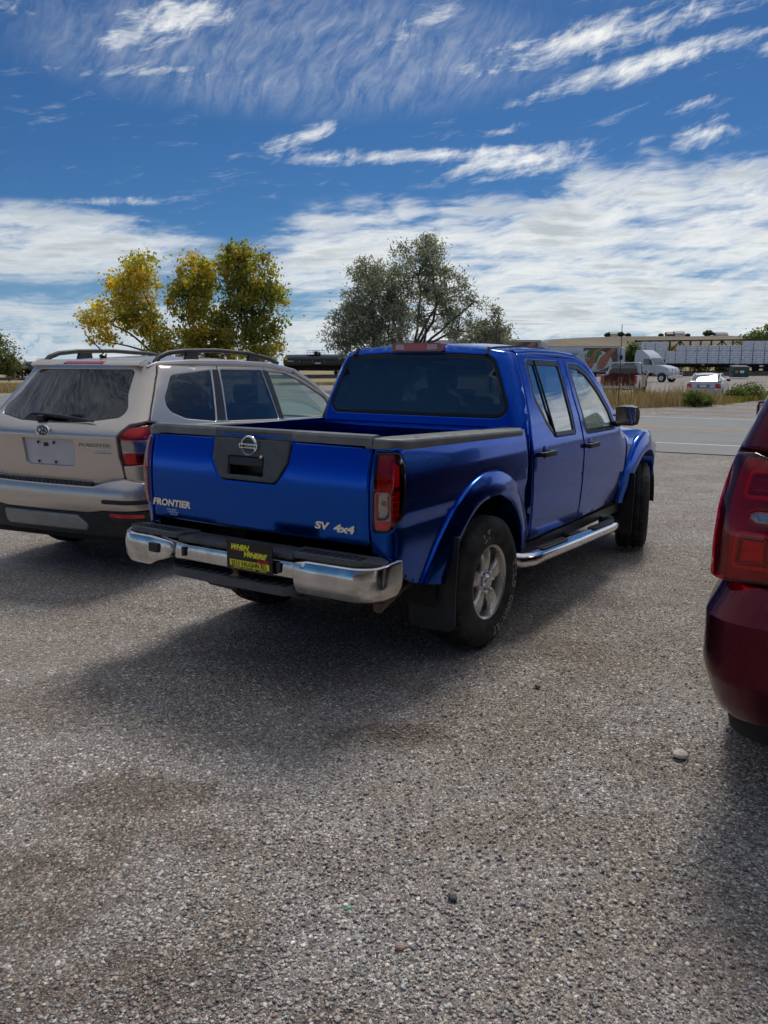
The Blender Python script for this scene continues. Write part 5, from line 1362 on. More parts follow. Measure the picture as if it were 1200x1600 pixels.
    for cx in (0, 2.64):
        b = MB(); v, f = grid_mesh(lambda a_, y_: (cx + .40 * math.cos(a_), -sd * y_, .35 + .40 * math.sin(a_)), np.linspace(R(-15), R(195), 20), [.56, .70, .83]); b.add(v, f); b.build('wheel_arch_liner', M['dark'], suv)
        v = []; f = []; n_ = 24
        for i in range(n_ + 1):
            ph = .35 + (PI - .7) * i / n_
            for s_, o_ in ((.415, .004), (.405, .014), (.375, .014), (.365, 0)):
                x, z = cx + s_ * math.cos(ph), .35 + s_ * math.sin(ph); v.append((x, -sd * (float(Ysuv(np.array(x), np.array(z))) + o_), z))
        for i in range(n_):
            for k in range(3): f.append((i * 4 + k, i * 4 + k + 1, i * 4 + 5 + k, i * 4 + 4 + k))
        mk('arch_trim', v, f, M['black_plastic'], suv)
        wheel(suv, (cx, -sd * .765, .345), -sd, .345, .225, .222, 5, 0.0, 1)
    b = MB(); b.prism([(-sd * .84, .30), (-sd * .875, .34), (-sd * .865, .44), (-sd * .80, .45), (-sd * .75, .32)], .42, 2.22, 'X'); b.build('sill', M['black_plastic'], suv)
# rear bumper
M['skid'] = pm('skid_silver', (.30, .30, .30), .42, .6, var=.1)
x_sb = interp([.28, .34, .50, .54, .62, .70, .755, .79], [-.90, -.95, -.975, -.995, -1.012, -1.005, -.975, -.93], .01)
sbS = Wrap(lambda x, z: np.interp(z, [.28, .4, .6, .8], [.80, .85, .875, .87]) + 0 * x, x_sb, .17, .045)
paint_b = fil([(-1.22, .560), (-1.22, .70, .02), (-.98, .74, .05), (-.70, .782, .04), (-.60, .735, .05), (.47, .728, .05), (.60, .770, .05), (.72, .790, .03), (.98, .742, .05), (1.22, .70, .02), (1.22, .560), (.55, .540, .03), (.42, .520, .05), (-.42, .520, .05), (-.55, .540, .03)], 5)
sb = panel('rear_bumper', paint_b, sbS, M['taupe'], suv, step=.04, r=.008, depth=.03, hint=sbS.hint)
blk = fil([(-1.22, .36), (-1.22, .553), (-.55, .533, .03), (-.42, .513, .05), (.42, .513, .05), (.55, .533, .03), (1.22, .553), (1.22, .36), (.8, .33, .1), (-.8, .33, .1)], 5)
panel('lower_cladding', blk, sbS, M['black_plastic'], sb, step=.05, r=.008, depth=.03, off=-.006, hint=sbS.hint)
panel('skid_plate', fil([(-.47, .375, .05), (-.47, .498, .02), (.30, .498, .03), (.45, .375, .05)], 5), sbS, M['skid'], sb, step=.05, r=.014, depth=.03, off=.014, hint=sbS.hint)
for sd in (1, -1):
    panel('reflector', fil([(sd * .60, .490, .006), (sd * .60, .522, .006), (sd * .88, .520, .008), (sd * .88, .492, .008)], 3), sbS, M['red_block'], sb, step=.04, r=.004, depth=.02, off=.003, hint=sbS.hint)
    panel('bumper_strip', fil([(sd * .56, .600, .015), (sd * .56, .634, .015), (sd * 1.02, .634, .01), (sd * 1.02, .600, .01)], 3), sbS, M['black_plastic'], sb, step=.04, r=.004, depth=.02, off=.004, hint=sbS.hint)
def stepS(u, v): return np.stack([v + .05 * (u / .6) ** 2, u, .752 + 0 * u - .10 * np.clip((-.975 - v) / .03, 0, 1)], -1)
sp = panel('step_plate', fil([(-.44, -.93), (-.40, -1.00, .02), (.62, -1.00, .02), (.66, -.93)], 3), stepS, M['black_plastic'], sb, step=.03, r=.006, depth=.03, hint=(-.5, 0, 1))
for k in range(22):
    yy = -.36 + .045 * k
    b = MB(); b.box((-.998 + .05 * (yy / .6) ** 2, yy, .725), (.012, .010, .045)); b.build('step_rib', M['grey_plastic'], sb, False)
# roof, glasshouse front, bonnet, floor
def sroof(u, v): return np.stack([u, v, np.interp(u, [-.55, -.40, .2, .9, 1.4, 1.7], [1.652, 1.675, 1.705, 1.695, 1.650, 1.595]) - .055 * (np.abs(v) / .63) ** 2.4], -1)
panel('roof', fil([(-.47, -.60, .05), (1.62, -.60, .05), (1.70, 0, .5), (1.62, .60, .05), (-.47, .60, .05)], 5), sroof, M['taupe'], suv, step=.07, r=.010, depth=.03, hint=(0, 0, 1))
def sws(u, t): return np.stack([2.52 - .86 * t - .16 * u ** 2 * (1 - .4 * t), u * (.76 - .13 * t), 1.06 + .545 * t - .04 * u ** 2], -1)
panel('windscreen', fil([(-.97, .03, .05), (.97, .03, .05), (.97, .97, .05), (-.97, .97, .05)], 4), sws, M['glass_clear'], suv, step=.12, r=.004, depth=.006, hint=(1, 0, 1))
def sbon(u, v): return np.stack([u, v, 1.085 - .17 * np.clip((u - 2.3) / 1.1, 0, 1.2) ** 1.8 - .05 * (np.abs(v) / .8) ** 4], -1)
panel('bonnet', fil([(2.32, -.78, .03), (3.32, -.68, .12), (3.42, 0, .6), (3.32, .68, .12), (2.32, .78, .03)], 5), sbon, M['taupe'], suv, step=.08, r=.010, depth=.03, hint=(0, 0, 1))
b = MB(); b.prism(fil([(-.82, .25, .05), (-.84, .55, .05), (-.74, .90, .06), (.74, .90, .06), (.84, .55, .05), (.82, .25, .05)], 4), 3.30, 3.52, 'X'); b.build('front_bumper', M['taupe'], suv, True, 30)
b = MB(); b.box((1.2, 0, .36), (4.2, 1.44, .16)); b.box((1.15, 0, .60), (2.7, 1.50, .05)); b.box((2.85, 0, .7), (1.0, 1.2, .4)); b.build('underbody', M['dark'], suv)
for y in (.38, -.38): seat(suv, 1.35, y, .52, .62, 'seat_light', .55)
seat(suv, .45, .38, .60, .60, 'seat', .55); seat(suv, .45, -.38, .60, .60, 'seat', .55)
b = MB(); b.box((2.22, 0, .93), (.50, 1.40, .26), bev=.10); b.build('dashboard', M['seat_light'], suv)
b = MB(); b.box((-.35, 0, .80), (.7, 1.3, .30), bev=.03); b.build('luggage_floor', M['interior'], suv)
for sd in (1, -1):
    b = MB(); b.tube([(.98, -sd * .60, 1.45), (.75, -sd * .63, 1.10), (.70, -sd * .64, .8)], [.012, .02, .02], 6); b.build('seat_belt', M['seat_light'], suv)
b = MB(); b.tube([(-.30, .02, 1.685), (-.27, .02, 1.715)], [.035, .014], 10); b.tube([(-.27, .02, 1.71), (-.475, .035, 1.875)], [.006, .004], 6); b.build('aerial', M['trim_black'], suv)
b = MB(); b.box((1.26, -.62, 1.36), (.004, .10, .05)); b.build('price_tag', M['yellow_tag'], suv, False)
# ------------------------------------------------------------------ dark red full-size SUV at the right edge
red = thing('suv', 'dark wine red full-size SUV cut off by the right edge, tail lamp in view', 'SUV', (2.515, 3.225, 0), PI / 2 - .54)
Yr_ = interp([.30, .45, .60, .80, 1.0, 1.15, 1.30, 1.36, 1.50, 1.75, 1.84, 1.90], [.94, .985, 1.005, 1.015, 1.015, 1.005, .975, .955, .90, .79, .735, .60], .014)
def Yred(x, z):
    x = np.asarray(x, float) + 0 * np.asarray(z, float)
    return Yr_(z) - .12 * np.clip((x - 2.6) / 1.4, 0, 1.1) ** 2 - .045 * np.clip((.2 - x) / 1.2, 0, 1) ** 2
x_red = interp([.30, .84, .88, 1.05, 1.30, 1.36, 1.60, 1.82, 1.92], [-1.00, -1.01, -1.03, -1.035, -.985, -.945, -.86, -.78, -.72], .012)
redS = Wrap(Yred, x_red, .13, .03); rh = redS.hint
lampR = fil([(.735, .892, .03), (.715, 1.00, .03), (.728, 1.30, .03), (.86, 1.342, .03), (.955, 1.335, .03), (1.02, 1.20, .05), (1.05, .98, .05), (1.065, .885, .03)], 5)
for sd in (1, -1):
    S = lambda p: [(u * sd, z) for u, z in p]
    tl = panel('tail_lamp', S(lampR), redS, M['red_dark'], red, step=.035, r=.004, depth=.03, off=-.03, hint=rh)
    cl = fil([(.725, 1.105, .01), (.725, 1.142, .01), (.830, 1.146, .01), (.870, 1.126, .02), (.830, 1.104, .01)], 3)
    panel('red_lens', S(lampR), redS, M['lens_red'], tl, holes=[S(cl)], step=.035, r=.008, depth=.02, off=.006, hint=rh)
    panel('clear_lens', S(cl), redS, M['lens_clear'], tl, step=.03, r=.003, depth=.01, off=.005, hint=rh)
    panel('clear_reflector', S(cl), redS, M['reflector'], tl, step=.02, r=.003, depth=.01, off=-.012, hint=rh)
    for nm, o_, mt in (('lower_lamp_ring', [(.770, .935), (.770, 1.070), (.900, 1.075), (.915, .935)], 'red_block'), ('upper_lamp_ring', [(.765, 1.185), (.770, 1.285), (.875, 1.29), (.900, 1.185)], 'red_block')):
        o1 = np.array(fil([(*q, .025) for q in o_], 4)); o1 = o1 if area2(o1) > 0 else o1[::-1]
        panel(nm, S([tuple(q) for q in o1]), redS, M[mt], tl, holes=[S([tuple(q) for q in offset_in(o1, .014)])], step=.03, r=.004, depth=.02, off=-.010, hint=rh)
        panel('lamp_core', S([tuple(q) for q in offset_in(o1, .030)]), redS, M['reflector'], tl, step=.03, r=.004, depth=.02, off=-.018, hint=rh)
    # rear wing with window
    qw = fil([(-.62, 1.70, .05), (.10, 1.745, .03), (.14, 1.30, .03), (-.55, 1.33, .08), (-.68, 1.42, .08)], 5)
    wing = [(.20, 1.83), (.28, 1.25), (.44, .72), (.46, .50)] + arc(0, .40, .44, .24, PI - .40) + [(-.43, .62), (-.50, .86)]
    ol = redS.sp(wing, 1); c = max(i for i in range(len(ol)) if ol[i][1] <= .863 and i > len(ol) * .3)
    ol = ol[:c + 1] + [(1.072, .872), (1.076, .885), (1.060, .98), (1.03, 1.21), (.962, 1.345), (.86, 1.352), (.800, 1.345), (.760, 1.50), (.700, 1.72), (.64, 1.83)]
    panel('rear_wing', S(ol), redS, M['wine'], red, holes=[redS.sp(qw, sd)], step=.05, r=.008, depth=.03, hint=rh)
    panel('quarter_window', redS.sp(qw, sd), redS, M['glass_tint'], red, step=.08, r=.003, depth=.01, off=-.004, hint=rh)
    rd = [(.212, 1.83), (.292, 1.25), (.452, .72), (.47, .42), (1.42, .42), (1.40, 1.25), (1.36, 1.83)]
    rw_ = fil([(.30, 1.745, .03), (1.30, 1.750, .03), (1.335, 1.285, .03), (.36, 1.295, .03)], 4)
    fd = fil([(1.372, 1.83), (1.412, 1.25), (1.432, .42), (2.46, .44), (2.52, .80, .1), (2.54, 1.20), (2.42, 1.36), (1.98, 1.79, .2)], 4)
    fw_ = fil([(1.43, 1.75, .03), (1.88, 1.735, .15), (2.34, 1.33, .05), (2.36, 1.275, .03), (1.45, 1.285, .03)], 4)
    for nm, dr, wn_ in (('rear_door', rd, rw_), ('front_door', fd, fw_)):
        d = panel(nm, redS.sp(dr, sd), redS, M['wine'], red, holes=[redS.sp(wn_, sd)], step=.06, r=.007, depth=.03, hint=rh)
        panel('window', redS.sp(wn_, sd), redS, M['glass_tint' if nm == 'rear_door' else 'glass_mid'], d, step=.1, r=.003, depth=.01, off=-.005, hint=rh)
        p = redS(np.array([float(redS.side(.62 if nm == 'rear_door' else 1.62, 1.10)) * sd]), np.array([1.10]))[0]
        b = MB(); b.box((p[0], p[1] - sd * .028, p[2]), (.22, .03, .04), bev=.012); b.build('door_handle', M['wine'], d)
    fw = [(2.472, .44), (2.532, .80), (2.552, 1.20), (3.2, 1.15), (3.75, 1.05), (3.85, .80), (3.82, .50)] + arc(2.946, .40, .44, .22, PI - .10)
    panel('front_wing', redS.sp(fw, sd), redS, M['wine'], red, step=.07, r=.007, depth=.03, hint=rh)
    b = MB(); b.tube([(2.60, -sd * .90, 1.20), (2.36, -sd * .88, 1.42), (2.10, -sd * .82, 1.65), (1.90, -sd * .76, 1.79)], [.04, .045, .045, .04], 10); b.build('windscreen_pillar', M['wine'], red)
    b = MB(); b.tube([(1.92, -sd * .755, 1.79), (1.3, -sd * .735, 1.84), (.3, -sd * .73, 1.85), (-.65, -sd * .70, 1.82)], [.04, .042, .042, .038], 8); b.build('roof_edge', M['wine'], red)
    b = MB(); b.tube([(-.5, -sd * .66, 1.86), (-.35, -sd * .66, 1.915), (.4, -sd * .66, 1.93), (1.2, -sd * .66, 1.915), (1.45, -sd * .66, 1.86)], .02, 8); b.build('roof_rail', M['trim_black'], red)
    b = MB(); b.box((2.24, -sd * 1.12, 1.31), (.13, .25, .20), bev=.05); mr = b.build('door_mirror', M['wine'], red)
    b = MB(); b.box((2.172, -sd * 1.12, 1.31), (.004, .20, .155)); b.build('mirror_glass', M['mirror'], mr)
    b = MB(); b.tube([(2.26, -sd * 1.05, 1.25), (2.28, -sd * .95, 1.24)], .03, 8); b.build('mirror_arm', M['black_plastic'], mr)
    for cx in (0, 2.946):
        b = MB(); v, f = grid_mesh(lambda a_, y_: (cx + .45 * math.cos(a_), -sd * y_, .40 + .45 * math.sin(a_)), np.linspace(R(-15), R(195), 20), [.66, .80, .97]); b.add(v, f); b.build('wheel_arch_liner', M['dark'], red)
        wheel(red, (cx, -sd * .855, .395), -sd, .395, .265, .235, 6, 0.0, 1)
    b = MB(); b.prism([(-sd * .90, .30), (-sd * .985, .34), (-sd * .975, .44), (-sd * .90, .45)], .46, 2.5, 'X'); b.build('sill', M['black_plastic'], red)
# hatch
hr = [(.632, 1.835), (.692, 1.72), (.752, 1.50), (.790, 1.345), (.722, 1.33), (.705, 1.00), (.725, .885), (.70, .86)]
hw = fil([(-.60, 1.79, .06), (.60, 1.79, .06), (.70, 1.40, .06), (-.70, 1.40, .06)], 5)
ht = panel('tailgate', hr + [(-u, z) for u, z in reversed(hr)], redS, M['wine'], red, holes=[hw], step=.06, r=.008, depth=.03, hint=rh)
panel('rear_window', hw, redS, M['glass_tint'], ht, step=.1, r=.004, depth=.01, off=-.004, hint=rh)
b = MB(); b.box((-1.08, 0, 1.10), (.03, .9, .06), bev=.01); b.build('tailgate_trim', M['chrome'], ht)
# bumper with faceted corners
x_rb = interp([.34, .44, .56, .775, .868, .90], [-1.02, -1.10, -1.16, -1.165, -1.075, -1.035], .002)
rbS = Wrap(lambda x, z: np.interp(z, [.34, .46, .60, .775, .868], [.93, .975, 1.012, 1.012, .965]) - .05 * np.clip((-.3 - x) / .8, 0, 1) ** 2 + 0 * x, x_rb, .20, .03)
cor = lambda sd: fil([(sd * .62, .893, .01), (sd * .62, .40, .03), (sd * .86, .385, .08), (sd * 1.10, .43, .08), (sd * 1.42, .56, .05), (sd * 1.50, .62, .05), (sd * 1.52, .868, .03), (sd * 1.12, .885, .02), (sd * 1.02, .893, .02)], 4)
rb = panel('rear_bumper', cor(1), rbS, M['wine'], red, step=.035, r=.010, depth=.04, hint=rbS.hint, rows=(.775, .56), sharp=18)
panel('bumper_corner', cor(-1), rbS, M['wine'], rb, step=.035, r=.010, depth=.04, hint=rbS.hint, rows=(.775, .56), sharp=18)
panel('bumper_centre', fil([(-.615, .40, .02), (-.615, .66, .01), (.615, .66, .01), (.615, .40, .02)], 3), rbS, M['wine'], rb, step=.05, r=.008, depth=.04, off=-.002, hint=rbS.hint)
b = MB(); b.box((-.99, 0, .855), (.16, 1.30, .03), bev=.01); b.build('bumper_shelf', M['trim_black'], rb)
b = MB(); b.box((-1.10, 0, .745), (.14, 1.20, .15), bev=.02); b.box((-1.17, 0, .685), (.10, 1.16, .03), bev=.01); b.build('step_pad', M['black_plastic'], rb)
panel('lower_valance', fil([(-1.05, .30, .05), (-1.05, .44), (-.86, .375), (.86, .375), (1.05, .44), (1.05, .30, .05)], 3), rbS, M['dark'], rb, step=.06, r=.006, depth=.03, off=-.02, hint=rbS.hint)
def rroof(u, v): return np.stack([u, v, np.interp(u, [-.8, -.5, .3, 1.2, 1.8, 2.0], [1.845, 1.875, 1.895, 1.89, 1.845, 1.80]) - .05 * (np.abs(v) / .72) ** 2.4], -1)
panel('roof', fil([(-.74, -.68, .06), (1.90, -.70, .05), (1.98, 0, .5), (1.90, .70, .05), (-.74, .68, .06)], 5), rroof, M['wine'], red, step=.09, r=.010, depth=.03, hint=(0, 0, 1))
def rws(u, t): return np.stack([2.74 - .80 * t - .14 * u ** 2 * (1 - .4 * t), u * (.88 - .14 * t), 1.20 + .61 * t - .04 * u ** 2], -1)
panel('windscreen', fil([(-.97, .03, .05), (.97, .03, .05), (.97, .97, .05), (-.97, .97, .05)], 4), rws, M['glass_clear'], red, step=.14, r=.004, depth=.006, hint=(1, 0, 1))
def rbon(u, v): return np.stack([u, v, 1.215 - .10 * np.clip((u - 2.55) / 1.3, 0, 1.2) ** 1.8 - .05 * (np.abs(v) / .9) ** 4], -1)
panel('bonnet', fil([(2.57, -.90, .03), (3.75, -.82, .12), (3.85, 0, .6), (3.75, .82, .12), (2.57, .90, .03)], 5), rbon, M['wine'], red, step=.09, r=.010, depth=.03, hint=(0, 0, 1))
b = MB(); b.prism(fil([(-.92, .32, .05), (-.95, .60, .05), (-.86, 1.10, .06), (.86, 1.10, .06), (.95, .60, .05), (.92, .32, .05)], 4), 3.72, 3.95, 'X'); b.build('front_bumper', M['wine'], red, True, 30)
b = MB(); b.box((1.4, 0, .46), (4.6, 1.56, .20)); b.box((1.2, 0, .68), (3.4, 1.76, .05)); b.box((3.1, 0, .8), (1.2, 1.4, .5)); b.build('underbody', M['dark'], red)
for x in (.1, .95, 1.75):
    for y in (.45, -.45): seat(red, x, y, .56, .62, 'seat', .72)
b = MB(); b.box((2.38, 0, 1.08), (.46, 1.66, .26), bev=.10); b.build('dashboard', M['interior'], red)
# ------------------------------------------------------------------ across the road: parked cars, lorries, railway, hill
def wheel_small(parent, loc, sd, Rt, W, Rr, mat='alloy', name='wheel'):
    b = MB(); h = W / 2
    b.lathe([(Rr, h * .8), (Rr + .01, h), (Rt - .03, h), (Rt, h * .75), (Rt, -h * .75), (Rt - .03, -h), (Rr + .01, -h), (Rr, -h * .8)], 28, 'Y', close=False)
    t = b.build(name, M['tyre'], parent); t.location = loc; t.rotation_euler = (0, 0, 0 if sd < 0 else PI)
    r = MB(); r.lathe([(Rr + .005, -h * .8), (Rr - .02, -h * .55), (Rr * .6, -h * .35), (Rr * .3, -h * .55), (0, -h * .6)], 24); r.build('rim', M[mat], t)
    return t

# pale coupe seen from behind
CX, CY = at_px(1096, 44.0), 44.0
cp = thing('coupe_car', 'pale silver two-door coupe parked behind the dry weeds', 'car', (CX, CY, -.10), PI / 2 - .49)
Yc2 = interp([.18, .30, .60, .80, .92, 1.0, 1.20, 1.33, 1.38], [.80, .85, .875, .872, .84, .80, .67, .58, .45], .02)
xc2 = interp([.18, .40, .62, .93, .955], [-.86, -.93, -.95, -.90, -.84], .02)
cpS = Wrap(lambda x, z: Yc2(z) - .10 * np.clip((x - 2.6) / .9, 0, 1) ** 2 - .06 * np.clip((.0 - x) / .9, 0, 1) ** 2, xc2, .18, .06)
rear = fil([(-.95, .38), (-.95, .935), (.95, .935), (.95, .38)], 2)
panel('boot_lid', fil([(-.60, .62, .02), (-.60, .935, .02), (.60, .935, .02), (.60, .62, .02)], 3), cpS, M['silver_white'], cp, step=.1, r=.01, depth=.03, hint=cpS.hint)
panel('rear_bumper', fil([(-1.15, .22), (-1.15, .60), (1.15, .60), (1.15, .22)], 2), cpS, M['silver_white'], cp, step=.1, r=.012, depth=.04, off=.02, hint=cpS.hint)
panel('rear_panel', fil([(-.30, .64, .02), (-.33, .80, .02), (.33, .80, .02), (.30, .64, .02)], 3), cpS, pm('rear_panel_grey', (.20, .21, .22), .4), cp, step=.1, r=.006, depth=.02, off=.01, hint=cpS.hint)
panel('number_plate', [(-.16, .66), (-.16, .77), (.16, .77), (.16, .66)], cpS, M['print_white'], cp, step=.1, r=.004, depth=.01, off=.02, hint=cpS.hint)
b = MB(); b.prism([(-.93, .95), (-.86, .985), (-.78, .97), (-.80, .93)], -.66, .66, 'Y'); b.build('boot_spoiler', M['silver_white'], cp)
for sd in (1, -1):
    panel('tail_lamp', fil([(sd * .55, .66, .02), (sd * .60, .84, .02), (sd * .98, .86, .02), (sd * 1.0, .72, .02), (sd * .80, .66, .02)], 3), cpS, M['red_block'], cp, step=.06, r=.008, depth=.03, off=.012, hint=cpS.hint)
    panel('lamp_upper', fil([(sd * .61, .845, .01), (sd * .63, .90, .01), (sd * .92, .90, .01), (sd * .97, .865, .01)], 3), cpS, M['print_white'], cp, step=.06, r=.006, depth=.03, off=.011, hint=cpS.hint)
    side = [(-.55, .90), (-.60, .62), (-.42, .55)] + arc(0, .31, .36, PI - .6, .55) + [(.36, .30), (2.28, .30)] + arc(2.65, .31, .36, PI - .1, .4) + [(3.1, .40), (3.35, .55), (3.3, .72), (2.6, .86), (2.0, .93), (.0, .965)]
    panel('flank', cpS.sp(side, sd, .08), cpS, M['silver_white'], cp, step=.1, r=.01, depth=.03, hint=cpS.hint)
    sw = fil([(-.05, 1.00, .04), (.25, 1.25, .08), (.75, 1.335, .08), (1.25, 1.30, .05), (1.95, .985, .04)], 4)
    panel('side_window', cpS.sp(sw, sd, .06), cpS, M['glass_dark'], cp, step=.12, r=.01, depth=.02, hint=cpS.hint)
    b = MB(); b.tube([(-.52, -sd * .70, .95), (-.15, -sd * .70, 1.12), (.25, -sd * .655, 1.28), (.75, -sd * .625, 1.355), (1.3, -sd * .645, 1.32), (2.05, -sd * .74, .97)], .035, 8); b.build('roof_pillar', M['silver_white'], cp)
    b = MB(); b.box((1.75, -sd * .93, 1.00), (.12, .20, .13), bev=.04); b.build('door_mirror', M['trim_black'], cp)
    for cx in (0, 2.65): wheel_small(cp, (cx, -sd * .75, .31), -sd, .31, .20, .21)
panel('rear_window', fil([(-.9, .04, .05), (.9, .04, .05), (.9, .96, .05), (-.9, .96, .05)], 3), lambda u, t: np.stack([-.62 + .80 * t + .10 * u ** 2 * (1 - t), u * (.70 - .12 * t), .965 + .345 * t + .05 * t * (1 - t) - .02 * u ** 2], -1), M['glass_mid'], cp, step=.15, r=.01, depth=.01, hint=(-1, 0, 1))
panel('roof', fil([(.15, -.58, .05), (1.35, -.58, .05), (1.35, .58, .05), (.15, .58, .05)], 4), lambda u, v: np.stack([u, v, np.interp(u, [.1, .4, .8, 1.1, 1.4], [1.30, 1.365, 1.39, 1.375, 1.32]) - .05 * (np.abs(v) / .6) ** 2.5], -1), M['silver_white'], cp, step=.12, r=.01, depth=.02, hint=(0, 0, 1))
panel('windscreen', [(-.9, .03), (.9, .03), (.9, .97), (-.9, .97)], lambda u, t: np.stack([2.15 - .80 * t, u * (.72 - .12 * t), .94 + .375 * t], -1), M['glass_mid'], cp, step=.2, r=.01, depth=.01, hint=(1, 0, 1))
panel('bonnet', fil([(2.0, -.72), (3.2, -.62, .1), (3.2, .62, .1), (2.0, .72)], 4), lambda u, v: np.stack([u, v, .945 - .16 * np.clip((u - 2) / 1.2, 0, 1) ** 1.6 - .04 * (np.abs(v) / .7) ** 4], -1), M['silver_white'], cp, step=.15, r=.01, depth=.02, hint=(0, 0, 1))
b = MB(); b.box((1.25, 0, .33), (4.1, 1.5, .22)); b.box((.9, 0, .70), (2.3, 1.35, .4), bev=.1); b.build('cabin_floor', M['dark'], cp)

# old maroon pickup seen from behind
rp = thing('pickup_truck', 'old maroon pickup parked across the road, seen from behind', 'pickup truck', (at_px(966, 45.0), 45.0, .02), PI / 2 - .40)
b = MB(); b.prism(fil([(-.74, .60, .02), (-.76, 1.12, .03), (.76, 1.12, .03), (.74, .60, .02)], 3), -1.32, -1.27, 'X'); tg2 = b.build('tailgate', M['maroon'], rp, True, 40)
b = MB(); b.box((-1.325, 0, .98), (.01, .20, .07), bev=.01); b.build('handle', M['trim_black'], tg2)
b = MB(); b.box((-1.42, 0, .52), (.12, 1.80, .16), bev=.03); b.build('rear_bumper', M['chrome_dusty'], rp)
for sd in (1, -1):
    b = MB(); b.prism([(-1.31, .52), (-1.31, 1.13), (.78, 1.13), (.78, .45), (.48, .45)] + arc(0, .40, .47, .1, PI - .1) + [(-.6, .48)], -sd * .80, -sd * .94, 'Y'); b.build('bed_side', M['silver_white'], rp, True, 40)  # pale colour stands in for the white reflection along the maroon flank
    b = MB(); b.box((-1.31, -sd * .86, .90), (.03, .12, .42), bev=.01); b.build('tail_lamp', M['red_block'], rp)
    b = MB(); b.prism([(.80, .45), (.80, 1.17), (2.3, 1.17), (2.35, .45)], -sd * .83, -sd * .94, 'Y'); b.build('door', M['maroon'], rp, True, 40)
    b = MB(); b.prism([(2.36, .50), (2.31, 1.16), (3.9, 1.08), (3.95, .50)] + arc(3.35, .40, .47, .1, PI - .1), -sd * .83, -sd * .94, 'Y'); b.build('front_wing', M['maroon'], rp, True, 40)
    b = MB(); b.tube([(.86, -sd * .86, 1.16), (.95, -sd * .74, 1.74), (1.75, -sd * .74, 1.76), (2.5, -sd * .86, 1.15)], .05, 8); b.build('cab_pillar', M['silver_white'], rp)  # sun glint on the cab edges, painted as a pale colour
    b = MB(); b.prism([(1.0, 1.18), (1.08, 1.68), (1.72, 1.70), (2.35, 1.18)], -sd * .80, -sd * .81, 'Y'); b.build('side_window', M['glass_dark'], rp)
    b = MB(); b.box((2.2, -sd * 1.06, 1.22), (.10, .20, .24), bev=.04); b.build('door_mirror', M['chrome'], rp)
    for cx in (0, 3.35): wheel_small(rp, (cx, -sd * .80, .39), -sd, .39, .25, .20)
b = MB(); b.prism(fil([(-.72, 1.22, .06), (-.64, 1.70, .08), (.64, 1.70, .08), (.72, 1.22, .06)], 4), .87, .89, 'X'); b.build('rear_window', M['glass_dark'], rp)
b = MB(); b.prism(fil([(-.84, .55, .05), (-.82, 1.20, .08), (.82, 1.20, .08), (.84, .55, .05)], 4), .82, .86, 'X'); b.build('cab_back', M['maroon'], rp)
b = MB(); b.box((1.35, 0, 1.775), (.95, 1.44, .07), bev=.03); b.build('roof', M['silver_white'], rp)  # maroon roof coloured pale for the sun glint on it
b = MB(); b.box((-.25, 0, .70), (2.1, 1.6, .06)); b.box((1.2, 0, .45), (5.0, 1.1, .2)); b.box((3.1, 0, .80), (1.6, 1.6, .55), bev=.1); b.build('floor', M['dark'], rp)

# lorry with a refrigerated trailer
def mural():
    """printed side of the trailer: blue sky, dark hills, and a white roundel"""
    m = bpy.data.materials.new('trailer_print'); m.use_nodes = True
    t = m.node_tree; n = NT(t); bs = t.nodes['Principled BSDF']; o = n.new('ShaderNodeTexCoord').outputs['Object']; X, Y, Z = n.sep(o)
    hill = n.add(1.75, n.mul(n.sub(n.noise(o, .32, 4, .6), .5), 2.2))
    c = n.mix(n.ss(Z, 2.9, 3.6), (.045, .17, .42), (.52, .60, .70))
    c = n.mix(n.ss(n.sub(Z, hill), .05, -.05), c, (.05, .085, .11))
    c = n.mix(n.ss(Z, 3.62, 3.66), c, (.62, .64, .66))
    t.links.new(c, bs.inputs['Base Color']); bs.inputs['Roughness'].default_value = .45; return m
M['mural'] = mural(); M['skin_print'] = pm('hand_print', (.40, .17, .10), .5, var=.45, vscale=6); M['leaf_print'] = pm('greens_print', (.10, .20, .05), .5, var=.5, vscale=8)
M['roundel'] = pm('plate_print', (.56, .60, .62), .5, var=.15, vscale=3); M['brown_print'] = pm('table_print', (.14, .08, .06), .5, var=.4, vscale=4)
M['lorry_white'] = pm('lorry_white', (.62, .66, .70), .4, 0, .5, var=.06)
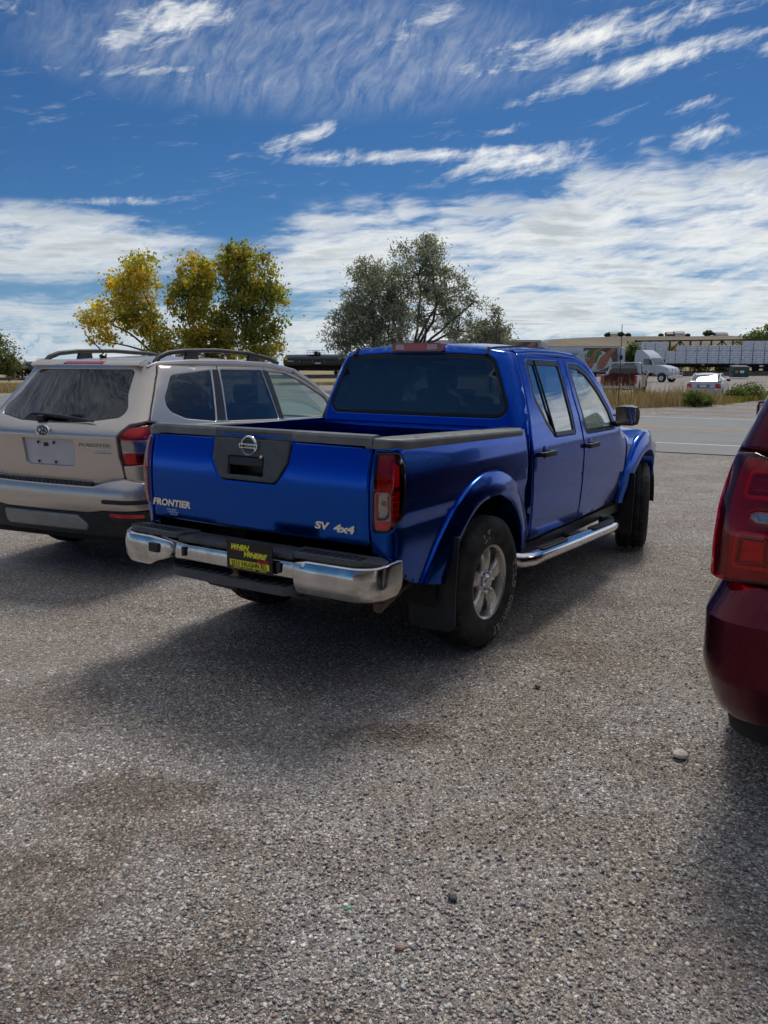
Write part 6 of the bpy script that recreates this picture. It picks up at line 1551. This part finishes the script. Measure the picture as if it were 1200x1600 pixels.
def trailer(label, loc, rz):
    t = thing('semi_trailer', label, 'trailer', loc, rz)          # x along, front at +x, flank at -y faces the camera
    b = MB(); b.box((-7.8, 0, 2.60), (15.6, 2.55, 2.85), bev=.05); b.build('box_body', M['mural'], t)
    b = MB(); b.box((-7.8, 0, 4.04), (15.64, 2.60, .06)); b.box((-7.8, 0, 1.17), (15.64, 2.60, .10))
    for x in (-.04, -15.58): b.box((x, -1.285, 2.6), (.16, .06, 2.9))
    b.build('edge_rail', M['steel'], t)
    def prt(name, pts, mat, d): b = MB(); b.prism(pts, -1.277 - d, -1.277, 'Y'); return b.build(name, M[mat], t, False)
    prt('printed_table', [(-4.2, 1.22), (-4.0, 3.9), (-.20, 3.9), (-.20, 1.22)], 'brown_print', .004)
    prt('printed_plate', [(-2.9 + 2.05 * math.cos(a) * 1.05, 2.45 + 1.22 * math.sin(a)) for a in np.linspace(0, 2 * PI, 33)[:-1]], 'roundel', .008)
    for k, pts in enumerate(([(-3.9, 2.9), (-3.2, 3.8), (-2.2, 3.85), (-1.9, 3.2), (-2.8, 2.6)], [(-3.1, 2.0), (-2.5, 2.2), (-2.2, 3.0), (-2.8, 2.9)])): prt('printed_greens', pts, 'leaf_print', .012 + .002 * k)
    hand1 = [(-3.55, 1.45), (-3.75, 2.1), (-3.8, 2.75), (-3.45, 2.85), (-3.3, 2.5), (-3.0, 3.1), (-2.75, 3.55), (-1.9, 3.9), (-1.6, 3.9), (-2.5, 3.3), (-2.75, 2.5), (-2.85, 1.7), (-3.2, 1.45)]
    prt('printed_hand', hand1, 'skin_print', .020)
    prt('printed_hand', [(-2.35, 1.4), (-2.4, 2.1), (-2.0, 2.9), (-1.5, 3.3), (-.8, 3.88), (-.25, 3.88), (-.9, 3.0), (-1.3, 2.0), (-1.7, 1.5)], 'skin_print', .021)
    for k in range(5): prt('printed_finger', [(-3.78 + .02 * k, 1.62 + .24 * k), (-3.76, 1.70 + .24 * k), (-3.0, 1.58 + .26 * k), (-3.02, 1.54 + .26 * k)], 'brown_print', .024)
    for x in (-4.9, -7.3):
        b = MB()
        for q in ((x, -1.305, 2.3, .06, 1.7), (x + 1.3, -1.305, 2.3, .06, 1.7)): b.box((q[0], q[1], q[2]), (q[3], .04, q[4]))
        b.box((x + .65, -1.305, 3.15), (1.36, .04, .06)); b.build('side_door_frame', M['steel'], t)
    b = MB(); b.box((.32, 0, 2.95), (.62, 2.1, 1.95), bev=.10); b.build('cooling_unit', M['lorry_white'], t)
    b = MB(); b.box((.62, -.3, 3.3), (.06, 1.2, 1.1), bev=.02); b.box((.25, -1.06, 2.8), (.35, .02, .5)); b.build('cooling_grille', M['trim_black'], t)
    b = MB(); b.box((-7.8, 0, 1.02), (14.5, 1.1, .18)); b.box((-13.0, 0, .75), (3.2, 1.2, .3))
    for y in (-.8, .8): b.box((-2.6, y, .55), (.16, .16, 1.1))
    b.build('chassis', M['dark'], t)
    for x in (-12.2, -13.6):
        for y in (-1.05, 1.05): wheel_small(t, (x, y, .50), -1 if y < 0 else 1, .50, .45, .29, 'steel')
    return t
zA = float(terr(27, 97))
trailer('refrigerated trailer printed with hands over a plate, behind the maroon pickup', (27.3, 97.5, zA), math.atan2(-.30, .95))
zB = float(terr(15, 78))
trailer('second printed trailer, only its front end showing above the pickup\'s roof', (14.6, 78.5, zB + .05), math.atan2(-.22, .97))
# tractor unit
tr = thing('truck_tractor', 'white bonneted semi truck tractor in front of the lumber railcar', 'truck', (29.6, 97.0, float(terr(29, 94))), -R(50))
b = MB(); b.prism(fil([(.0, 1.05), (.05, 3.15), (.25, 3.62, .1), (.95, 3.60, .3), (1.75, 3.05, .3), (2.05, 2.70, .05), (2.60, 1.95, .05), (2.60, 1.05)], 5), -1.18, 1.18, 'Y'); cabp = b.build('cab', M['lorry_white'], tr, True, 35)
for sd in (-1, 1):
    b = MB(); b.prism(fil([(1.25, 1.95, .05), (1.25, 2.62, .05), (1.95, 2.62, .08), (2.35, 1.95, .05)], 3), sd * 1.17, sd * 1.195, 'Y'); b.build('side_window', M['glass_dark'], cabp)
    b = MB(); b.box((2.25, sd * 1.40, 2.25), (.16, .22, .60), bev=.05); b.build('mirror', M['trim_black'], cabp)
    b = MB(); b.prism([(1.15, 1.10), (1.15, 2.70), (1.17, 2.70), (1.17, 1.10)], sd * 1.178, sd * 1.19, 'Y'); b.build('door_seam', M['trim_black'], cabp)
    b = MB(); b.box((4.35, sd * .95, 1.22), (.25, .40, .22), bev=.06); b.build('headlight', M['chrome'], tr)
    b = MB(); b.prism(arc(3.55, .52, .66, 0, PI) + [(2.75, .75), (2.75, 1.45), (3.3, 1.55), (4.3, 1.35), (4.4, .9)], sd * .80, sd * 1.22, 'Y') if False else None
    for x in (3.55,): wheel_small(tr, (x, sd * 1.02, .50), sd, .50, .30, .29, 'chrome')
    for x in (-1.0, -2.3): wheel_small(tr, (x, sd * .98, .50), sd, .50, .50, .29, 'steel')
b = MB(); b.prism([(2.07, 2.68), (2.10, 2.70), (2.66, 1.98), (2.62, 1.95)], -1.02, 1.02, 'Y'); b.build('windscreen', M['glass_mid'], cabp)
b = MB(); b.prism(fil([(2.58, .95), (2.58, 1.95, .05), (3.3, 1.88, .1), (4.25, 1.62, .2), (4.50, 1.20, .1), (4.45, .80)] + [(4.2, .80)] + arc(3.55, .52, .62, .35, PI - .35) + [(2.8, .85)], 4), -1.08, 1.08, 'Y'); b.build('bonnet', M['lorry_white'], tr, True, 35)
b = MB(); b.box((4.50, 0, 1.15), (.06, 1.1, .75), bev=.02); b.build('grille', M['chrome'], tr)
b = MB(); b.box((4.55, 0, .62), (.30, 2.36, .36), bev=.06); b.build('front_bumper', M['chrome'], tr)
b = MB()
for z in (.70, 1.05, 1.40): b.tube([(4.85, -1.0, z), (4.85, 1.0, z)], .04, 6)
for y in (-1.0, -.4, .4, 1.0): b.tube([(4.85, y, .55), (4.85, y, 1.5)], .04, 6)
b.build('bull_bar', M['chrome'], tr)
b = MB(); b.box((-.9, 0, .85), (4.6, .9, .25)); b.box((.9, -.95, .65), (1.5, .5, .55), bev=.1); b.build('chassis', M['dark'], tr)
b = MB(); b.tube([(-.12, -.95, 1.0), (-.12, -.95, 3.9)], .07, 8); b.build('exhaust_stack', M['trim_black'], tr)

# green skip
dm = thing('dumpster', 'dark green dumpster in front of the lumber railcar', 'dumpster', (at_px(1146, 112), 112, float(terr(48, 112))), -.12)
b = MB(); b.prism([(-1.0, .12), (-1.05, 1.35), (1.05, 1.35), (1.0, .12)], -.85, .85, 'Y'); M['dump'] = pm('dumpster_green', (.012, .07, .055), .5, var=.3, vscale=3)
bd = b.build('body', M['dump'], dm, False)
b = MB(); b.prism([(-.88, 1.36), (-.88, 1.50), (.88, 1.72), (.88, 1.36)], -1.04, 1.04, 'X'); b.build('lid', M['trim_black'], dm, False)
for x in (-1.1, 1.1):
    b = MB(); b.box((x, 0, .85), (.12, .9, .18)); b.build('fork_pocket', M['dump'], dm, False)
b = MB(); b.box((-.55, -.865, .85), (.34, .01, .34)); b.build('sticker', pm('orange_sticker', (.55, .25, .08), .6), bd, False)
b = MB(); b.box((.12, -.865, .85), (.52, .01, .34)); b.build('sticker', M['print_white'], bd, False)

# railway: ballast bank, rails, cars
TD = np.array([.838, -.545]); TO = np.array([56.0, 130.0]); TN = np.array([.545, .838])
def tpos(t, off=0.0): q = TO + TD * t + TN * off; return float(q[0]), float(q[1])
RZ = math.atan2(TD[1], TD[0])
V = []; F = []; ts = np.linspace(-330, 120, 90); prof = [(-4.2, -.4), (-2.3, .52), (-1.5, .60), (1.5, .60), (2.3, .52), (4.2, -.4)]
for t in ts:
    for o_, z in prof:
        x, y = tpos(t, o_); cx_, cy_ = tpos(t); V.append((x, y, float(terr(cx_, cy_)) + z))
for i in range(len(ts) - 1):
    for k in range(5): F.append((i * 6 + k, i * 6 + 6 + k, i * 6 + 7 + k, i * 6 + 1 + k))
tag(mk('rail_bank', V, F, pm('ballast', (.085, .070, .062), .95, var=.5, vscale=2.5, bump=1.0, bscale=6), None, False), kind='structure')
for o_ in (-.75, .75):
    b = MB(); b.tube([(*tpos(t, o_), float(terr(*tpos(t))) + .68) for t in ts], .07, 4); tag(b.build('rail', M['rust']), kind='structure')
def bogie(par, x, mat='dark'):
    b = MB(); b.box((x, -1.0, .52), (2.5, .12, .28), bev=.04); b.box((x, 1.0, .52), (2.5, .12, .28), bev=.04); b.box((x, 0, .55), (.4, 2.0, .3))
    for dx in (-.88, .88):
        for y in (-.78, .78): b.lathe([(0, -.06), (.43, -.06), (.46, -.05), (.46, .06), (0, .06)], 20, 'Y', (x + dx, y, .46))
    return b.build('bogie', M[mat], par)
def rail_z(t): return float(terr(*tpos(t))) + .745
M['tank_black'] = pm('tank_black', (.010, .011, .013), .35, 0, .3, var=.3, vscale=.8)
def tank_car(t, label):
    c = thing('tank_car', label, 'railcar', (*tpos(t), rail_z(t)), RZ, 'black tank cars')
    b = MB(); pr = [(0, -8.3), (.7, -8.22), (1.2, -8.0), (1.46, -7.6), (1.52, -7.0), (1.52, 7.0), (1.46, 7.6), (1.2, 8.0), (.7, 8.22), (0, 8.3)]
    b.lathe(pr, 36, 'X', (0, 0, 2.65)); b.build('tank', M['tank_black'], c, True, 40)
    for x in (-5, -2.5, 2.5, 5):
        b = MB(); b.lathe([(1.50, -.05), (1.535, -.05), (1.535, .05), (1.50, .05)], 36, 'X', (x, 0, 2.65)); b.build('tank_band', M['tank_black'], c)
    b = MB(); b.lathe([(0, .75), (.38, .75), (.42, .68), (.42, 0)], 20, 'Z', (0, 0, 4.05)); b.box((.9, 0, 4.35), (.35, .5, .4), bev=.05); b.build('dome', M['dark'], c)
    b = MB()
    for y in (-.9, .9):
        b.tube([(-1.6, y, 5.0), (1.6, y, 5.0)], .03, 5); b.tube([(-1.6, y, 4.6), (1.6, y, 4.6)], .025, 5)
        for x in (-1.6, -.8, 0, .8, 1.6): b.tube([(x, y, 3.85), (x, y, 5.0)], .03, 5)
    b.box((0, 0, 4.10), (3.3, 1.9, .05)); b.build('platform_railing', M['dark'], c)
    b = MB(); b.box((0, 0, .98), (17.4, .5, .35)); b.box((-7.4, 0, 1.15), (2.2, 2.9, .3)); b.box((7.4, 0, 1.15), (2.2, 2.9, .3)); b.build('underframe', M['dark'], c)
    for x in (-3.2, .2, 3.4):
        b = MB(); b.box((x, -1.535, 2.7), (.10, .02, .5)); b.build('marking', pm('orange_mark', (.55, .22, .06), .6), c)
    b = MB(); b.box((1.6, -1.50, 2.35), (1.5, .03, .22)); b.box((-5.6, -1.50, 2.75), (1.6, .03, .16)); b.build('white_marking', M['print_white'], c)
    bogie(c, -6.6); bogie(c, 6.6); return c
tank_car(-84.0, 'black rail tank car right of the cottonwoods, behind the SUV roof')
tank_car(-177.0, 'black rail tank car showing left of the silver SUV')
tank_car(-195.7, 'black rail tank car half hidden by the tree at the left edge')
# centre-beam lumber cars
def wrap_mat():
    m = bpy.data.materials.new('lumber_wrap'); m.use_nodes = True
    t = m.node_tree; n = NT(t); bs = t.nodes['Principled BSDF']; o = n.new('ShaderNodeTexCoord').outputs['Object']; X, Y, Z = n.sep(o)
    ln = n.ss(n.m('FRACT', n.mul(Z, 3.4)), .62, .72); nb = n.noise(n.xyz(n.mul(X, 3.0), n.mul(n.m('FLOOR', n.mul(Z, 3.4)), 7.3), 0.0), 1.6, 3, .7)
    c = n.mix(n.mul(n.mul(ln, n.ss(nb, .44, .56)), .75), (.80, .83, .87), (.14, .17, .26)); t.links.new(c, bs.inputs['Base Color']); bs.inputs['Roughness'].default_value = .45
    t.links.new(n.bump(n.noise(o, 3.0, 5, .6), .5, .05), bs.inputs['Normal']); return m
M['wrap'] = wrap_mat()
def beam_car(t, label):
    c = thing('lumber_railcar', label, 'railcar', (*tpos(t), rail_z(t)), RZ, 'centre-beam lumber railcars')
    b = MB(); b.box((0, 0, 1.02), (22.0, 2.7, .24)); b.box((0, 0, .80), (16.0, .8, .4)); b.build('deck', M['dark'], c)
    b = MB(); b.box((0, 0, 4.78), (21.6, .55, .20)); b.build('top_beam', M['tank_black'], c)
    for k in range(14): b = MB(); b.box((-10.4 + 1.6 * k, 0, 2.95), (.24, .36, 3.7)); b.build('post', M['tank_black'], c, False)
    for x, s in ((-4.8, 1), (-3.2, -1), (1.6, 1), (3.2, -1)):
        b = MB(); b.tube([(x - .8 * s, 0, 3.0), (x + .8 * s, 0, 4.7)], .10, 5); b.build('brace', M['tank_black'], c)
    for x in (-10.9, 10.9): b = MB(); b.box((x, 0, 2.95), (.20, 2.7, 3.9)); b.build('bulkhead', M['tank_black'], c, False)
    for x in (-6, 0, 5): b = MB(); b.box((x, -1.36, .95), (.5, .03, .14)); b.build('reflector_strip', M['yellow_tag'], c, False)
    bogie(c, -8.4); bogie(c, 8.4); return c
MB0 = {}
def bundle(t, x, z, h, row, label, wd=1.58, side=-1):
    key = (h, wd)
    if key not in MB0:
        v, f = box_mesh((wd - .04, 1.18, h - .03), .03); me = bpy.data.meshes.new('lumber_bundle'); me.from_pydata(v, [], f); me.update(); me.materials.append(M['wrap']); MB0[key] = me
    o = bpy.data.objects.new('lumber_bundle', MB0[key]); COL.objects.link(o)
    ox, oy = tpos(t + x, side * .80); o.location = (ox, oy, rail_z(t) + z + h / 2); o.rotation_euler = (0, 0, RZ)
    return tag(o, label, 'lumber bundle', row)
T0 = -6.0
beam_car(T0, 'long centre-beam railcar stacked with white wrapped lumber, behind the white semi truck')
ORD = ('first', 'second', 'third', 'fourth', 'fifth', 'sixth', 'seventh', 'eighth', 'ninth', 'tenth', 'eleventh', 'twelfth', 'thirteenth'); up = 0
for k in range(13):
    x = -10.0 + 1.64 * k
    bundle(T0, x, 1.15, 2.0, 'lower row of lumber bundles', f'white wrapped lumber bundle, {ORD[k]} from the left in the lower row on the railcar')
    h = 1.40 if k < 3 or k > 9 else .80
    if k != 3: bundle(T0, x, 3.15, h, 'upper row of lumber bundles', ('tall' if h > 1 else 'low') + f' white lumber bundle, {ORD[up]} from the left in the upper row on the railcar'); up += 1

# shrubs and trees behind the railway
AUT = [(.10, .11, .035), (.17, .14, .04), (.24, .15, .04), (.07, .085, .03)]
for k, (x, d, h, wd, pal, lab) in enumerate(((981, 118, 4.6, 1.5, GREENS, 'dark green bush between the trailer and the white tractor'), (1045, 152, 4.8, 2.6, AUT, 'rust and green shrub behind the lumber railcar, left of its braces'), (1085, 155, 4.6, 2.8, AUT, 'orange tinted shrub behind the middle of the lumber railcar'), (1120, 158, 4.0, 2.2, GREENS, 'green shrub behind the right part of the lumber railcar'), (1015, 150, 4.9, 2.0, GREENS, 'green shrub above the nose of the white tractor'))):
    bush_mass('shrub', lab, at_px(x, d), d, wd, wd * .8, h, 2600, pal, .22, 'shrub', group='shrubs along the railway')
D = 175
tree('green_tree', 'green tree rising behind the railcar at the right edge', at_px(1185, D), D, [(0, 0, 6.5, 4.4, 3.0, 0, 1.0), (-3.2, 0, 6.0, 2.4, 2.0, 0, .5), (3.0, 0, 6.8, 3.0, 2.6, 0, .6)], 7000, .26, [[(.055, .085, .028), (.075, .10, .03), (.04, .06, .02), (.09, .10, .035)]], 3.0, .35, .7, .6, 7)

# the low hill on the horizon
def hill_mat():
    m = bpy.data.materials.new('hill_grass'); m.use_nodes = True
    t = m.node_tree; n = NT(t); bs = t.nodes['Principled BSDF']; P = n.new('ShaderNodeNewGeometry').outputs['Position']; X, Y, Z = n.sep(P)
    a = n.noise(n.xyz(n.mul(X, .012), n.mul(Y, .006), n.mul(Z, .03)), 1.0, 7, .62); g = n.noise(P, .05, 6, .65)
    c = n.ramp(a, [(.25, (.12, .092, .06)), (.5, (.19, .148, .095)), (.75, (.25, .20, .125))]); c = n.mix(n.mul(n.ss(g, .55, .72), .6), c, (.11, .095, .075))
    t.links.new(c, bs.inputs['Base Color']); bs.inputs['Roughness'].default_value = .95; return m
hx = np.linspace(20, 1500, 120); hy = np.linspace(420, 1300, 40); HX, HY = np.meshgrid(hx, hy, indexing='ij')
ridge = np.interp(HX / HY * 0 + HX, [20, 120, 175, 300, 420, 520, 700, 1500], [0, 18, 29, 33.5, 36, 35, 37, 42])
HZ = ridge * sstep(HY, 430, 900) * (1 + .05 * np.sin(HX * .021) * np.cos(HY * .017)) - 4 * np.abs(np.sin(HX * .035 + HY * .008)) * sstep(HY, 450, 700) * (1 - sstep(HY, 800, 900)) - .6
I = np.arange(HX.size).reshape(HX.shape)
hill = np_mesh('hill', np.stack([HX.ravel(), HY.ravel(), HZ.ravel()], 1), np.stack([I[:-1, :-1].ravel(), I[1:, :-1].ravel(), I[1:, 1:].ravel(), I[:-1, 1:].ravel()], 1), hill_mat(), smooth=True); tag(hill, kind='structure')
def hill_z(x, y): i = np.abs(hx - x).argmin(); j = np.abs(hy - y).argmin(); return float(HZ[i, j])
for k, (x, w_, h_, lab) in enumerate(((1036, 9, 3.0, 'small dark roofed house on the hilltop, left of the other house'), (1049, 11, 4.0, 'white walled house on the hilltop'), (1113, 14, 3.0, 'low pale house at the right of the hilltop'), (950, 12, 3.5, 'grey house among the hilltop trees at left'))):
    X = at_px(x, 905); Z = hill_z(X, 905)
    hs = thing('house', lab, 'house', (X, 905, Z - .5), .1 * k)
    b = MB(); b.box((0, 0, h_ / 2), (w_, 7, h_)); b.build('wall', M['print_white'] if k != 0 else M['grey_plastic'], hs, False)
    b = MB(); b.prism([(-4.2, h_), (0, h_ + 2.4), (4.2, h_)], -w_ / 2 - .5, w_ / 2 + .5, 'X'); b.build('roof', M['grey_plastic'] if k else M['rust'], hs, False)
for k, (x, r_, lab) in enumerate(((1094, 5.5, 'round dark tree on the hilltop skyline'), (940, 3.2, 'leftmost small tree on the hilltop'), (961, 3.8, 'bushy tree beside the grey hilltop house'), (972, 3, 'small tree right of the grey hilltop house'), (1022, 2.6, 'tiny tree left of the hilltop houses'), (1063, 2.6, 'tiny tree right of the white hilltop house'))):
    X = at_px(x, 903); base = thing('hilltop_tree', lab, 'tree', (X, 903, hill_z(X, 903) - .5), 0, 'trees on the hilltop')
    n_ = 500; u = rng.normal(size=(n_, 3)); u /= np.linalg.norm(u, axis=1, keepdims=True)
    leaf_cloud('crown', u * (rng.random((n_, 1)) ** .4) * np.array([r_, r_, r_ * .62]) + np.array([0, 0, r_ * .75]), .9, [(.035, .05, .03), (.05, .06, .035)], base)
    b = MB(); b.tube([(0, 0, -.3), (0, 0, r_ * .8)], .35, 6); b.build('trunk', M['bark'], base)

# ------------------------------------------------------------------ the shop behind the photographer, mirrored in glass and paint
sp_ = thing('shop_building', 'low tan shop with brown metal roof behind the photographer, mirrored in the pickup\'s glass', 'building', (1.0, -13.0, 0), 0)
M['siding'] = pm('tan_siding', (.24, .185, .15), .8, var=.12, vscale=2); M['roof_brown'] = pm('brown_roof', (.085, .050, .040), .6, var=.25, vscale=2)
b = MB(); b.box((0, -5, 2.25), (30, 10, 4.5)); b.build('wall', M['siding'], sp_, False)
b = MB(); b.prism([(.8, 4.3), (.8, 4.5), (-5, 8.2), (-10.8, 4.5), (-10.8, 4.3), (-5, 7.9)], -15.6, 15.6, 'X'); b.v = [(q[0], q[1], q[2]) for q in b.v]; b.build('roof', M['roof_brown'], sp_, False)
for x in (-15.0, 15.0):
    b = MB(); b.prism([(0, 4.5), (-5, 7.95), (-10, 4.5)], x - .1, x + .1, 'X'); b.build('gable', M['siding'], sp_, False)
for k, x in enumerate((-11, -7, 4, 8, 12)):
    b = MB(); b.box((x, .03, 1.75), (1.8, .10, 1.2)); wf = b.build('window_frame', M['print_white'], sp_, False)
    b = MB(); b.box((x, .085, 1.75), (1.6, .02, 1.0)); b.build('pane', M['glass_dark'], wf, False)
b = MB(); b.box((-2, .03, 1.6), (4.2, .08, 3.0)); b.build('roller_door', M['cap_plastic'], sp_, False)
b = MB(); b.box((6, -5, 8.2), (1.2, .9, 1.8)); b.build('chimney', M['roof_brown'], sp_, False)
